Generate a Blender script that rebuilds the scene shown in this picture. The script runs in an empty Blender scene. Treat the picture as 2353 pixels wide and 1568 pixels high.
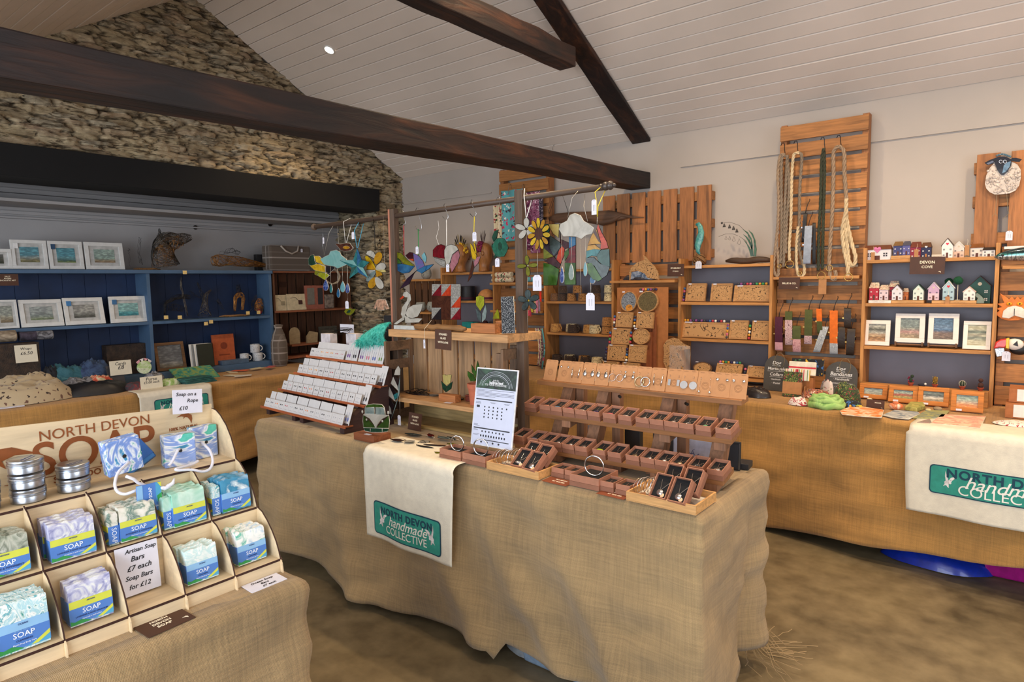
import bpy,math,random
from mathutils import Vector as V,Matrix as MX,noise
R=math.radians; PI=math.pi
sc=bpy.context.scene; COL=sc.collection
# ---------------------------------------------------------------- camera
IW,IH=2353.0,1568.0; CX,CY=1176.5,784.0
def _dir(x,y,f):return V((x-CX,CY-y,-f)).normalized()
F=math.sqrt(-((-690-CX)*(2376-CX)+(680-CY)*(632-CY)))
_X=-_dir(-690,680,F); _Y=_dir(2376,632,F); _Y=(_Y-_X*_X.dot(_Y)).normalized(); _Z=_X.cross(_Y)
CM=MX((_X,_Y,_Z)); EYE=V((0,0,1.45))
cam=bpy.data.objects.new('camera',bpy.data.cameras.new('camera')); COL.objects.link(cam)
cam.data.sensor_width=36; cam.data.lens=F/IW*36; cam.data.clip_start=.05; cam.data.clip_end=60
cam.matrix_world=MX.Translation(EYE)@CM.to_4x4(); sc.camera=cam
def ray(x,y):return CM@_dir(x,y,F)
def oz(x,y,z):r=ray(x,y); return EYE+r*((z-EYE.z)/r.z)  # a pixel of the photo met with a level, or an upright plane
def oy(x,y,Y):r=ray(x,y); return EYE+r*((Y-EYE.y)/r.y)
def ox(x,y,X):r=ray(x,y); return EYE+r*((X-EYE.x)/r.x)
# ---------------------------------------------------------------- light
sc.view_settings.view_transform='Standard'; sc.view_settings.look='None'; sc.view_settings.gamma=1
sc.view_settings.exposure=0.6; sc.view_settings.use_curve_mapping=False
sc.cycles.use_denoising=True; sc.cycles.max_bounces=7; sc.cycles.diffuse_bounces=4; sc.cycles.glossy_bounces=3
sc.cycles.transmission_bounces=5; sc.cycles.transparent_max_bounces=10; sc.cycles.sample_clamp_indirect=4
sc.cycles.caustics_reflective=False; sc.cycles.caustics_refractive=False
W=bpy.data.worlds.new('world'); sc.world=W; W.use_nodes=True
W.node_tree.nodes['Background'].inputs[0].default_value=(.75,.85,1,1); W.node_tree.nodes['Background'].inputs[1].default_value=.6
def area(name,loc,rot,sx,sy,power,col):
 l=bpy.data.lights.new(name,'AREA'); l.shape='RECTANGLE'; l.size=sx; l.size_y=sy; l.energy=power; l.color=col
 o=bpy.data.objects.new(name,l); o.location=loc; o.rotation_euler=rot; COL.objects.link(o); return o
YW,GX,BX=4.45,-4.937,-5.60  # white wall, stone gable, back of the recess
area('daylight_doorway',(-.5,-1.95,1.35),(R(94),0,0),3.2,2.1,88,(.86,.93,1))
area('added_east_fill',(2.35,1.2,1.5),(R(90),0,R(90)),2.0,1.3,26,(.88,.94,1))  # added fill light for the left slope and gable, in the unseen east wall
area('daylight_left_window',(-3.4,-1.95,1.5),(R(90),0,0),1.6,1.4,34,(.9,.95,1))
WARM=(1,.74,.46)
SPOTS=[(-1.75,2.62),(-.55,2.62),(.6,3.0),(1.6,3.3),(-3.3,1.45),(-1.1,1.5),(.4,1.5)]
# ---------------------------------------------------------------- mesh helper
class MB:
 def __init__(s):s.v=[]; s.f=[]; s.fm=[]; s.T=MX(); s.m=0
 def add(s,vs,fs):
  n=len(s.v); T=s.T
  s.v+=[tuple(T@V(p))for p in vs]; s.f+=[tuple(i+n for i in f)for f in fs]; s.fm+=[s.m]*len(fs); return s
 def at(s,loc=(0,0,0),rx=0,ry=0,rz=0,sc_=1):
  s.T=MX.Translation(V(loc))@MX.Rotation(rz,4,'Z')@MX.Rotation(ry,4,'Y')@MX.Rotation(rx,4,'X')@MX.Scale(sc_,4); return s
 def box(s,x0,y0,z0,x1,y1,z1):
  return s.add([(x0,y0,z0),(x1,y0,z0),(x1,y1,z0),(x0,y1,z0),(x0,y0,z1),(x1,y0,z1),(x1,y1,z1),(x0,y1,z1)],
 [(0,3,2,1),(4,5,6,7),(0,1,5,4),(1,2,6,5),(2,3,7,6),(3,0,4,7)])
 def hexa(s,p):return s.add(p,[(0,3,2,1),(4,5,6,7),(0,1,5,4),(1,2,6,5),(2,3,7,6),(3,0,4,7)])
 def cyl(s,a,b,r0,r1=None,n=12,cap=True):
  a=V(a); b=V(b); r1=r0 if r1 is None else r1; d=(b-a).normalized()
  u=d.orthogonal().normalized(); w=d.cross(u); vs=[]
  for c,r in((a,r0),(b,r1)):
   for i in range(n):t=2*PI*i/n; vs.append(c+u*(r*math.cos(t))+w*(r*math.sin(t)))
  fs=[(i,(i+1)%n,n+(i+1)%n,n+i)for i in range(n)]
  if cap:fs+=[tuple(range(n-1,-1,-1)),tuple(range(n,2*n))]
  return s.add(vs,fs)
 def ball(s,c,r,n=10,sc_=(1,1,1),wob=0):
  c=V(c); vs=[c+V((0,0,-r*sc_[2]))]; m=max(4,n//2)
  for j in range(1,m):
   for i in range(n):
    a=-PI/2+PI*j/m; t=2*PI*i/n; q=1+random.uniform(-wob,wob)
    vs.append(c+V((r*sc_[0]*math.cos(a)*math.cos(t)*q,r*sc_[1]*math.cos(a)*math.sin(t)*q,r*sc_[2]*math.sin(a)*q)))
  vs.append(c+V((0,0,r*sc_[2]))); L=len(vs)-1; fs=[]
  for i in range(n):fs.append((0,1+(i+1)%n,1+i)); fs.append((L,L-n+i,L-n+(i+1)%n))
  for j in range(m-2):
   for i in range(n):a=1+j*n; fs.append((a+i,a+(i+1)%n,a+n+(i+1)%n,a+n+i))
  return s.add(vs,fs)
 def tube(s,pts,r,n=6,closed=False,rr=None):
  P=[V(p)for p in pts]; L=len(P)
  if L<2:return s
  vs=[]; up=None
  for i in range(L):
   d=(P[(i+1)%L]-P[i-1])if closed else(P[min(i+1,L-1)]-P[max(i-1,0)])
   d=d.normalized()if d.length>1e-9 else V((0,0,1))
   u=d.orthogonal().normalized()if up is None else(up-d*up.dot(d))
   if u.length<1e-6:u=d.orthogonal()
   u.normalize(); up=u; w=d.cross(u); q=rr[i]if rr else r
   for k in range(n):t=2*PI*k/n; vs.append(P[i]+u*(q*math.cos(t))+w*(q*math.sin(t)))
  fs=[]
  for i in range(L if closed else L-1):
   j=(i+1)%L
   for k in range(n):fs.append((i*n+k,i*n+(k+1)%n,j*n+(k+1)%n,j*n+k))
  if not closed:fs+=[tuple(range(n-1,-1,-1)),tuple(range((L-1)*n,L*n))]
  return s.add(vs,fs)
 def prism(s,poly,y0,y1):  # outline in local x, z; thickness along y
  n=len(poly); A=sum(poly[i-1][0]*poly[i][1]-poly[i][0]*poly[i-1][1]for i in range(n))
  if A<0:poly=poly[::-1]
  vs=[(p[0],y0,p[1])for p in poly]+[(p[0],y1,p[1])for p in poly]
  fs=[tuple(range(n)),tuple(range(2*n-1,n-1,-1))]+[((i+1)%n,i,n+i,n+(i+1)%n)for i in range(n)]
  return s.add(vs,fs)
 def slab(s,poly,z0,z1):  # outline in local x, y; thickness along z
  T=s.T; s.T=T@MX.Rotation(-PI/2,4,'X'); s.prism([(p[0],-p[1])for p in poly],0,0)if 0 else None
  s.T=T; n=len(poly); A=sum(poly[i-1][0]*poly[i][1]-poly[i][0]*poly[i-1][1]for i in range(n))
  if A<0:poly=poly[::-1]
  vs=[(p[0],p[1],z0)for p in poly]+[(p[0],p[1],z1)for p in poly]
  return s.add(vs,[tuple(range(n-1,-1,-1)),tuple(range(n,2*n))]+[(i,(i+1)%n,n+(i+1)%n,n+i)for i in range(n)])
 def lathe(s,prof,n=16,c=(0,0,0)):
  c=V(c); vs=[]; m=len(prof)
  for r,z in prof:
   for i in range(n):t=2*PI*i/n; vs.append(c+V((r*math.cos(t),r*math.sin(t),z)))
  fs=[(j*n+i,j*n+(i+1)%n,(j+1)*n+(i+1)%n,(j+1)*n+i)for j in range(m-1)for i in range(n)]
  fs+=[tuple(range(n-1,-1,-1)),tuple(range((m-1)*n,m*n))]
  return s.add(vs,fs)
 def sheet(s,fn,nu,nv):
  vs=[fn(i/nu,j/nv)for j in range(nv+1)for i in range(nu+1)]; w=nu+1
  return s.add(vs,[(j*w+i,j*w+i+1,(j+1)*w+i+1,(j+1)*w+i)for j in range(nv)for i in range(nu)])
 def build(s,name,mats,parent=None,smooth=False,loc=None,rot=None,bev=0,thick=0,sub=0):
  me=bpy.data.meshes.new(name); me.from_pydata(s.v,[],s.f)
  for m in(mats if isinstance(mats,(list,tuple))else[mats]):me.materials.append(m)
  me.polygons.foreach_set('material_index',s.fm)
  if smooth:me.polygons.foreach_set('use_smooth',[True]*len(s.f))
  me.update()
  if smooth=='auto':me.set_sharp_from_angle(angle=R(40))
  o=bpy.data.objects.new(name,me); COL.objects.link(o)
  if parent:o.parent=parent
  if loc is not None:o.location=loc
  if rot is not None:o.rotation_euler=rot
  if thick:md=o.modifiers.new('s','SOLIDIFY'); md.thickness=thick; md.offset=0
  if sub:md=o.modifiers.new('u','SUBSURF'); md.levels=md.render_levels=sub
  if bev:md=o.modifiers.new('b','BEVEL'); md.width=bev; md.segments=2; md.limit_method='ANGLE'; md.angle_limit=R(50)
  return o
def tag(o,label,cat,group=None,kind=None):
 o['label']=label; o['category']=cat
 if group:o['group']=group
 if kind:o['kind']=kind
 return o
def thing(name,label,cat,loc=(0,0,0),rz=0,group=None,rx=0,ry=0):
 o=bpy.data.objects.new(name,None); o.empty_display_size=.05; COL.objects.link(o)
 o.location=loc; o.rotation_euler=(rx,ry,rz); return tag(o,label,cat,group)
def struct(o):o['kind']='structure'; return o
def copy_thing(root,loc=None,rz=None,label=None,group=None,rot=None):
 r=root.copy(); COL.objects.link(r)
 for ch in root.children:
  c=ch.copy(); COL.objects.link(c); c.parent=r
  for g in ch.children:d=g.copy(); COL.objects.link(d); d.parent=c
 if loc is not None:r.location=loc
 if rz is not None:r.rotation_euler=(0,0,rz)
 if rot is not None:r.rotation_euler=rot
 if label:r['label']=label
 if group:r['group']=group
 return r
_tc={}
def text(s,size,mat,parent,loc,rot=(PI/2,0,0),w=None,bold=0,align='CENTER',shear=0,name='lettering',ext=.0003,sp=1,lead=1):
 key=(s,round(size,5),bold,align,shear,ext,sp,lead,mat.name)
 me=_tc.get(key)
 if me is None:
  cu=bpy.data.curves.new('t','FONT'); cu.body=s; cu.size=size; cu.align_x=align; cu.align_y='CENTER'; cu.resolution_u=2 if size<.03 else 6
  cu.extrude=ext; cu.offset=bold*size; cu.shear=shear; cu.space_character=sp; cu.space_line=lead
  o=bpy.data.objects.new('t',cu); COL.objects.link(o); dg=bpy.context.evaluated_depsgraph_get(); dg.update()
  me=bpy.data.meshes.new_from_object(o.evaluated_get(dg)); me.name='lettering'; me.materials.clear(); me.materials.append(mat)
  bpy.data.objects.remove(o); bpy.data.curves.remove(cu); _tc[key]=me
 o=bpy.data.objects.new(name,me); COL.objects.link(o); o.parent=parent; o.location=loc; o.rotation_euler=rot
 if w:
  xs=[v.co.x for v in me.vertices]; k=w/max(1e-6,max(xs)-min(xs)); o.scale=(k,k,1)
 return o
# ---------------------------------------------------------------- materials
def srgb(h):
 if isinstance(h,str):h=tuple(int(h[i:i+2],16)/255 for i in(0,2,4))
 return tuple(c/12.92 if c<=.04045 else((c+.055)/1.055)**2.4 for c in h)+(1,)
_mc={}
class NT:
 def __init__(s,name):
  s.mat=bpy.data.materials.new(name); s.mat.use_nodes=True; s.t=s.mat.node_tree
  s.b=s.t.nodes['Principled BSDF']; s.co=None
 def n(s,ty,ins=None,**kw):
  q=s.t.nodes.new('ShaderNode'+ty)
  for k,v in kw.items():setattr(q,k,v)
  for k,v in(ins or{}).items():
   if isinstance(v,bpy.types.NodeSocket):s.t.links.new(v,q.inputs[k])
   else:q.inputs[k].default_value=v
  return q
 def coord(s,scale=(1,1,1),rot=(0,0,0),loc=(0,0,0),which='Object'):
  if s.co is None:s.co=s.n('TexCoord')
  return s.n('Mapping',{'Vector':s.co.outputs[which],'Scale':scale,'Rotation':rot,'Location':loc}).outputs[0]
 def noise(s,sc_,vec=None,det=3,dist=0,rough=.55):
  return s.n('TexNoise',{'Vector':vec or s.coord(),'Scale':sc_,'Detail':det,'Distortion':dist,'Roughness':rough}).outputs[0]
 def ramp(s,fac,stops,interp='LINEAR'):
  q=s.n('ValToRGB',{'Fac':fac}); e=q.color_ramp.elements; q.color_ramp.interpolation=interp
  while len(e)>len(stops):e.remove(e[-1])
  while len(e)<len(stops):e.new(.5)
  for i,(p,c)in enumerate(stops):e[i].position=p; e[i].color=srgb(c)if not isinstance(c,float)else(c,c,c,1)
  return q.outputs[0]
 def mix(s,fac,a,b,mode='MIX'):
  q=s.n('Mix',data_type='RGBA',blend_type=mode)
  for i,v in((0,fac),(6,a),(7,b)):
   if isinstance(v,bpy.types.NodeSocket):s.t.links.new(v,q.inputs[i])
   elif isinstance(v,str):q.inputs[i].default_value=srgb(v)
   else:q.inputs[i].default_value=v
  return q.outputs[2]
 def math(s,op,a,b=0):
  q=s.n('Math',operation=op)
  for i,v in enumerate((a,b)):
   if isinstance(v,bpy.types.NodeSocket):s.t.links.new(v,q.inputs[i])
   else:q.inputs[i].default_value=v
  return q.outputs[0]
 def bump(s,h,st=.3,d=.01):
  q=s.n('Bump',{'Strength':st,'Distance':d,'Height':h}); s.t.links.new(q.outputs[0],s.b.inputs['Normal'])
 def out(s,col=None,rough=.6,metal=0,trans=0,alpha=1,coat=0,emit=None,es=0,ior=None,sheen=0):
  I=s.b.inputs
  if isinstance(col,bpy.types.NodeSocket):s.t.links.new(col,I['Base Color'])
  elif col is not None:I['Base Color'].default_value=srgb(col)
  I['Roughness'].default_value=rough; I['Metallic'].default_value=metal; I['Transmission Weight'].default_value=trans
  I['Alpha'].default_value=alpha; I['Coat Weight'].default_value=coat; I['Sheen Weight'].default_value=sheen
  if ior:I['IOR'].default_value=ior
  if emit:I['Emission Color'].default_value=srgb(emit); I['Emission Strength'].default_value=es
  return s.mat
def hexmul(h,k):return ''.join('%02x'%max(0,min(255,int(int(h[i:i+2],16)*k)))for i in(0,2,4))
def M(col,rough=.6,metal=0,var=.08,sc_=30,bump=0,bs=80,trans=0,coat=0,alpha=1,name='plain'):
 key=('M',col,rough,metal,var,sc_,bump,bs,trans,coat,alpha)
 if key in _mc:return _mc[key]
 t=NT(name+'_'+col); c=col
 if var:c=t.ramp(t.noise(sc_),[(.3,hexmul(col,1-var)),(.7,hexmul(col,1+var))])
 if bump:t.bump(t.noise(bs,det=4),bump,.004)
 _mc[key]=t.out(c,rough,metal,trans,alpha,coat); return _mc[key]
def wood(col,axis='x',dark=.6,rough=.65,isl=.25,grain=1,sc_=1,knots=True,coat=0):
 key=('W',col,axis,dark,rough,isl,grain,sc_)
 if key in _mc:return _mc[key]
 t=NT('wood_'+col); g={'x':(1.2,14,14),'y':(14,1.2,14),'z':(14,14,1.2)}[axis]
 g=tuple(a*sc_ for a in g); geo=t.n('NewGeometry')
 isr=t.n('CombineXYZ',{0:geo.outputs['Random Per Island'],1:geo.outputs['Random Per Island']}).outputs[0]
 vec=t.n('VectorMath',{0:t.coord(g),1:t.n('VectorMath',{0:isr,1:(37,91,13)},operation='MULTIPLY').outputs[0]},operation='ADD').outputs[0]
 n1=t.noise(1.3,vec,5,.8); n2=t.noise(7,vec,3)
 c=t.ramp(n1,[(.25,hexmul(col,dark)),(.5,col),(.75,hexmul(col,1.12))])
 c=t.mix(.28*grain,c,t.ramp(n2,[(.35,hexmul(col,.45)),(.6,hexmul(col,1.1))]),'MIX')
 v=t.math('MULTIPLY_ADD',geo.outputs['Random Per Island'],isl*2); v.node.inputs[2].default_value=1-isl
 c=t.mix(1.0,c,t.n('CombineColor',{0:v,1:v,2:v}).outputs[0],'MULTIPLY')
 t.bump(n2,.25,.003); _mc[key]=t.out(c,rough,coat=coat); return _mc[key]
def burlap(col='a8875a',sc_=760):
 key=('B',col,sc_)
 if key in _mc:return _mc[key]
 t=NT('burlap'); vec=t.coord(which='UV'); sx=t.n('SeparateXYZ',{0:vec})
 def w(o,k):
  a=t.math('ADD',t.math('MULTIPLY',o,sc_*2*PI/2),t.math('MULTIPLY',t.noise(k,vec,2),5)); return t.math('SINE',a)
 wx=w(sx.outputs[0],9); wy=w(sx.outputs[1],11)
 h=t.math('MAXIMUM',wx,wy)
 big=t.noise(2.2,vec,4); fx=t.noise(1,t.coord((160,6,1),which='UV'),3); fy=t.noise(1,t.coord((6,160,1),which='UV'),3)
 c=t.ramp(big,[(.3,hexmul(col,.82)),(.7,hexmul(col,1.12))])
 c=t.mix(.30,c,t.ramp(t.math('ADD',t.math('MULTIPLY',fx,.5),t.math('MULTIPLY',fy,.5)),[(.38,hexmul(col,.72)),(.62,hexmul(col,1.22))]))
 c=t.mix(t.ramp(h,[(.1,.42),(.75,.0)]),c,hexmul(col,.35))
 t.bump(h,.5,.0012); _mc[key]=t.out(c,.9,sheen=.2); return _mc[key]
def glass(col,col2=None,trans=.35,sc_=14):
 key=('G',col,col2,trans)
 if key in _mc:return _mc[key]
 t=NT('glass_'+col); c2=col2 or hexmul(col,.7)
 c=t.ramp(t.noise(sc_,None,4,2.2),[(.3,hexmul(c2,.9)),(.55,hexmul(col,.92)),(.8,col)])
 t.bump(t.noise(40),.15,.003)
 m=t.out(c,.22,coat=.12); t.b.inputs['Specular IOR Level'].default_value=.35; I=t.b.inputs
 tr=t.n('BsdfTranslucent',{'Color':c}); mx=t.n('MixShader',{0:trans,1:t.b.outputs[0],2:tr.outputs[0]})
 t.t.links.new(mx.outputs[0],t.t.nodes['Material Output'].inputs[0]); _mc[key]=m; return m
def cells(base,cols,sc_=60,size=.35,name='print',rough=.85,noise_d=0):
 """a printed cloth: a ground colour with scattered blobs of other colours"""
 key=('C',base,tuple(cols),sc_,size)
 if key in _mc:return _mc[key]
 t=NT(name); vec=t.coord()
 vec=t.mix(.06,vec,t.n('TexNoise',{'Vector':vec,'Scale':sc_*.8}).outputs[1])
 vo=t.n('TexVoronoi',{'Vector':vec,'Scale':sc_}); n=len(cols)
 pick=t.ramp(t.n('SeparateColor',{0:vo.outputs['Color']}).outputs[0],[(i/n,c)for i,c in enumerate(cols)],'CONSTANT')
 c=t.mix(t.ramp(vo.outputs['Distance'],[(size,1.0),(size+.06,0.0)]),base,pick)
 t.bump(t.noise(40),.2,.004); _mc[key]=t.out(c,rough,sheen=.2); return _mc[key]
def marble(stops,sc_=9,dist=2.5,rough=.5,bump=.1,seed=0,name='marbled'):
 key=('S',tuple(stops),sc_,dist,seed)
 if key in _mc:return _mc[key]
 t=NT(name); vec=t.coord(loc=(seed,seed*2,seed*3)); n=t.noise(sc_,vec,4,dist,.5)
 L=len(stops); c=t.ramp(n,[(.28+.44*i/(L-1),s)for i,s in enumerate(stops)])
 if bump:t.bump(n,bump,.01)
 _mc[key]=t.out(c,rough); return _mc[key]
def picture(stops,h=1.0,sc_=14,amp=.25,seed=0,axis='Z',z0=0):
 """a painting: bands of colour up the picture, broken by noise"""
 key=('P',tuple(stops),h,sc_,amp,seed)
 if key in _mc:return _mc[key]
 t=NT('painting'); z=t.n('SeparateXYZ',{0:t.coord(loc=(seed,0,0))}).outputs[axis]
 n=t.noise(sc_,t.coord((1,1,2.2),loc=(seed*3.1,seed,0)),5,.6)
 v=t.math('ADD',t.math('SUBTRACT',t.math('MULTIPLY',z,1.45/h),.28),t.math('MULTIPLY',t.math('SUBTRACT',n,.5),amp*2))
 L=len(stops); c=t.ramp(v,[((i+.1)/L,s)for i,s in enumerate(stops)])
 c=t.mix(.5,c,t.ramp(t.noise(sc_*1.6,t.coord((1,1,3),loc=(seed,0,9)),4),[(.36,'303030'),(.5,'808080'),(.64,'d8d8d0')]),'OVERLAY')
 t.bump(n,.1); _mc[key]=t.out(c,.55); return _mc[key]
STEEL=M('b9bcc0',.28,1,.04,name='metal'); DARKM=M('2a2622',.45,.8,.1,name='metal'); SILVER=M('e2e2e4',.16,1,.03,name='silver')
BRASS=M('c9a560',.3,1,.05,name='brass'); BLACK=M('17161a',.5,name='black'); WHITE=M('e6e3dd',.55,var=.03,name='white'); PAPER=M('dcdcea',.7,var=.02,name='paper')
LEAD=M('20201e',.38,.7,.1,name='lead_came'); INK=M('201d24',.7,var=0,name='ink'); KRAFT=M('b27f52',.75,var=.05,name='kraft'); SIGNB=M('4b2c1c',.6,var=.06,name='sign'); CREAM=M('f2e6cc',.6,var=.02,name='cream')
PINE=wood('c98f50','x'); PINEZ=wood('c98f50','z'); PINEY=wood('c98f50','y')
# ================================================================ the room
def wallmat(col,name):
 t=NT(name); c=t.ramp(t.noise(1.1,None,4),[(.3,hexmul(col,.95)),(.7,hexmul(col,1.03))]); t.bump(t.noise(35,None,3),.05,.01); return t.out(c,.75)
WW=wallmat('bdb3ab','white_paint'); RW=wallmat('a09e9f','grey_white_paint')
t=NT('concrete'); n=t.noise(1.6,None,6,.4); n2=t.noise(9,None,5)
c=t.ramp(n,[(.3,'4a3f2e'),(.5,'6a5b43'),(.72,'857555')]); c=t.mix(.35,c,t.ramp(n2,[(.3,'453b27'),(.7,'a09070')]))
t.bump(n2,.15,.01); FLOORM=t.out(c,.55)
m=MB().box(-6.2,-2.1,-.1,2.5,4.6,0); struct(m.build('floor',FLOORM))
def roof_r(y):return 2.495+.546*(4.45-y)
def roof_l(y):return 3.067+.586*(y-1.527)
RY=2.432; RZ=roof_r(RY)
m=MB().box(GX-.4,YW,0,2.5,YW+.15,2.62); o=struct(m.build('wall_right',WW))
# boxed ledge running along the wall under the eaves
m=MB(); a=oy(1565,383,YW); b=oy(2353,283,YW); m.box(a.x,YW-.012,a.z-.006,2.4,YW,a.z+.004); m.box(GX,YW-.012,oy(975,463,YW).z-.006,oy(1130,440,YW).x,YW,oy(975,463,YW).z+.004); struct(m.build('trim_1',WW))
m=MB().box(2.4,-2.1,0,2.55,4.5,.85); m.box(2.4,-2.1,2.15,2.55,4.5,3.7); m.box(2.4,-2.1,.85,2.55,.2,2.15); m.box(2.4,2.2,.85,2.55,4.5,2.15); struct(m.build('wall_east',WW))
m=MB().box(-5.0,-2.2,0,-4.3,-2.05,2.6); m.box(-2.5,-2.2,0,-2.1,-2.05,2.6); m.box(-4.3,-2.2,0,-2.5,-2.05,.8); m.box(-4.3,-2.2,2.2,-2.5,-2.05,2.6); m.box(-2.1,-2.2,2.45,1.7,-2.05,2.6); m.box(1.7,-2.2,0,2.5,-2.05,2.6); struct(m.build('wall_back',WW))
# boarded ceiling, two slopes meeting at the ridge, level over the entrance
CEILM=wallmat('e4d8cd','white_boards')
m=MB(); random.seed(4)
def slope(y0,z0,y1,z1,n):
 d=V((0,y1-y0,z1-z0)); L=d.length; d/=L; nn=V((0,-d.z,d.y)); nn=nn if nn.z>0 else-nn; w=L/n
 for i in range(n):
  j=random.uniform(-.0015,.0015); a=V((0,y0,z0))+d*(i*w+.0022)+nn*j; b=V((0,y0,z0))+d*((i+1)*w-.0022)+nn*j; c=d*.004+nn*-.0
  up=nn*.02; ch=nn*.004; q=d*.004
  pr=[a+ch,a+q,b-q,b+ch,b+up,a+up]
  vs=[V((GX,0,0))+p for p in pr]+[V((2.45,0,0))+p for p in pr]
  m.add(vs,[(0,5,4,3,2,1),(6,7,8,9,10,11)]+[(k,(k+1)%6,6+(k+1)%6,6+k)for k in range(6)])
slope(RY,RZ,YW,roof_r(YW),23); slope(RY,RZ,.55,roof_l(.55),22); slope(.55,roof_l(.55),-2.1,roof_l(.55),26)
m.add([(GX-.2,YW+.2,roof_r(YW)+.03-.12),(2.6,YW+.2,roof_r(YW)+.03-.12),(2.6,RY,RZ+.03),(GX-.2,RY,RZ+.03),(2.6,.55,2.53),(GX-.2,.55,2.53),(2.6,-2.3,2.53),(GX-.2,-2.3,2.53)],[(0,1,2,3),(3,2,4,5),(5,4,6,7)])
struct(m.build('ceiling',CEILM))
# rubble stone gable: courses of flat stones as relief, opening under the lintel
YJ=4.13; LZ0=ox(0,425,GX).z; LZ1=2.33
YO=-.6
def stone_h(u,z):
 u2=u+.06*noise.noise(V((u*2.1,z*2.1,3)))+.03*noise.noise(V((u*9,z*9,1))); z2=z+.022*noise.noise(V((u*1.7,z*3,7)))+.012*noise.noise(V((u*12,z*12,4)))
 d,p=noise.voronoi(V((u2*5.0,z2*24,.5)),distance_metric='DISTANCE')
 e=d[1]-d[0]; r=noise.cell(p[0]*7.3+V((.5,.5,.5)))
 h=min(1,e*5)**.5*.35+.55*(r*.5+.5)*min(1,e*4)+.45*noise.noise(V((u*11,z*34,2)))+.28*noise.noise(V((u*38,z*80,5)))
 return h,r,e
def gable_top(y):return min(roof_r(y),roof_l(y))if y>.55 else roof_l(.55)
def stone_sheet(name,rows,face,mats):
 me_v=[]; fs=[]; idx={}; cols=[]
 NZ,NU=rows
 for j in range(NZ+1):
  for i in range(NU+1):
   p,n,u,z,keep=face(i/NU,j/NZ)
   h,r,e=stone_h(u,z); idx[(i,j)]=(len(me_v),keep); me_v.append(p+n*(h*.062-.038)); cols.append((r*.5+.5,min(1,e*4),0,1))
 for j in range(NZ):
  for i in range(NU):
   q=[idx[(i,j)],idx[(i+1,j)],idx[(i+1,j+1)],idx[(i,j+1)]]
   if all(a[1]for a in q):fs.append(tuple(a[0]for a in q))
 me=bpy.data.meshes.new(name); me.from_pydata(me_v,[],fs); me.materials.append(mats)
 ca=me.color_attributes.new('stone','FLOAT_COLOR','POINT')
 for k,c in enumerate(cols):ca.data[k].color=c
 me.polygons.foreach_set('use_smooth',[True]*len(fs)); me.update()
 o=bpy.data.objects.new(name,me); COL.objects.link(o); return o
t=NT('rubble_stone'); at=t.n('Attribute',attribute_name='stone'); sp=t.n('SeparateColor',{0:at.outputs['Color']})
c=t.ramp(sp.outputs[0],[(0,'a08e74'),(.2,'bca888'),(.4,'d8c4a2'),(.55,'ac8f7a'),(.7,'ead8b8'),(.85,'b8ae9c'),(1,'8c8272')])
c=t.mix(.45,c,t.ramp(t.noise(14,t.coord((1,1,3)),6,.6),[(.3,'6e5c42'),(.5,'ab9874'),(.7,'e0cda8')]))
c=t.mix(t.ramp(t.noise(1.3,None,4),[(.52,0.0),(.66,.55)]),c,'dcc69c')  # old lime mortar in patches
c=t.mix(t.ramp(t.noise(7,t.coord((1,1,6)),9,.5,.65),[(.40,.85),(.475,0.0)]),c,'43341f')
c=t.mix(t.ramp(sp.outputs[1],[(.0,.95),(.45,0.0)]),c,'33281b')
t.bump(t.noise(26,t.coord((1,1,3.5)),8,.3,.7),.9,.02); STONE=t.out(c,.92)
def gface(u,v):
 y=-1.2+u*(YW+1.2); top=gable_top(y)+.01; z=2.30+v*(RZ+.02-2.30)
 k=z<=top+.02; z=min(z,top); return V((GX,y,z)),V((1,0,0)),y,z,k
struct(stone_sheet('wall_left',(125,420),gface,STONE))
def pface(u,v):  # the pier between opening and white wall
 rag=.025*noise.noise(V((0,5,v*9))); y=YJ+rag+u*(YW-YJ-rag); z=v*2.32; return V((GX,y,z)),V((1,0,0)),y,z,True
struct(stone_sheet('wall_left_pier',(190,26),pface,STONE))
def jface(u,v):  # its return into the recess
 x=GX-u*(GX-BX); z=v*2.32; return V((x,YJ+.02*noise.noise(V((0,5,v*9)))if u<.01 else YJ+.01,z)),V((0,-1,0)),x+9,z,True
o=struct(stone_sheet('wall_left_return',(170,40),jface,STONE)); bpy.data.objects
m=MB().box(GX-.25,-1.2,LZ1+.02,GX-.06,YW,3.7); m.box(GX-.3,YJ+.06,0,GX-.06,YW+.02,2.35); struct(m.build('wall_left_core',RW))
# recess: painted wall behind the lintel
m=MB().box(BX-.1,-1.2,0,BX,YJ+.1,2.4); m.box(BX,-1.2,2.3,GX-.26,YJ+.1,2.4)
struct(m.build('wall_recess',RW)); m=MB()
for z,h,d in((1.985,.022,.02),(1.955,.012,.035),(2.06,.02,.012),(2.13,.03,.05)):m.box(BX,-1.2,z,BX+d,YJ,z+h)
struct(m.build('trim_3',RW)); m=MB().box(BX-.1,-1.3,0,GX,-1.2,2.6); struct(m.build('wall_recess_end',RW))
# pale panel battened to the top of the recess end
m=MB().box(-5.55,-1.2,2.03,-5.2,YJ-.02,2.05); struct(m.build('trim_2',RW))
BLK=M('09090b',.9,var=.15,sc_=6,name='black_paint')
p0=ox(0,335,GX); p1=ox(865,437,GX); q0=ox(0,422,GX); q1=ox(865,487,GX)
m=MB().hexa([(GX-.3,-1.2,q1.z),(GX+.05,-1.2,q1.z),(GX+.05,q1.y,q1.z),(GX-.3,q1.y,q1.z),(GX-.3,-1.2,p0.z+.01),(GX+.05,-1.2,p0.z+.01),(GX+.05,p1.y,p1.z),(GX-.3,p1.y,p1.z)])
tag(m.build('lintel_beam',BLK,bev=.006),'black painted timber lintel across the stone gable above the recess','beam')
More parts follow.
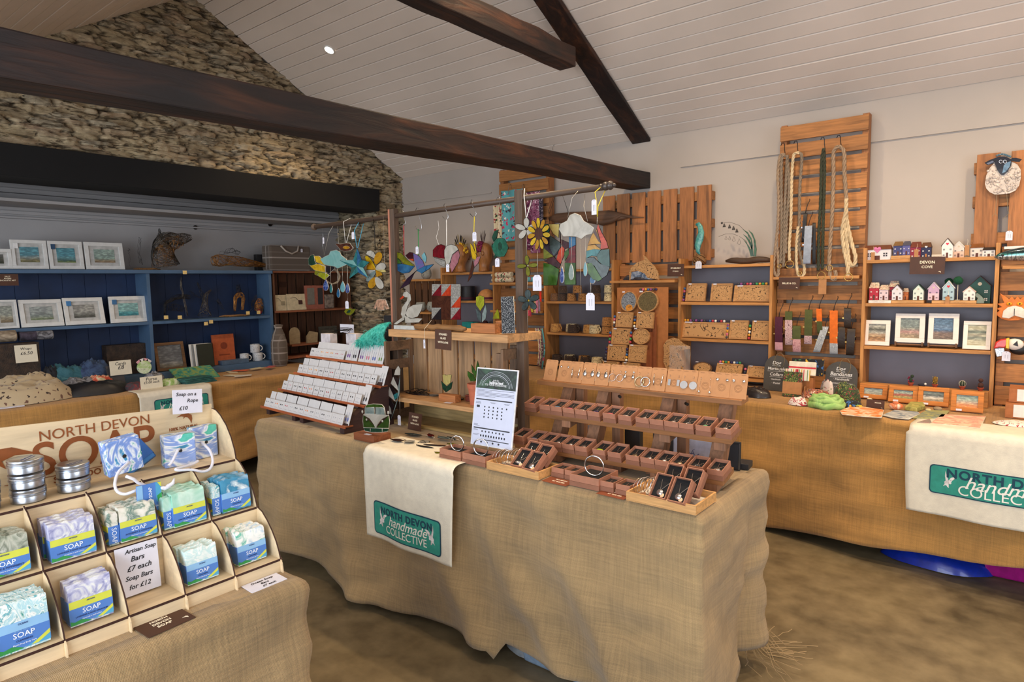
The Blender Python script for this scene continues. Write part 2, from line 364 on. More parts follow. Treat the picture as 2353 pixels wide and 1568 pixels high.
# roof truss
t=NT('dark_oak'); vv=t.coord((14,1.6,14)); n1=t.noise(1.4,vv,6,.8); n2=t.noise(1.1,None,3)
c=t.ramp(n1,[(.3,'140c0b'),(.5,'321c13'),(.7,'613820')]); c=t.mix(t.ramp(n2,[(.38,.85),(.66,.0)]),c,'100d12'); t.bump(n1,.5,.012)
OAK=t.out(c,.6)
XB=oy(1495,398,YW).x; TH=.17
def timber(name,quad,label,cat='beam',th=TH,nseg=24):
 # quad: near-top, far-top, far-bottom, near-bottom on the camera-side face; slightly uneven edges
 m=MB(); A,B,C,D=quad; vs=[]
 for i in range(nseg+1):
  f=i/nseg; a=A.lerp(B,f); d=D.lerp(C,f); w=lambda k:.006*noise.noise(V((f*7,k,len(name))))
  for k,(p,dx)in enumerate(((a,0),(a,-th),(d,-th),(d,0))):vs.append(p+V((dx+w(k*3)*1.2,0,w(k*5+1)*1.6)))
 fs=[(i*4+k,(i+1)*4+k,(i+1)*4+(k+1)%4,i*4+(k+1)%4)for i in range(nseg)for k in range(4)]+[(0,1,2,3),(nseg*4+3,nseg*4+2,nseg*4+1,nseg*4)]
 m.add(vs,fs); return tag(m.build(name,OAK,bev=.006),label,cat)
a=ox(0,62,XB); b=ox(1495,396,XB); c_=ox(1495,433,XB); d=ox(0,176,XB)
k=(-2.0-a.y)/(b.y-a.y); A=a.lerp(b,k); D=d.lerp(c_,k)
timber('tie_beam',(A,V((XB,YW,b.z)),V((XB,YW,c_.z)),D),'dark oak tie beam crossing the room level from left to the white wall',th=.16)
def rz(y):return roof_r(y)-.004
bo=[ox(1226,0,XB-.15),ox(1480,372,XB-.15)]; k=(bo[1].z-bo[0].z)/(bo[1].y-bo[0].y); bz=lambda y:bo[1].z+k*(y-bo[1].y)
timber('principal_rafter',(V((XB,RY-.02,rz(RY))),V((XB,YW,rz(YW))),V((XB,YW,bz(YW))),V((XB,RY-.02,bz(RY)))),'dark oak rafter sloping down the white ceiling to the wall top',th=.15)
lz=lambda y:roof_l(y)-.004; dd=rz(3)-bz(3)
timber('principal_rafter',(V((XB,.5,lz(.5))),V((XB,RY-.022,lz(RY-.02))),V((XB,RY-.022,lz(RY)-dd)),V((XB,.5,lz(.5)-dd))),'dark oak rafter on the opposite slope, over the soap stall',th=.15)
za,zb=ox(1190,88,XB-.13).z,ox(1195,35,XB).z
timber('collar_beam',(V((XB-.01,1.6,2.885)),V((XB-.01,3.47,2.885)),V((XB-.01,3.47,2.765)),V((XB-.01,1.6,2.765))),'dark oak collar beam high up, meeting the sloping rafter',th=.12)
# recessed ceiling lamps
r_=ray(757,114); tt=(2.495+.546*4.45-1.45)/(r_.z+.546*r_.y); SP0=EYE+r_*tt
EMI=NT('lamp_glow').out('fff2dc',.5,emit='fff0d8',es=40)
def lamp(x,y,lit,e,label):
 z=roof_r(y)if y>RY else(roof_l(y)if y>.55 else roof_l(.55)); ang=math.atan(.546)if y>RY else-math.atan(.586)
 t=thing('downlight',label,'ceiling light',(x,y,z),group=None,rx=-ang)
 m=MB().tube([(.038*math.cos(a*PI/12),.038*math.sin(a*PI/12),-.002)for a in range(24)],.007,6,True); m.build('trim_ring',WHITE,t,True)
 m=MB().lathe([(.001,-.003),(.029,-.003),(.029,.004),(.001,.004)],16); m.build('bulb',EMI,t)
 l=bpy.data.lights.new('downlight_lamp','SPOT'); l.energy=e; l.color=WARM; l.spot_size=R(118); l.spot_blend=.7; l.shadow_soft_size=.05
 o=bpy.data.objects.new('lamp_light',l); COL.objects.link(o); o.location=(x,y,z-.03)
 if lit!=0:o.rotation_euler=(-lit,0,0)
lamp(SP0.x,SP0.y,0,40,'small bright recessed downlight in the white boarded ceiling left of the beam')
for i,(x,y)in enumerate(SPOTS):
 lamp(x,y,R(-14)if y>2 else 0,80 if y>2 else 26,'recessed warm downlight in the boarded ceiling, '+['just right of the beam','right of the main stall','near the leash rack','by the east wall','over the soap stall','above the main stall front','nearest the entrance'][i])
# ================================================================ tables under burlap
BUR=burlap('ad9167'); BURW=burlap('c3914f'); TBL=M('cfc9bd',.5,name='table_top')
def uvmap(me,uvs):
 l=me.uv_layers.new(name='uv')
 for p in me.polygons:
  for li in p.loop_indices:l.data[li].uv=uvs[me.loops[li].vertex_index]
def cloth(name,label,x0,y0,x1,y1,z,hem,mat,cat='tablecloth',r=.03,wave=.02,seed=0,step=.025,corner=.10,drag=None,nv=34,group=None,tilt=None,skip=None,splay=.012):
 """a cloth over a table top: flat top, rounded edge, skirts that fold; hem(side, f) gives the hem level"""
 random.seed(seed); P=[]; sd=[]
 cs=[(x0,y0,x1,y0),(x1,y0,x1,y1),(x1,y1,x0,y1),(x0,y1,x0,y0)]
 for k,(a,b,c,d)in enumerate(cs):
  L=math.hypot(c-a,d-b); n=max(4,int(L/step)); nx,ny=(d-b)/L,-(c-a)/L
  for i in range(n):f=i/n; P.append((a+(c-a)*f,b+(d-b)*f,nx,ny,k,f,L))
 N=len(P); vs=[]; uv=[]; per=0
 rows=[(-.02,0),(0,0)]+[(r*math.sin(a*PI/8),r*(1-math.cos(a*PI/8)))for a in(1,2,3,4)]
 s_=0
 for i,(x,y,nx,ny,k,f,L)in enumerate(P):
  dc=min(f,1-f)*L; cf=math.exp(-(dc/corner)**2)
  if cf>.01:  # normals swing round at the corner
   q=P[i-1]if f<.5 else P[(i+1)%N]; kk=(k-1)%4 if f<.5 else(k+1)%4; a,b,c,d=cs[kk]; LL=math.hypot(c-a,d-b); mx,my=(d-b)/LL,-(c-a)/LL
   w=.5*math.exp(-(dc/(corner*.55))**2); nx,ny=nx*(1-w)+mx*w,ny*(1-w)+my*w; q=math.hypot(nx,ny); nx/=q; ny/=q
  H=hem(k,f); s_=i*step; tz=tilt(x,y)if tilt else 0
  col=[(x+nx*o-nx*r,y+ny*o-ny*r,z-dz+tz)for o,dz in rows]
  for j in range(1,nv+1):
   g=j/nv; zz=z-r-(z-r-H)*g; amp=wave*g**.8
   w=amp*(noise.noise(V((s_*3.1,seed*5.1,g*1.1)))*1.6+.45*math.sin(s_*9+seed+2.4*g+3*noise.noise(V((s_,seed,1))))*g)+.017*noise.noise(V((s_*5+g*4,g*6-s_*2,seed)))+.004*noise.noise(V((s_*22,g*18,seed)))
   w+=cf*.012*g+(splay*g if k!=2 else-.02*g)
   if drag:w+=drag(k,f,g)
   w=max(w,-.05 if skip is None else-r*.5)
   col.append((x+nx*w,y+ny*w,zz+.004*noise.noise(V((s_*5,g*6,9)))))
  vs.append(col);
 m=MB(); NR=len(vs[0]); flat=[p for c in vs for p in c]; fs=[]
 for i in range(N):
  j=(i+1)%N;
  for q in range(NR-1):
   if skip and skip(P[i][4],P[i][5])and q>4:continue
   fs.append((i*NR+q,i*NR+q+1,j*NR+q+1,j*NR+q))
 n0=len(flat); s=0
 uv=[]
 for i in range(N):
  acc=0
  for q in range(NR):
   if q:acc+=(V(vs[i][q])-V(vs[i][q-1])).length
   uv.append((i*step,acc))
 # top
 nx_,ny_=60,16
 for j in range(ny_+1):
  for i in range(nx_+1):
   a,b=i/nx_,j/ny_; x=x0+r+(x1-x0-2*r)*a+0; y=y0+r+(y1-y0-2*r)*b
   tz=tilt(x,y)if tilt else 0
   flat.append((x,y,z+tz+(.0020*noise.noise(V((x*7,y*9,seed)))+.0005 if 0<i<nx_ and 0<j<ny_ else 0))); uv.append((x,y))
 for j in range(ny_):
  for i in range(nx_):a=n0+j*(nx_+1)+i; fs.append((a,a+1,a+nx_+2,a+nx_+1))
 m.v=flat; m.f=fs; m.fm=[0]*len(fs)
 o=m.build(name,mat,smooth=True); uvmap(o.data,uv); md=o.modifiers.new('t','SOLIDIFY'); md.thickness=.0015; md.offset=1
 return tag(o,label,cat,group)
def trestle(x0,y0,x1,y1,z,label,hide=.02):
 t=thing('folding_table',label,'table',((x0+x1)/2,(y0+y1)/2,0)); w,d=(x1-x0)/2-hide,(y1-y0)/2-hide
 m=MB().box(-w,-d,z-.045,w,d,z-.012); m.build('table_top',TBL,t,bev=.004)
 for sx in(-1,1):
  for sy in(-1,1):
   m=MB().cyl((sx*(w-.15),sy*(d-.08),0),(sx*(w-.15),sy*(d-.08),z-.045),.013,n=8); m.build('leg',DARKM,t)
TZ=.75
# main stall in the middle
CT=(-3.20,1.80,-.735,2.42)
def hem_c(k,f):
 if k==0:
  a=[(0,.13),(.1,.118),(.2,.085),(.37,.035),(.55,.052),(.665,.055),(.675,.02),(.69,.10),(.77,.08),(1,.05)]
  for(p,u),(q,v)in zip(a,a[1:]):
   if f<=q:return u+(v-u)*(f-p)/(q-p)
 if k==1:return .06+.05*f
 return .09
def drag_c(k,f,g):
 s=0
 if k==0:
  for a,sl,A,wd in((.30,.10,.022,.03),(.56,.16,.030,.035),(.70,.20,.026,.03),(.83,.17,.030,.028),(.12,-.05,.02,.03),(.45,.1,-.018,.05)):s+=A*1.7*math.exp(-((f-a-sl*(g-.5))/wd)**2)*g**.7
  s+=.015*math.exp(-((f-.985)/.02)**2)*g
  if f<.05:s+=-.10*g*(1-f/.05)*0
 if k==1:s-=.055*g*f
 if k==2:s-=.03*g
 if k==1:s+=.03*math.exp(-((f-.90)/.07)**2)*g**.7+.03*math.exp(-((f-.35)/.16)**2)*g-.05*math.exp(-((f-.72)/.06)**2)*g+.04*max(0,(g-.72)/.28)*math.exp(-((f-.5)/.2)**2)
 return s
cloth('burlap_tablecloth','big brown burlap cloth draped over the middle stall table',*CT,TZ,hem_c,BUR,seed=3,drag=drag_c,wave=.03)
trestle(CT[0]+.02,CT[1]+.02,CT[2]-.02,CT[3]-.02,TZ-.004,'long folding table hidden under the middle burlap cloth')
# frayed threads at the foot of the cloth
m=MB(); random.seed(8)
for k in range(26):
 q0=oz(1722,1500,0); x=q0.x+random.uniform(-.05,.05); y=q0.y+random.uniform(-.05,.05); p=[V((x,y,.11))]
 d=V((random.uniform(-.3,1),random.uniform(-.8,.6),0)).normalized()
 for q in range(7):p.append(p[-1]+d*.028+V((random.uniform(-.01,.01),random.uniform(-.01,.01),-.03 if p[-1].z>.035 else-.0)));
 m.tube([(a.x,a.y,max(a.z,.002))for a in p],.0011,4)
tag(m.build('frayed_threads',BUR),'loose frayed burlap threads at the back right foot of the middle cloth','threads',kind='stuff')
# counter along the white wall (its front edge runs slightly askew)
RT=(-4.3,3.72,1.1,YW-.04)
def askew(x):return-.17*(x+1.19)/1.2 if x>-1.19 else 0
def hem_r(k,f):x=RT[0]+(RT[2]-RT[0])*f; return(max(.02,min(.2,.02+.13*(x+1.15)))+.012*math.sin(f*23)if k==0 else .1)
o=cloth('burlap_tablecloth','golden burlap cloth covering the long counter along the white wall',*RT,TZ,hem_r,BURW,seed=11,wave=.03,step=.035)
for v in o.data.vertices:
 w=max(0,min(1,(YW-.02-v.co.y)/.7)); v.co.y+=max(-.30,askew(v.co.x))*min(1,w)
trestle(RT[0]+.03,RT[1]+.06,-1.6,RT[3]-.03,TZ-.004,'folding table under the golden cloth, behind the middle stall'); trestle(-1.55,RT[1]+.06,1.0,RT[3]-.03,TZ-.004,'folding table under the golden cloth, right end of the wall counter')
# counter in the recess
LT=(-5.50,-.6,-4.67,3.42)
def hem_l(k,f):return .12+.015*math.sin(f*17)
cloth('burlap_tablecloth','golden brown burlap cloth on the long table along the stone gable',*LT,TZ,hem_l,BURW,seed=21,wave=.03,step=.035)
trestle(LT[0]+.02,LT[1]+.02,LT[2]-.02,LT[3]-.02,TZ-.004,'long folding table under the burlap cloth beneath the lintel')
# soap table in the left foreground
ST=(-2.35,-1.2,-1.335,.865)
def hem_s(k,f):return .05+.02*math.sin(f*13)
def drag_s(k,f,g):return(.03*math.exp(-((f-.97)/.03)**2)*g if k==1 else 0)
cloth('burlap_tablecloth','brown burlap cloth on the soap stall table at the left front',*ST,TZ,hem_s,BUR,seed=31,wave=.035,drag=drag_s,step=.02)
trestle(ST[0]+.02,ST[1]+.02,ST[2]-.02,ST[3]-.02,TZ-.004,'folding table under the burlap cloth of the soap stall')
# ================================================================ soap stall
PLY=wood('dcc5a0','y',dark=.9,isl=.06,grain=.25,rough=.6); PLYE=M('3b1d12',.7,name='burnt_edge'); LASER=M('8a4a1c',.7,name='engraved')
SY=[.045,.158,.272,.385,.498,.612,.725,.842]; SX=[-1.415,-1.512,-1.607,-1.722]; SZ=[.784,.895,1.003]
t=thing('soap_display','tiered plywood soap display with curved dividers and a lettered header board','display stand',(0,0,0))
SDX=t
m=MB()  # tiers: shelf, riser, front lip
ya,yb=-.30,.845
for k in range(3):
 z=SZ[k]; m.box(SX[k+1]-.003,ya,z-.004,SX[k]+.0,yb,z)
for k in range(2):m.box(SX[k+1]-.004,ya,SZ[k],SX[k+1],yb,SZ[k+1]-.0005)
m.box(SX[0]-.004,ya,TZ+.001,SX[0],yb,SZ[0]-.0005); m.box(-1.90,ya,TZ+.001,-1.896,yb,1.0)
m.build('tiers',PLY,t)
m=MB()
for k in range(3):m.box(SX[k],ya,SZ[k]-.0045,SX[k]+.0012,yb,SZ[k]+.0006)
m.build('burnt_edges',PLYE,t)
def divider(k,y,name='divider'):
 p=[(SX[k],SZ[k]),(SX[k]-.006,SZ[k]+.018),(SX[k]-.016,SZ[k]+.040),(SX[k]-.031,SZ[k]+.062),(SX[k]-.052,SZ[k]+.085),(SX[k]-.074,SZ[k]+.103),(SX[k+1]-.0,SZ[k]+.111)]
 if k==2:p=[(SX[2],SZ[2]),(SX[2]-.006,SZ[2]+.025),(SX[2]-.02,SZ[2]+.055),(SX[2]-.042,SZ[2]+.085),(SX[2]-.07,SZ[2]+.108),(SX[2]-.092,SZ[2]+.119),(SX[3],SZ[2]+.122)]
 m=MB(); m.T=MX(((1,0,0,0),(0,1,0,y),(0,0,1,0),(0,0,0,1)))
 m.prism(p+[(SX[k+1],SZ[k])],-.0015,.0015); o=m.build(name,[PLY,PLYE],SDX)
 m2=MB(); m2.tube([(a,y,b)for a,b in p],.0019,4); m2.build('burnt_edge',PLYE,o)
for k in range(2):
 for y in SY[1:]:divider(k,y-.0015)
divider(2,SY[-1],'end_panel')
for y in SY[1:]:  # little toes of the dividers under the front lip
 m=MB(); m.T=MX.Translation((0,y-.0015,0)); m.prism([(SX[0],SZ[0]),(SX[0]+.007,SZ[0]-.010),(SX[0]+.010,TZ+.001),(SX[0],TZ+.001)],-.0015,.0015); o=m.build('divider_toe',PLY,t)
m=MB(); m.prism([],0,0)if 0 else None
m.T=MX.Rotation(PI/2,4,'Z'); m.add([(ya,1.722,SZ[2]),(.842,1.722,SZ[2]),(.842,1.722,1.137),(ya,1.722,1.185),(ya,1.727,SZ[2]),(.842,1.727,SZ[2]),(.842,1.727,1.137),(ya,1.727,1.185)],[(0,1,2,3),(7,6,5,4),(0,4,5,1),(1,5,6,2),(2,6,7,3),(3,7,4,0)])
hb=m.build('header_board',PLY,t)
L90=(PI/2,0,PI/2); XH=SX[3]+.0007
text('NORTH DEVON',.043,LASER,hb,(XH,.566,1.123),L90,w=.232,ext=.0003)
text('SOAP',.115,LASER,hb,(XH,.562,1.068),L90,w=.258,bold=.012)
text('100% NATURAL',.015,LASER,hb,(XH,.765,1.086),L90,w=.075,bold=.025)
text('PLASTIC FREE',.015,LASER,hb,(XH,.765,1.072),L90,w=.075,bold=.025)
text('SHAMPOO BARS',.016,LASER,hb,(XH,.545,1.018),L90,w=.15,bold=.02)
m=MB(); m.T=MX.Rotation(PI/2,4,'Z'); Y0=-1*XH+.0;
def swallow(m,cx,cz,s,y,fl=1):
 P=[(-1,.15),(-.45,.42),(-.05,.42),(.25,.55),(.30,.40),(.62,.18),(.66,-.25),(.55,-.75),(.42,-.35),(.18,-.02),(-.1,.05),(-.3,-.12),(-.22,.1),(-.5,.2)]
 m.prism([(cx+a*s*fl,cz+b*s)for a,b in P],y,y+.0006)
swallow(m,.772,1.112,.024,1.7205); m.build('bird_emblem',LASER,hb); m=MB(); m.T=MX.Rotation(PI/2,4,'Z'); swallow(m,.36,1.075,.085,1.7205,-1); m.build('bird_emblem',LASER,hb)
m=MB().box(XH-.0004,.38,1.0285,XH+.0001,.60,1.0297); m.build('engraved_line',LASER,hb)
# soap
BAND=M('4f80cd',.5,var=.02); BANDL=M('8fc0ea',.5,var=.02); BANDY=M('d3d84a',.5,var=.02); BANDG=M('2f9a4c',.5,var=.1); BANDT=M('4fa3cf',.5,var=.02); TXW=M('eaf2ff',.6,var=0); TXN=M('27407e',.6,var=0)
SOAPM={'lavender':marble(['777aad','a3a6cc','c6c8de','e6e9e6','9aa0c8'],26,3),'ocean':marble(['1f8f86','dfeeee','9fd0dc','f2f5f2','3f9fae','e8f2ee'],30,2.4,seed=2),
 'tea tree':marble(['4b5648','8f9787','b9bcae','717a69','c2c4b8'],24,2,seed=5),'rosemary':marble(['e8e8e2','e9e7e0','dcdccf','5d7f74','f0eee8'],34,1.2,seed=7),
 'lemon':marble(['8cc8b4','a8d8c6','c9e6da','b4d9c8','9ccfc0'],14,1,seed=9),'deep ocean':marble(['2f83ad','3f90b8','2f83ad','e8f2f5','5aa6c8'],12,2,seed=11),
 'pale ocean':marble(['cfe6e6','e9f2f0','bfe0e2','f4f7f4','a8d2d6'],26,2,seed=12),'green ocean':marble(['43a892','6fbfae','eef3f2','f3f6f4','bcd4e6'],22,3,seed=15)}
def soap_parts(kind,w,h,d,seed,band='ARTISAN',sub='',parent=None):
 random.seed(seed); m=MB(); n=8; vs=[]; tops=[h+random.uniform(-.0012,.0022)+.0012*math.sin(i*2+seed)for i in range(n+1)]
 def f(u,v):
  return None
 P=[]; K=5  # rounded block with a wavy broken top
 for i in range(n+1):
  x=-w/2+w*i/n
  ring=[(x,0,.002),(x,0,h*.3),(x,-.0005,h*.7),(x,.0008,tops[i]-.004),(x,.004,tops[i]-.0005),(x,d/2,tops[i]+random.uniform(-.003,.002)),(x,d-.003,tops[i]+random.uniform(-.002,.002)),(x,d,tops[i]-.006),(x,d,h*.3),(x,d,.002)]
  P.append(ring)
 L=len(P[0]); m.add([p for r in P for p in r],[(i*L+j,(i+1)*L+j,(i+1)*L+(j+1)%L,i*L+(j+1)%L)for i in range(n)for j in range(L)]+[tuple(range(L)),tuple(n*L+j for j in range(L-1,-1,-1))])
 b=m.build('soap_body',SOAPM[kind],parent,'auto')
 H=h*.60; e=.0009; m=MB(); art=band=='ARTISAN'
 m.m=0; m.box(-w/2-e,-e,h*.03+.004,w/2+e,d+e,H)  # paper sleeve
 wr=None
 def face(poly,k,q):m.m=k; m.prism([(a*w,c*h)for a,c in poly],-e-q*.00022-.0001,-e-.00005)
 face([(-.5,.43),(.5,.43),(.5,.60),(-.5,.60)],2 if art else 1,1)
 face([(.0,.06),(.5,.06),(.5,.26),(.34,.18)],4,1)
 face([(.12,.07),(.5,.27),(.5,.19),(.25,.07)],2,2)
 face([(-.5,.055),(-.02,.055),(-.1,.10),(-.25,.15),(-.4,.12),(-.5,.16)],3,2)
 wr=m.build('paper_sleeve',[BAND,BANDL,BANDY,BANDG,BANDT],parent)
 text(band,h*.062,TXN,wr,(0,-e-.0008,h*.545),w=w*.19,bold=.02,ext=.0001); text('SOAP',h*.2,TXW,wr,(0,-e-.0006,h*.33),w=w*.42,bold=.01,ext=.0001)
 text('NORTH DEVON',h*.05,BANDL,wr,(-.02*w,-e-.0006,h*.435 if 0 else h*.415),w=w*.32,ext=.0001)
 text(sub or 'CLEANSING',h*.06,TXN,wr,(0,-e-.0006,h*.225),w=w*(.75 if len(sub)>12 else .32),bold=.02,ext=.0001)
 text('Handmade in small batches' if art else 'Plastic Free Body Care',h*.05,TXW,wr,(0,-e-.0006,h*.155),w=w*.45,bold=.01,ext=.0001)
def soap(kind,x,y,z,w,h,d,seed,label,band='ARTISAN',sub='',rz=PI/2,lean=-.08,group=None):
 t=thing('soap_bar',label,'soap',(x,y,z),rz,group,rx=lean); soap_parts(kind,w,h,d,seed,band,sub,t); return t
def row(kind,cell,tier,n,word,w=.076,h=.082,dy=0,band='ARTISAN',sub='',front=.022,gap=.0235,seed=1,hv=None):
 yc=(SY[cell]+SY[cell+1])/2+dy; nm=['front','second','third','rear']
 proto=None; words={1:[''],2:['front bar','rear bar'],3:['front bar','middle bar','rear bar'],4:['front bar','second bar back','third bar back','rear bar']}[n]
 for i in range(n):
  x=SX[tier]-front-i*gap*.93; lab=word+((', '+words[i])if n>1 else '')
  g='soap bars in the tiered display'
  if proto is None:proto=soap(kind,x,yc,SZ[tier]+.0022,w,h,.021,seed,lab,band,sub,group=g)
  else:
   q=copy_thing(proto,(x,yc+(i%2)*.004-.002,SZ[tier]+.0022),label=lab,rot=(-.08,0,PI/2+random.uniform(-.02,.02)))
row('ocean',2,0,3,'teal and white ocean soap, lowest tier at the left edge',.080,.094,-.003,'OCEAN',seed=3,front=.014)
row('lavender',3,0,2,'lavender soap in the lowest tier beside the handwritten price sheet',.076,.086,0,sub='LAVENDER & ROSE GERANIUM',seed=4,front=.03,gap=.03)
row('pale ocean',5,0,3,'pale swirled ocean soap, lowest tier, second cell from the right',.070,.078,-.005,'OCEAN',seed=5,front=.026,gap=.02)
row('green ocean',6,0,3,'green peaked ocean soap, rightmost cell of the lowest tier',.072,.080,.002,'OCEAN',seed=6,front=.03)
row('tea tree',2,1,3,'mottled grey tea tree soap, middle tier at the left edge',.078,.080,0,sub='TEA TREE & PEPPERMINT',seed=7,front=.016)
row('lavender',3,1,4,'pale lavender soap, middle tier, under the tin stacks',.080,.080,0,sub='LAVENDER & ROSE GERANIUM',seed=8,front=.01,gap=.021)
row('rosemary',4,1,3,'white soap with dark green flecks, middle tier',.074,.078,.013,sub='ROSEMARY & LAVENDER',seed=9,front=.012)
row('lemon',5,1,4,'mint green soap, middle tier, beside the blue tag',.074,.080,.010,sub='LEMON, LIME & BERGAMOT',seed=10,front=.008,gap=.020)
row('deep ocean',6,1,3,'blue soap with a white wave, rightmost cell of the middle tier',.072,.082,.010,'OCEAN',seed=11,front=.010)
for cell,k,s,col in((4,'rosemary',21,'white'),(5,'lemon',22,'mint green'),(6,'ocean',23,'teal')):  # one bar turned edge-on at the left of the cell
 o=soap(k,SX[1]-.012,SY[cell]+.022,SZ[1]+.0006,.07,.074,.019,s,col+' soap bar turned edge-on at the left side of its middle-tier cell',rz=0,lean=0,group='soap bars in the tiered display')
 o.location.x-=.04; o.location.y-=.011
 text('SOAP',.016,TXW,[c for c in o.children if c.name.startswith('paper')][0],(.0362,.010,.022),(PI/2,-PI/2,PI/2)if 0 else(0,PI/2,0),name='lettering')if 0 else None
 text('SOAP',.014,TXW,[c for c in o.children if c.name.startswith('paper')][0],(.0366,.010,.024),(PI/2,PI/2,PI/2),ext=.0001)
# tins
TIN=M('b4bac4',.3,1,.05,name='aluminium')
def tin(x,y,z,label,rot=0):
 t=thing('screw_lid_tin',label,'tin',(x,y,z),rot,'round aluminium tins stacked on the display')
 m=MB(); r=.0315; m.lathe([(r-.002,.0003),(r,.002),(r,.019),(r-.001,.021)],36); m.build('tin_body',TIN,t,'auto')
 pr=[(r+.0006,.0145),(r+.0016,.0155),(r+.0016,.0175),(r+.0002,.0185),(r+.0014,.0205),(r+.0002,.0225),(r+.0014,.0245),(r+.0008,.0285),(r-.001,.0295),(r-.004,.0290),(r-.005,.0285),(.001,.0285)]
 m=MB().lathe(pr,36); ld=m.build('lid',TIN,t,'auto')
 text('SHAMPOO BAR',.008,TXN,ld,(0,.006,.0287),(0,0,PI/2),w=.04,ext=.0001); text('handmade in Devon',.006,TXN,ld,(.009,0,.0287),(0,0,PI/2),w=.036,ext=.0001)
 return t
t0=None
for(y,x,n,w)in((.4045,-1.655,3,'tall stack of three tins'),(.491,-1.662,2,'short stack of two tins'),(.325,-1.652,2,'stack of tins cut by the left edge')):
 for i in range(n):
  lab='round brushed aluminium tin, '+(['bottom','middle','top'][i]if n==3 else['bottom','top'][i])+' of the '+w
  L_=(x+random.uniform(-.0015,.0015),y+random.uniform(-.0015,.0015),SZ[2]+.0008+i*.0312)
  t0=tin(*L_,lab)if t0 is None else t0;
  if t0['label']!=lab:copy_thing(t0,L_,i*.4,lab)
# soap on a rope
ROPEM=M('e4e4f0',.8,bump=.5,bs=300,var=.03,name='cotton_rope')
RS1=marble(['2c7fae','3a8cba','e9eff6','6f94d6','7f9adb','e9eff6','35a79a','58b8a6'],12,3,seed=1); RS2=marble(['2f7fa8','3f8cb4','f0f2f2','7f9bd8','8ea6dc','eef2f6','4ab8a8','5cc2b0'],10,2.6,seed=4)
def rope_soap(c,w,h,d,rz,ry,rx,mat,label,rope,holeoff=(0,0)):
 t=thing('rope_soap',label,'soap on a rope',c,rz,'soaps on a rope',rx=rx,ry=ry)
 m=MB(); random.seed(int(w*1e5))
 n=5; L=[]
 def f(u,v):return(-w/2+w*u,-.001*math.sin(u*5+v*7),h*v)
 m.box(-w/2,0,0,w/2,d,h); o=m.build('soap_block',mat,t,bev=.003)
 m=MB().cyl((holeoff[0],-.0006,h*.5+holeoff[1]),(holeoff[0],.004,h*.5+holeoff[1]),.0045,n=10); m.build('rope_hole',BLACK,o)
 m=MB(); iv=(MX.Translation(c)@MX.Rotation(rz,4,'Z')@MX.Rotation(ry,4,'Y')@MX.Rotation(rx,4,'X')).inverted()
 def cr(P):  # smooth curve through the points
  out=[]
  for i in range(len(P)-1):
   a,b,c2,d2=P[max(i-1,0)],P[i],P[i+1],P[min(i+2,len(P)-1)]
   for k in range(6):s=k/6; out.append(.5*((2*b)+(c2-a)*s+(2*a-5*b+4*c2-d2)*s*s+(3*b-a-3*c2+d2)*s**3))
  return out+[P[-1]]
 m.tube([iv@p for p in cr([V(p)for p in rope])],.0034,8); m.build('rope',ROPEM,t,True); return t
x_=-1.612; c1=V((x_,.590,1.012))
P=lambda px,py,X:ox(px,py,X)
rope_soap(V((-1.628,.590,1.024)),.076,.082,.034,PI/2,R(-7),R(3),RS1,'blue and white marbled soap on a rope leaning at the edge of the top tier',
 [P(295,1062,-1.629),P(292,1066,-1.622),P(272,1086,-1.605),P(264,1112,-1.59),P(270,1130,-1.58),P(288,1136,-1.57),P(312,1128,-1.565),P(335,1122,-1.565)])
tagt=None
for i,(c,w,h,d,rz,mt,lab,rp)in enumerate([
 (V((-1.655,.724,1.0035)),.073,.080,.04,R(80),RS2,'square teal and white soap on a rope standing in front of its twin',[P(412,1032,-1.6545),P(408,1036,-1.645),P(396,1060,-1.635),P(388,1070,-1.632)]),
 (V((-1.682,.803,1.0035)),.066,.084,.034,R(97),RS2,'square blue and teal soap on a rope behind, nearest the right end panel',[P(462,1016,-1.684),P(466,1020,-1.67),P(482,1036,-1.64),P(489,1060,-1.61),P(482,1078,-1.595),P(465,1084,-1.592),P(440,1080,-1.594),P(408,1081,-1.60),P(407,1077,-1.605),P(440,1068,-1.62),P(455,1060,-1.63)])]):
 rope_soap(c,w,h,d,rz,0,0,mt,lab,rp)
# hanging tag and knot of the first rope
t=thing('rope_soap','dark blue rope soap in its sleeve lying tilted behind the marbled one','soap on a rope',(-1.69,.648,1.018),R(75),'soaps on a rope',rx=-.35,ry=R(-35))
m=MB().box(-.035,0,0,.035,.03,.07); b_=m.build('soap_block',M('2f6fae',.5),t,bev=.003); m=MB().box(-.036,-.001,.01,.036,.031,.056); w_=m.build('paper_sleeve',M('2a5ea6',.5),t); text('SOAP',.016,TXW,w_,(0,-.0016,.032),(PI/2,PI,0),ext=.0001)
m=MB().box(-.036,-.0015,.056,-.01,.031,.062); m.build('yellow_strip',BANDY,w_)
tg=thing('product_tag','blue and green folded product tag hanging from the soap rope over the middle tier','tag',ox(343,1145,-1.555),PI/2)
m=MB().box(-.026,-.002,-.032,.026,.002,.033); o=m.build('card',BAND,tg)
m=MB().box(-.026,-.0026,-.012,-.014,-.002,.033); m.m=1; m.box(.014,-.0026,-.012,.026,-.002,.033); m.m=2; m.prism([(.018,-.012),(.026,-.012),(.026,.008),(.016,.002)],-.0032,-.0026); m.m=3; m.prism([(.018,.033),(.026,.033),(.026,.02)],-.0032,-.0026); m.build('printed_panel',[BANDL,BANDT,BANDG,BANDY],o)
text('SOAP',.016,TXW,o,(.002,-.0034,.013),(PI/2,-PI/2,0),w=.024,bold=.02,ext=.0001); text('NORTH DEVON',.004,TXW,o,(0,-.0034,-.021),w=.036,bold=.02,ext=.0001)
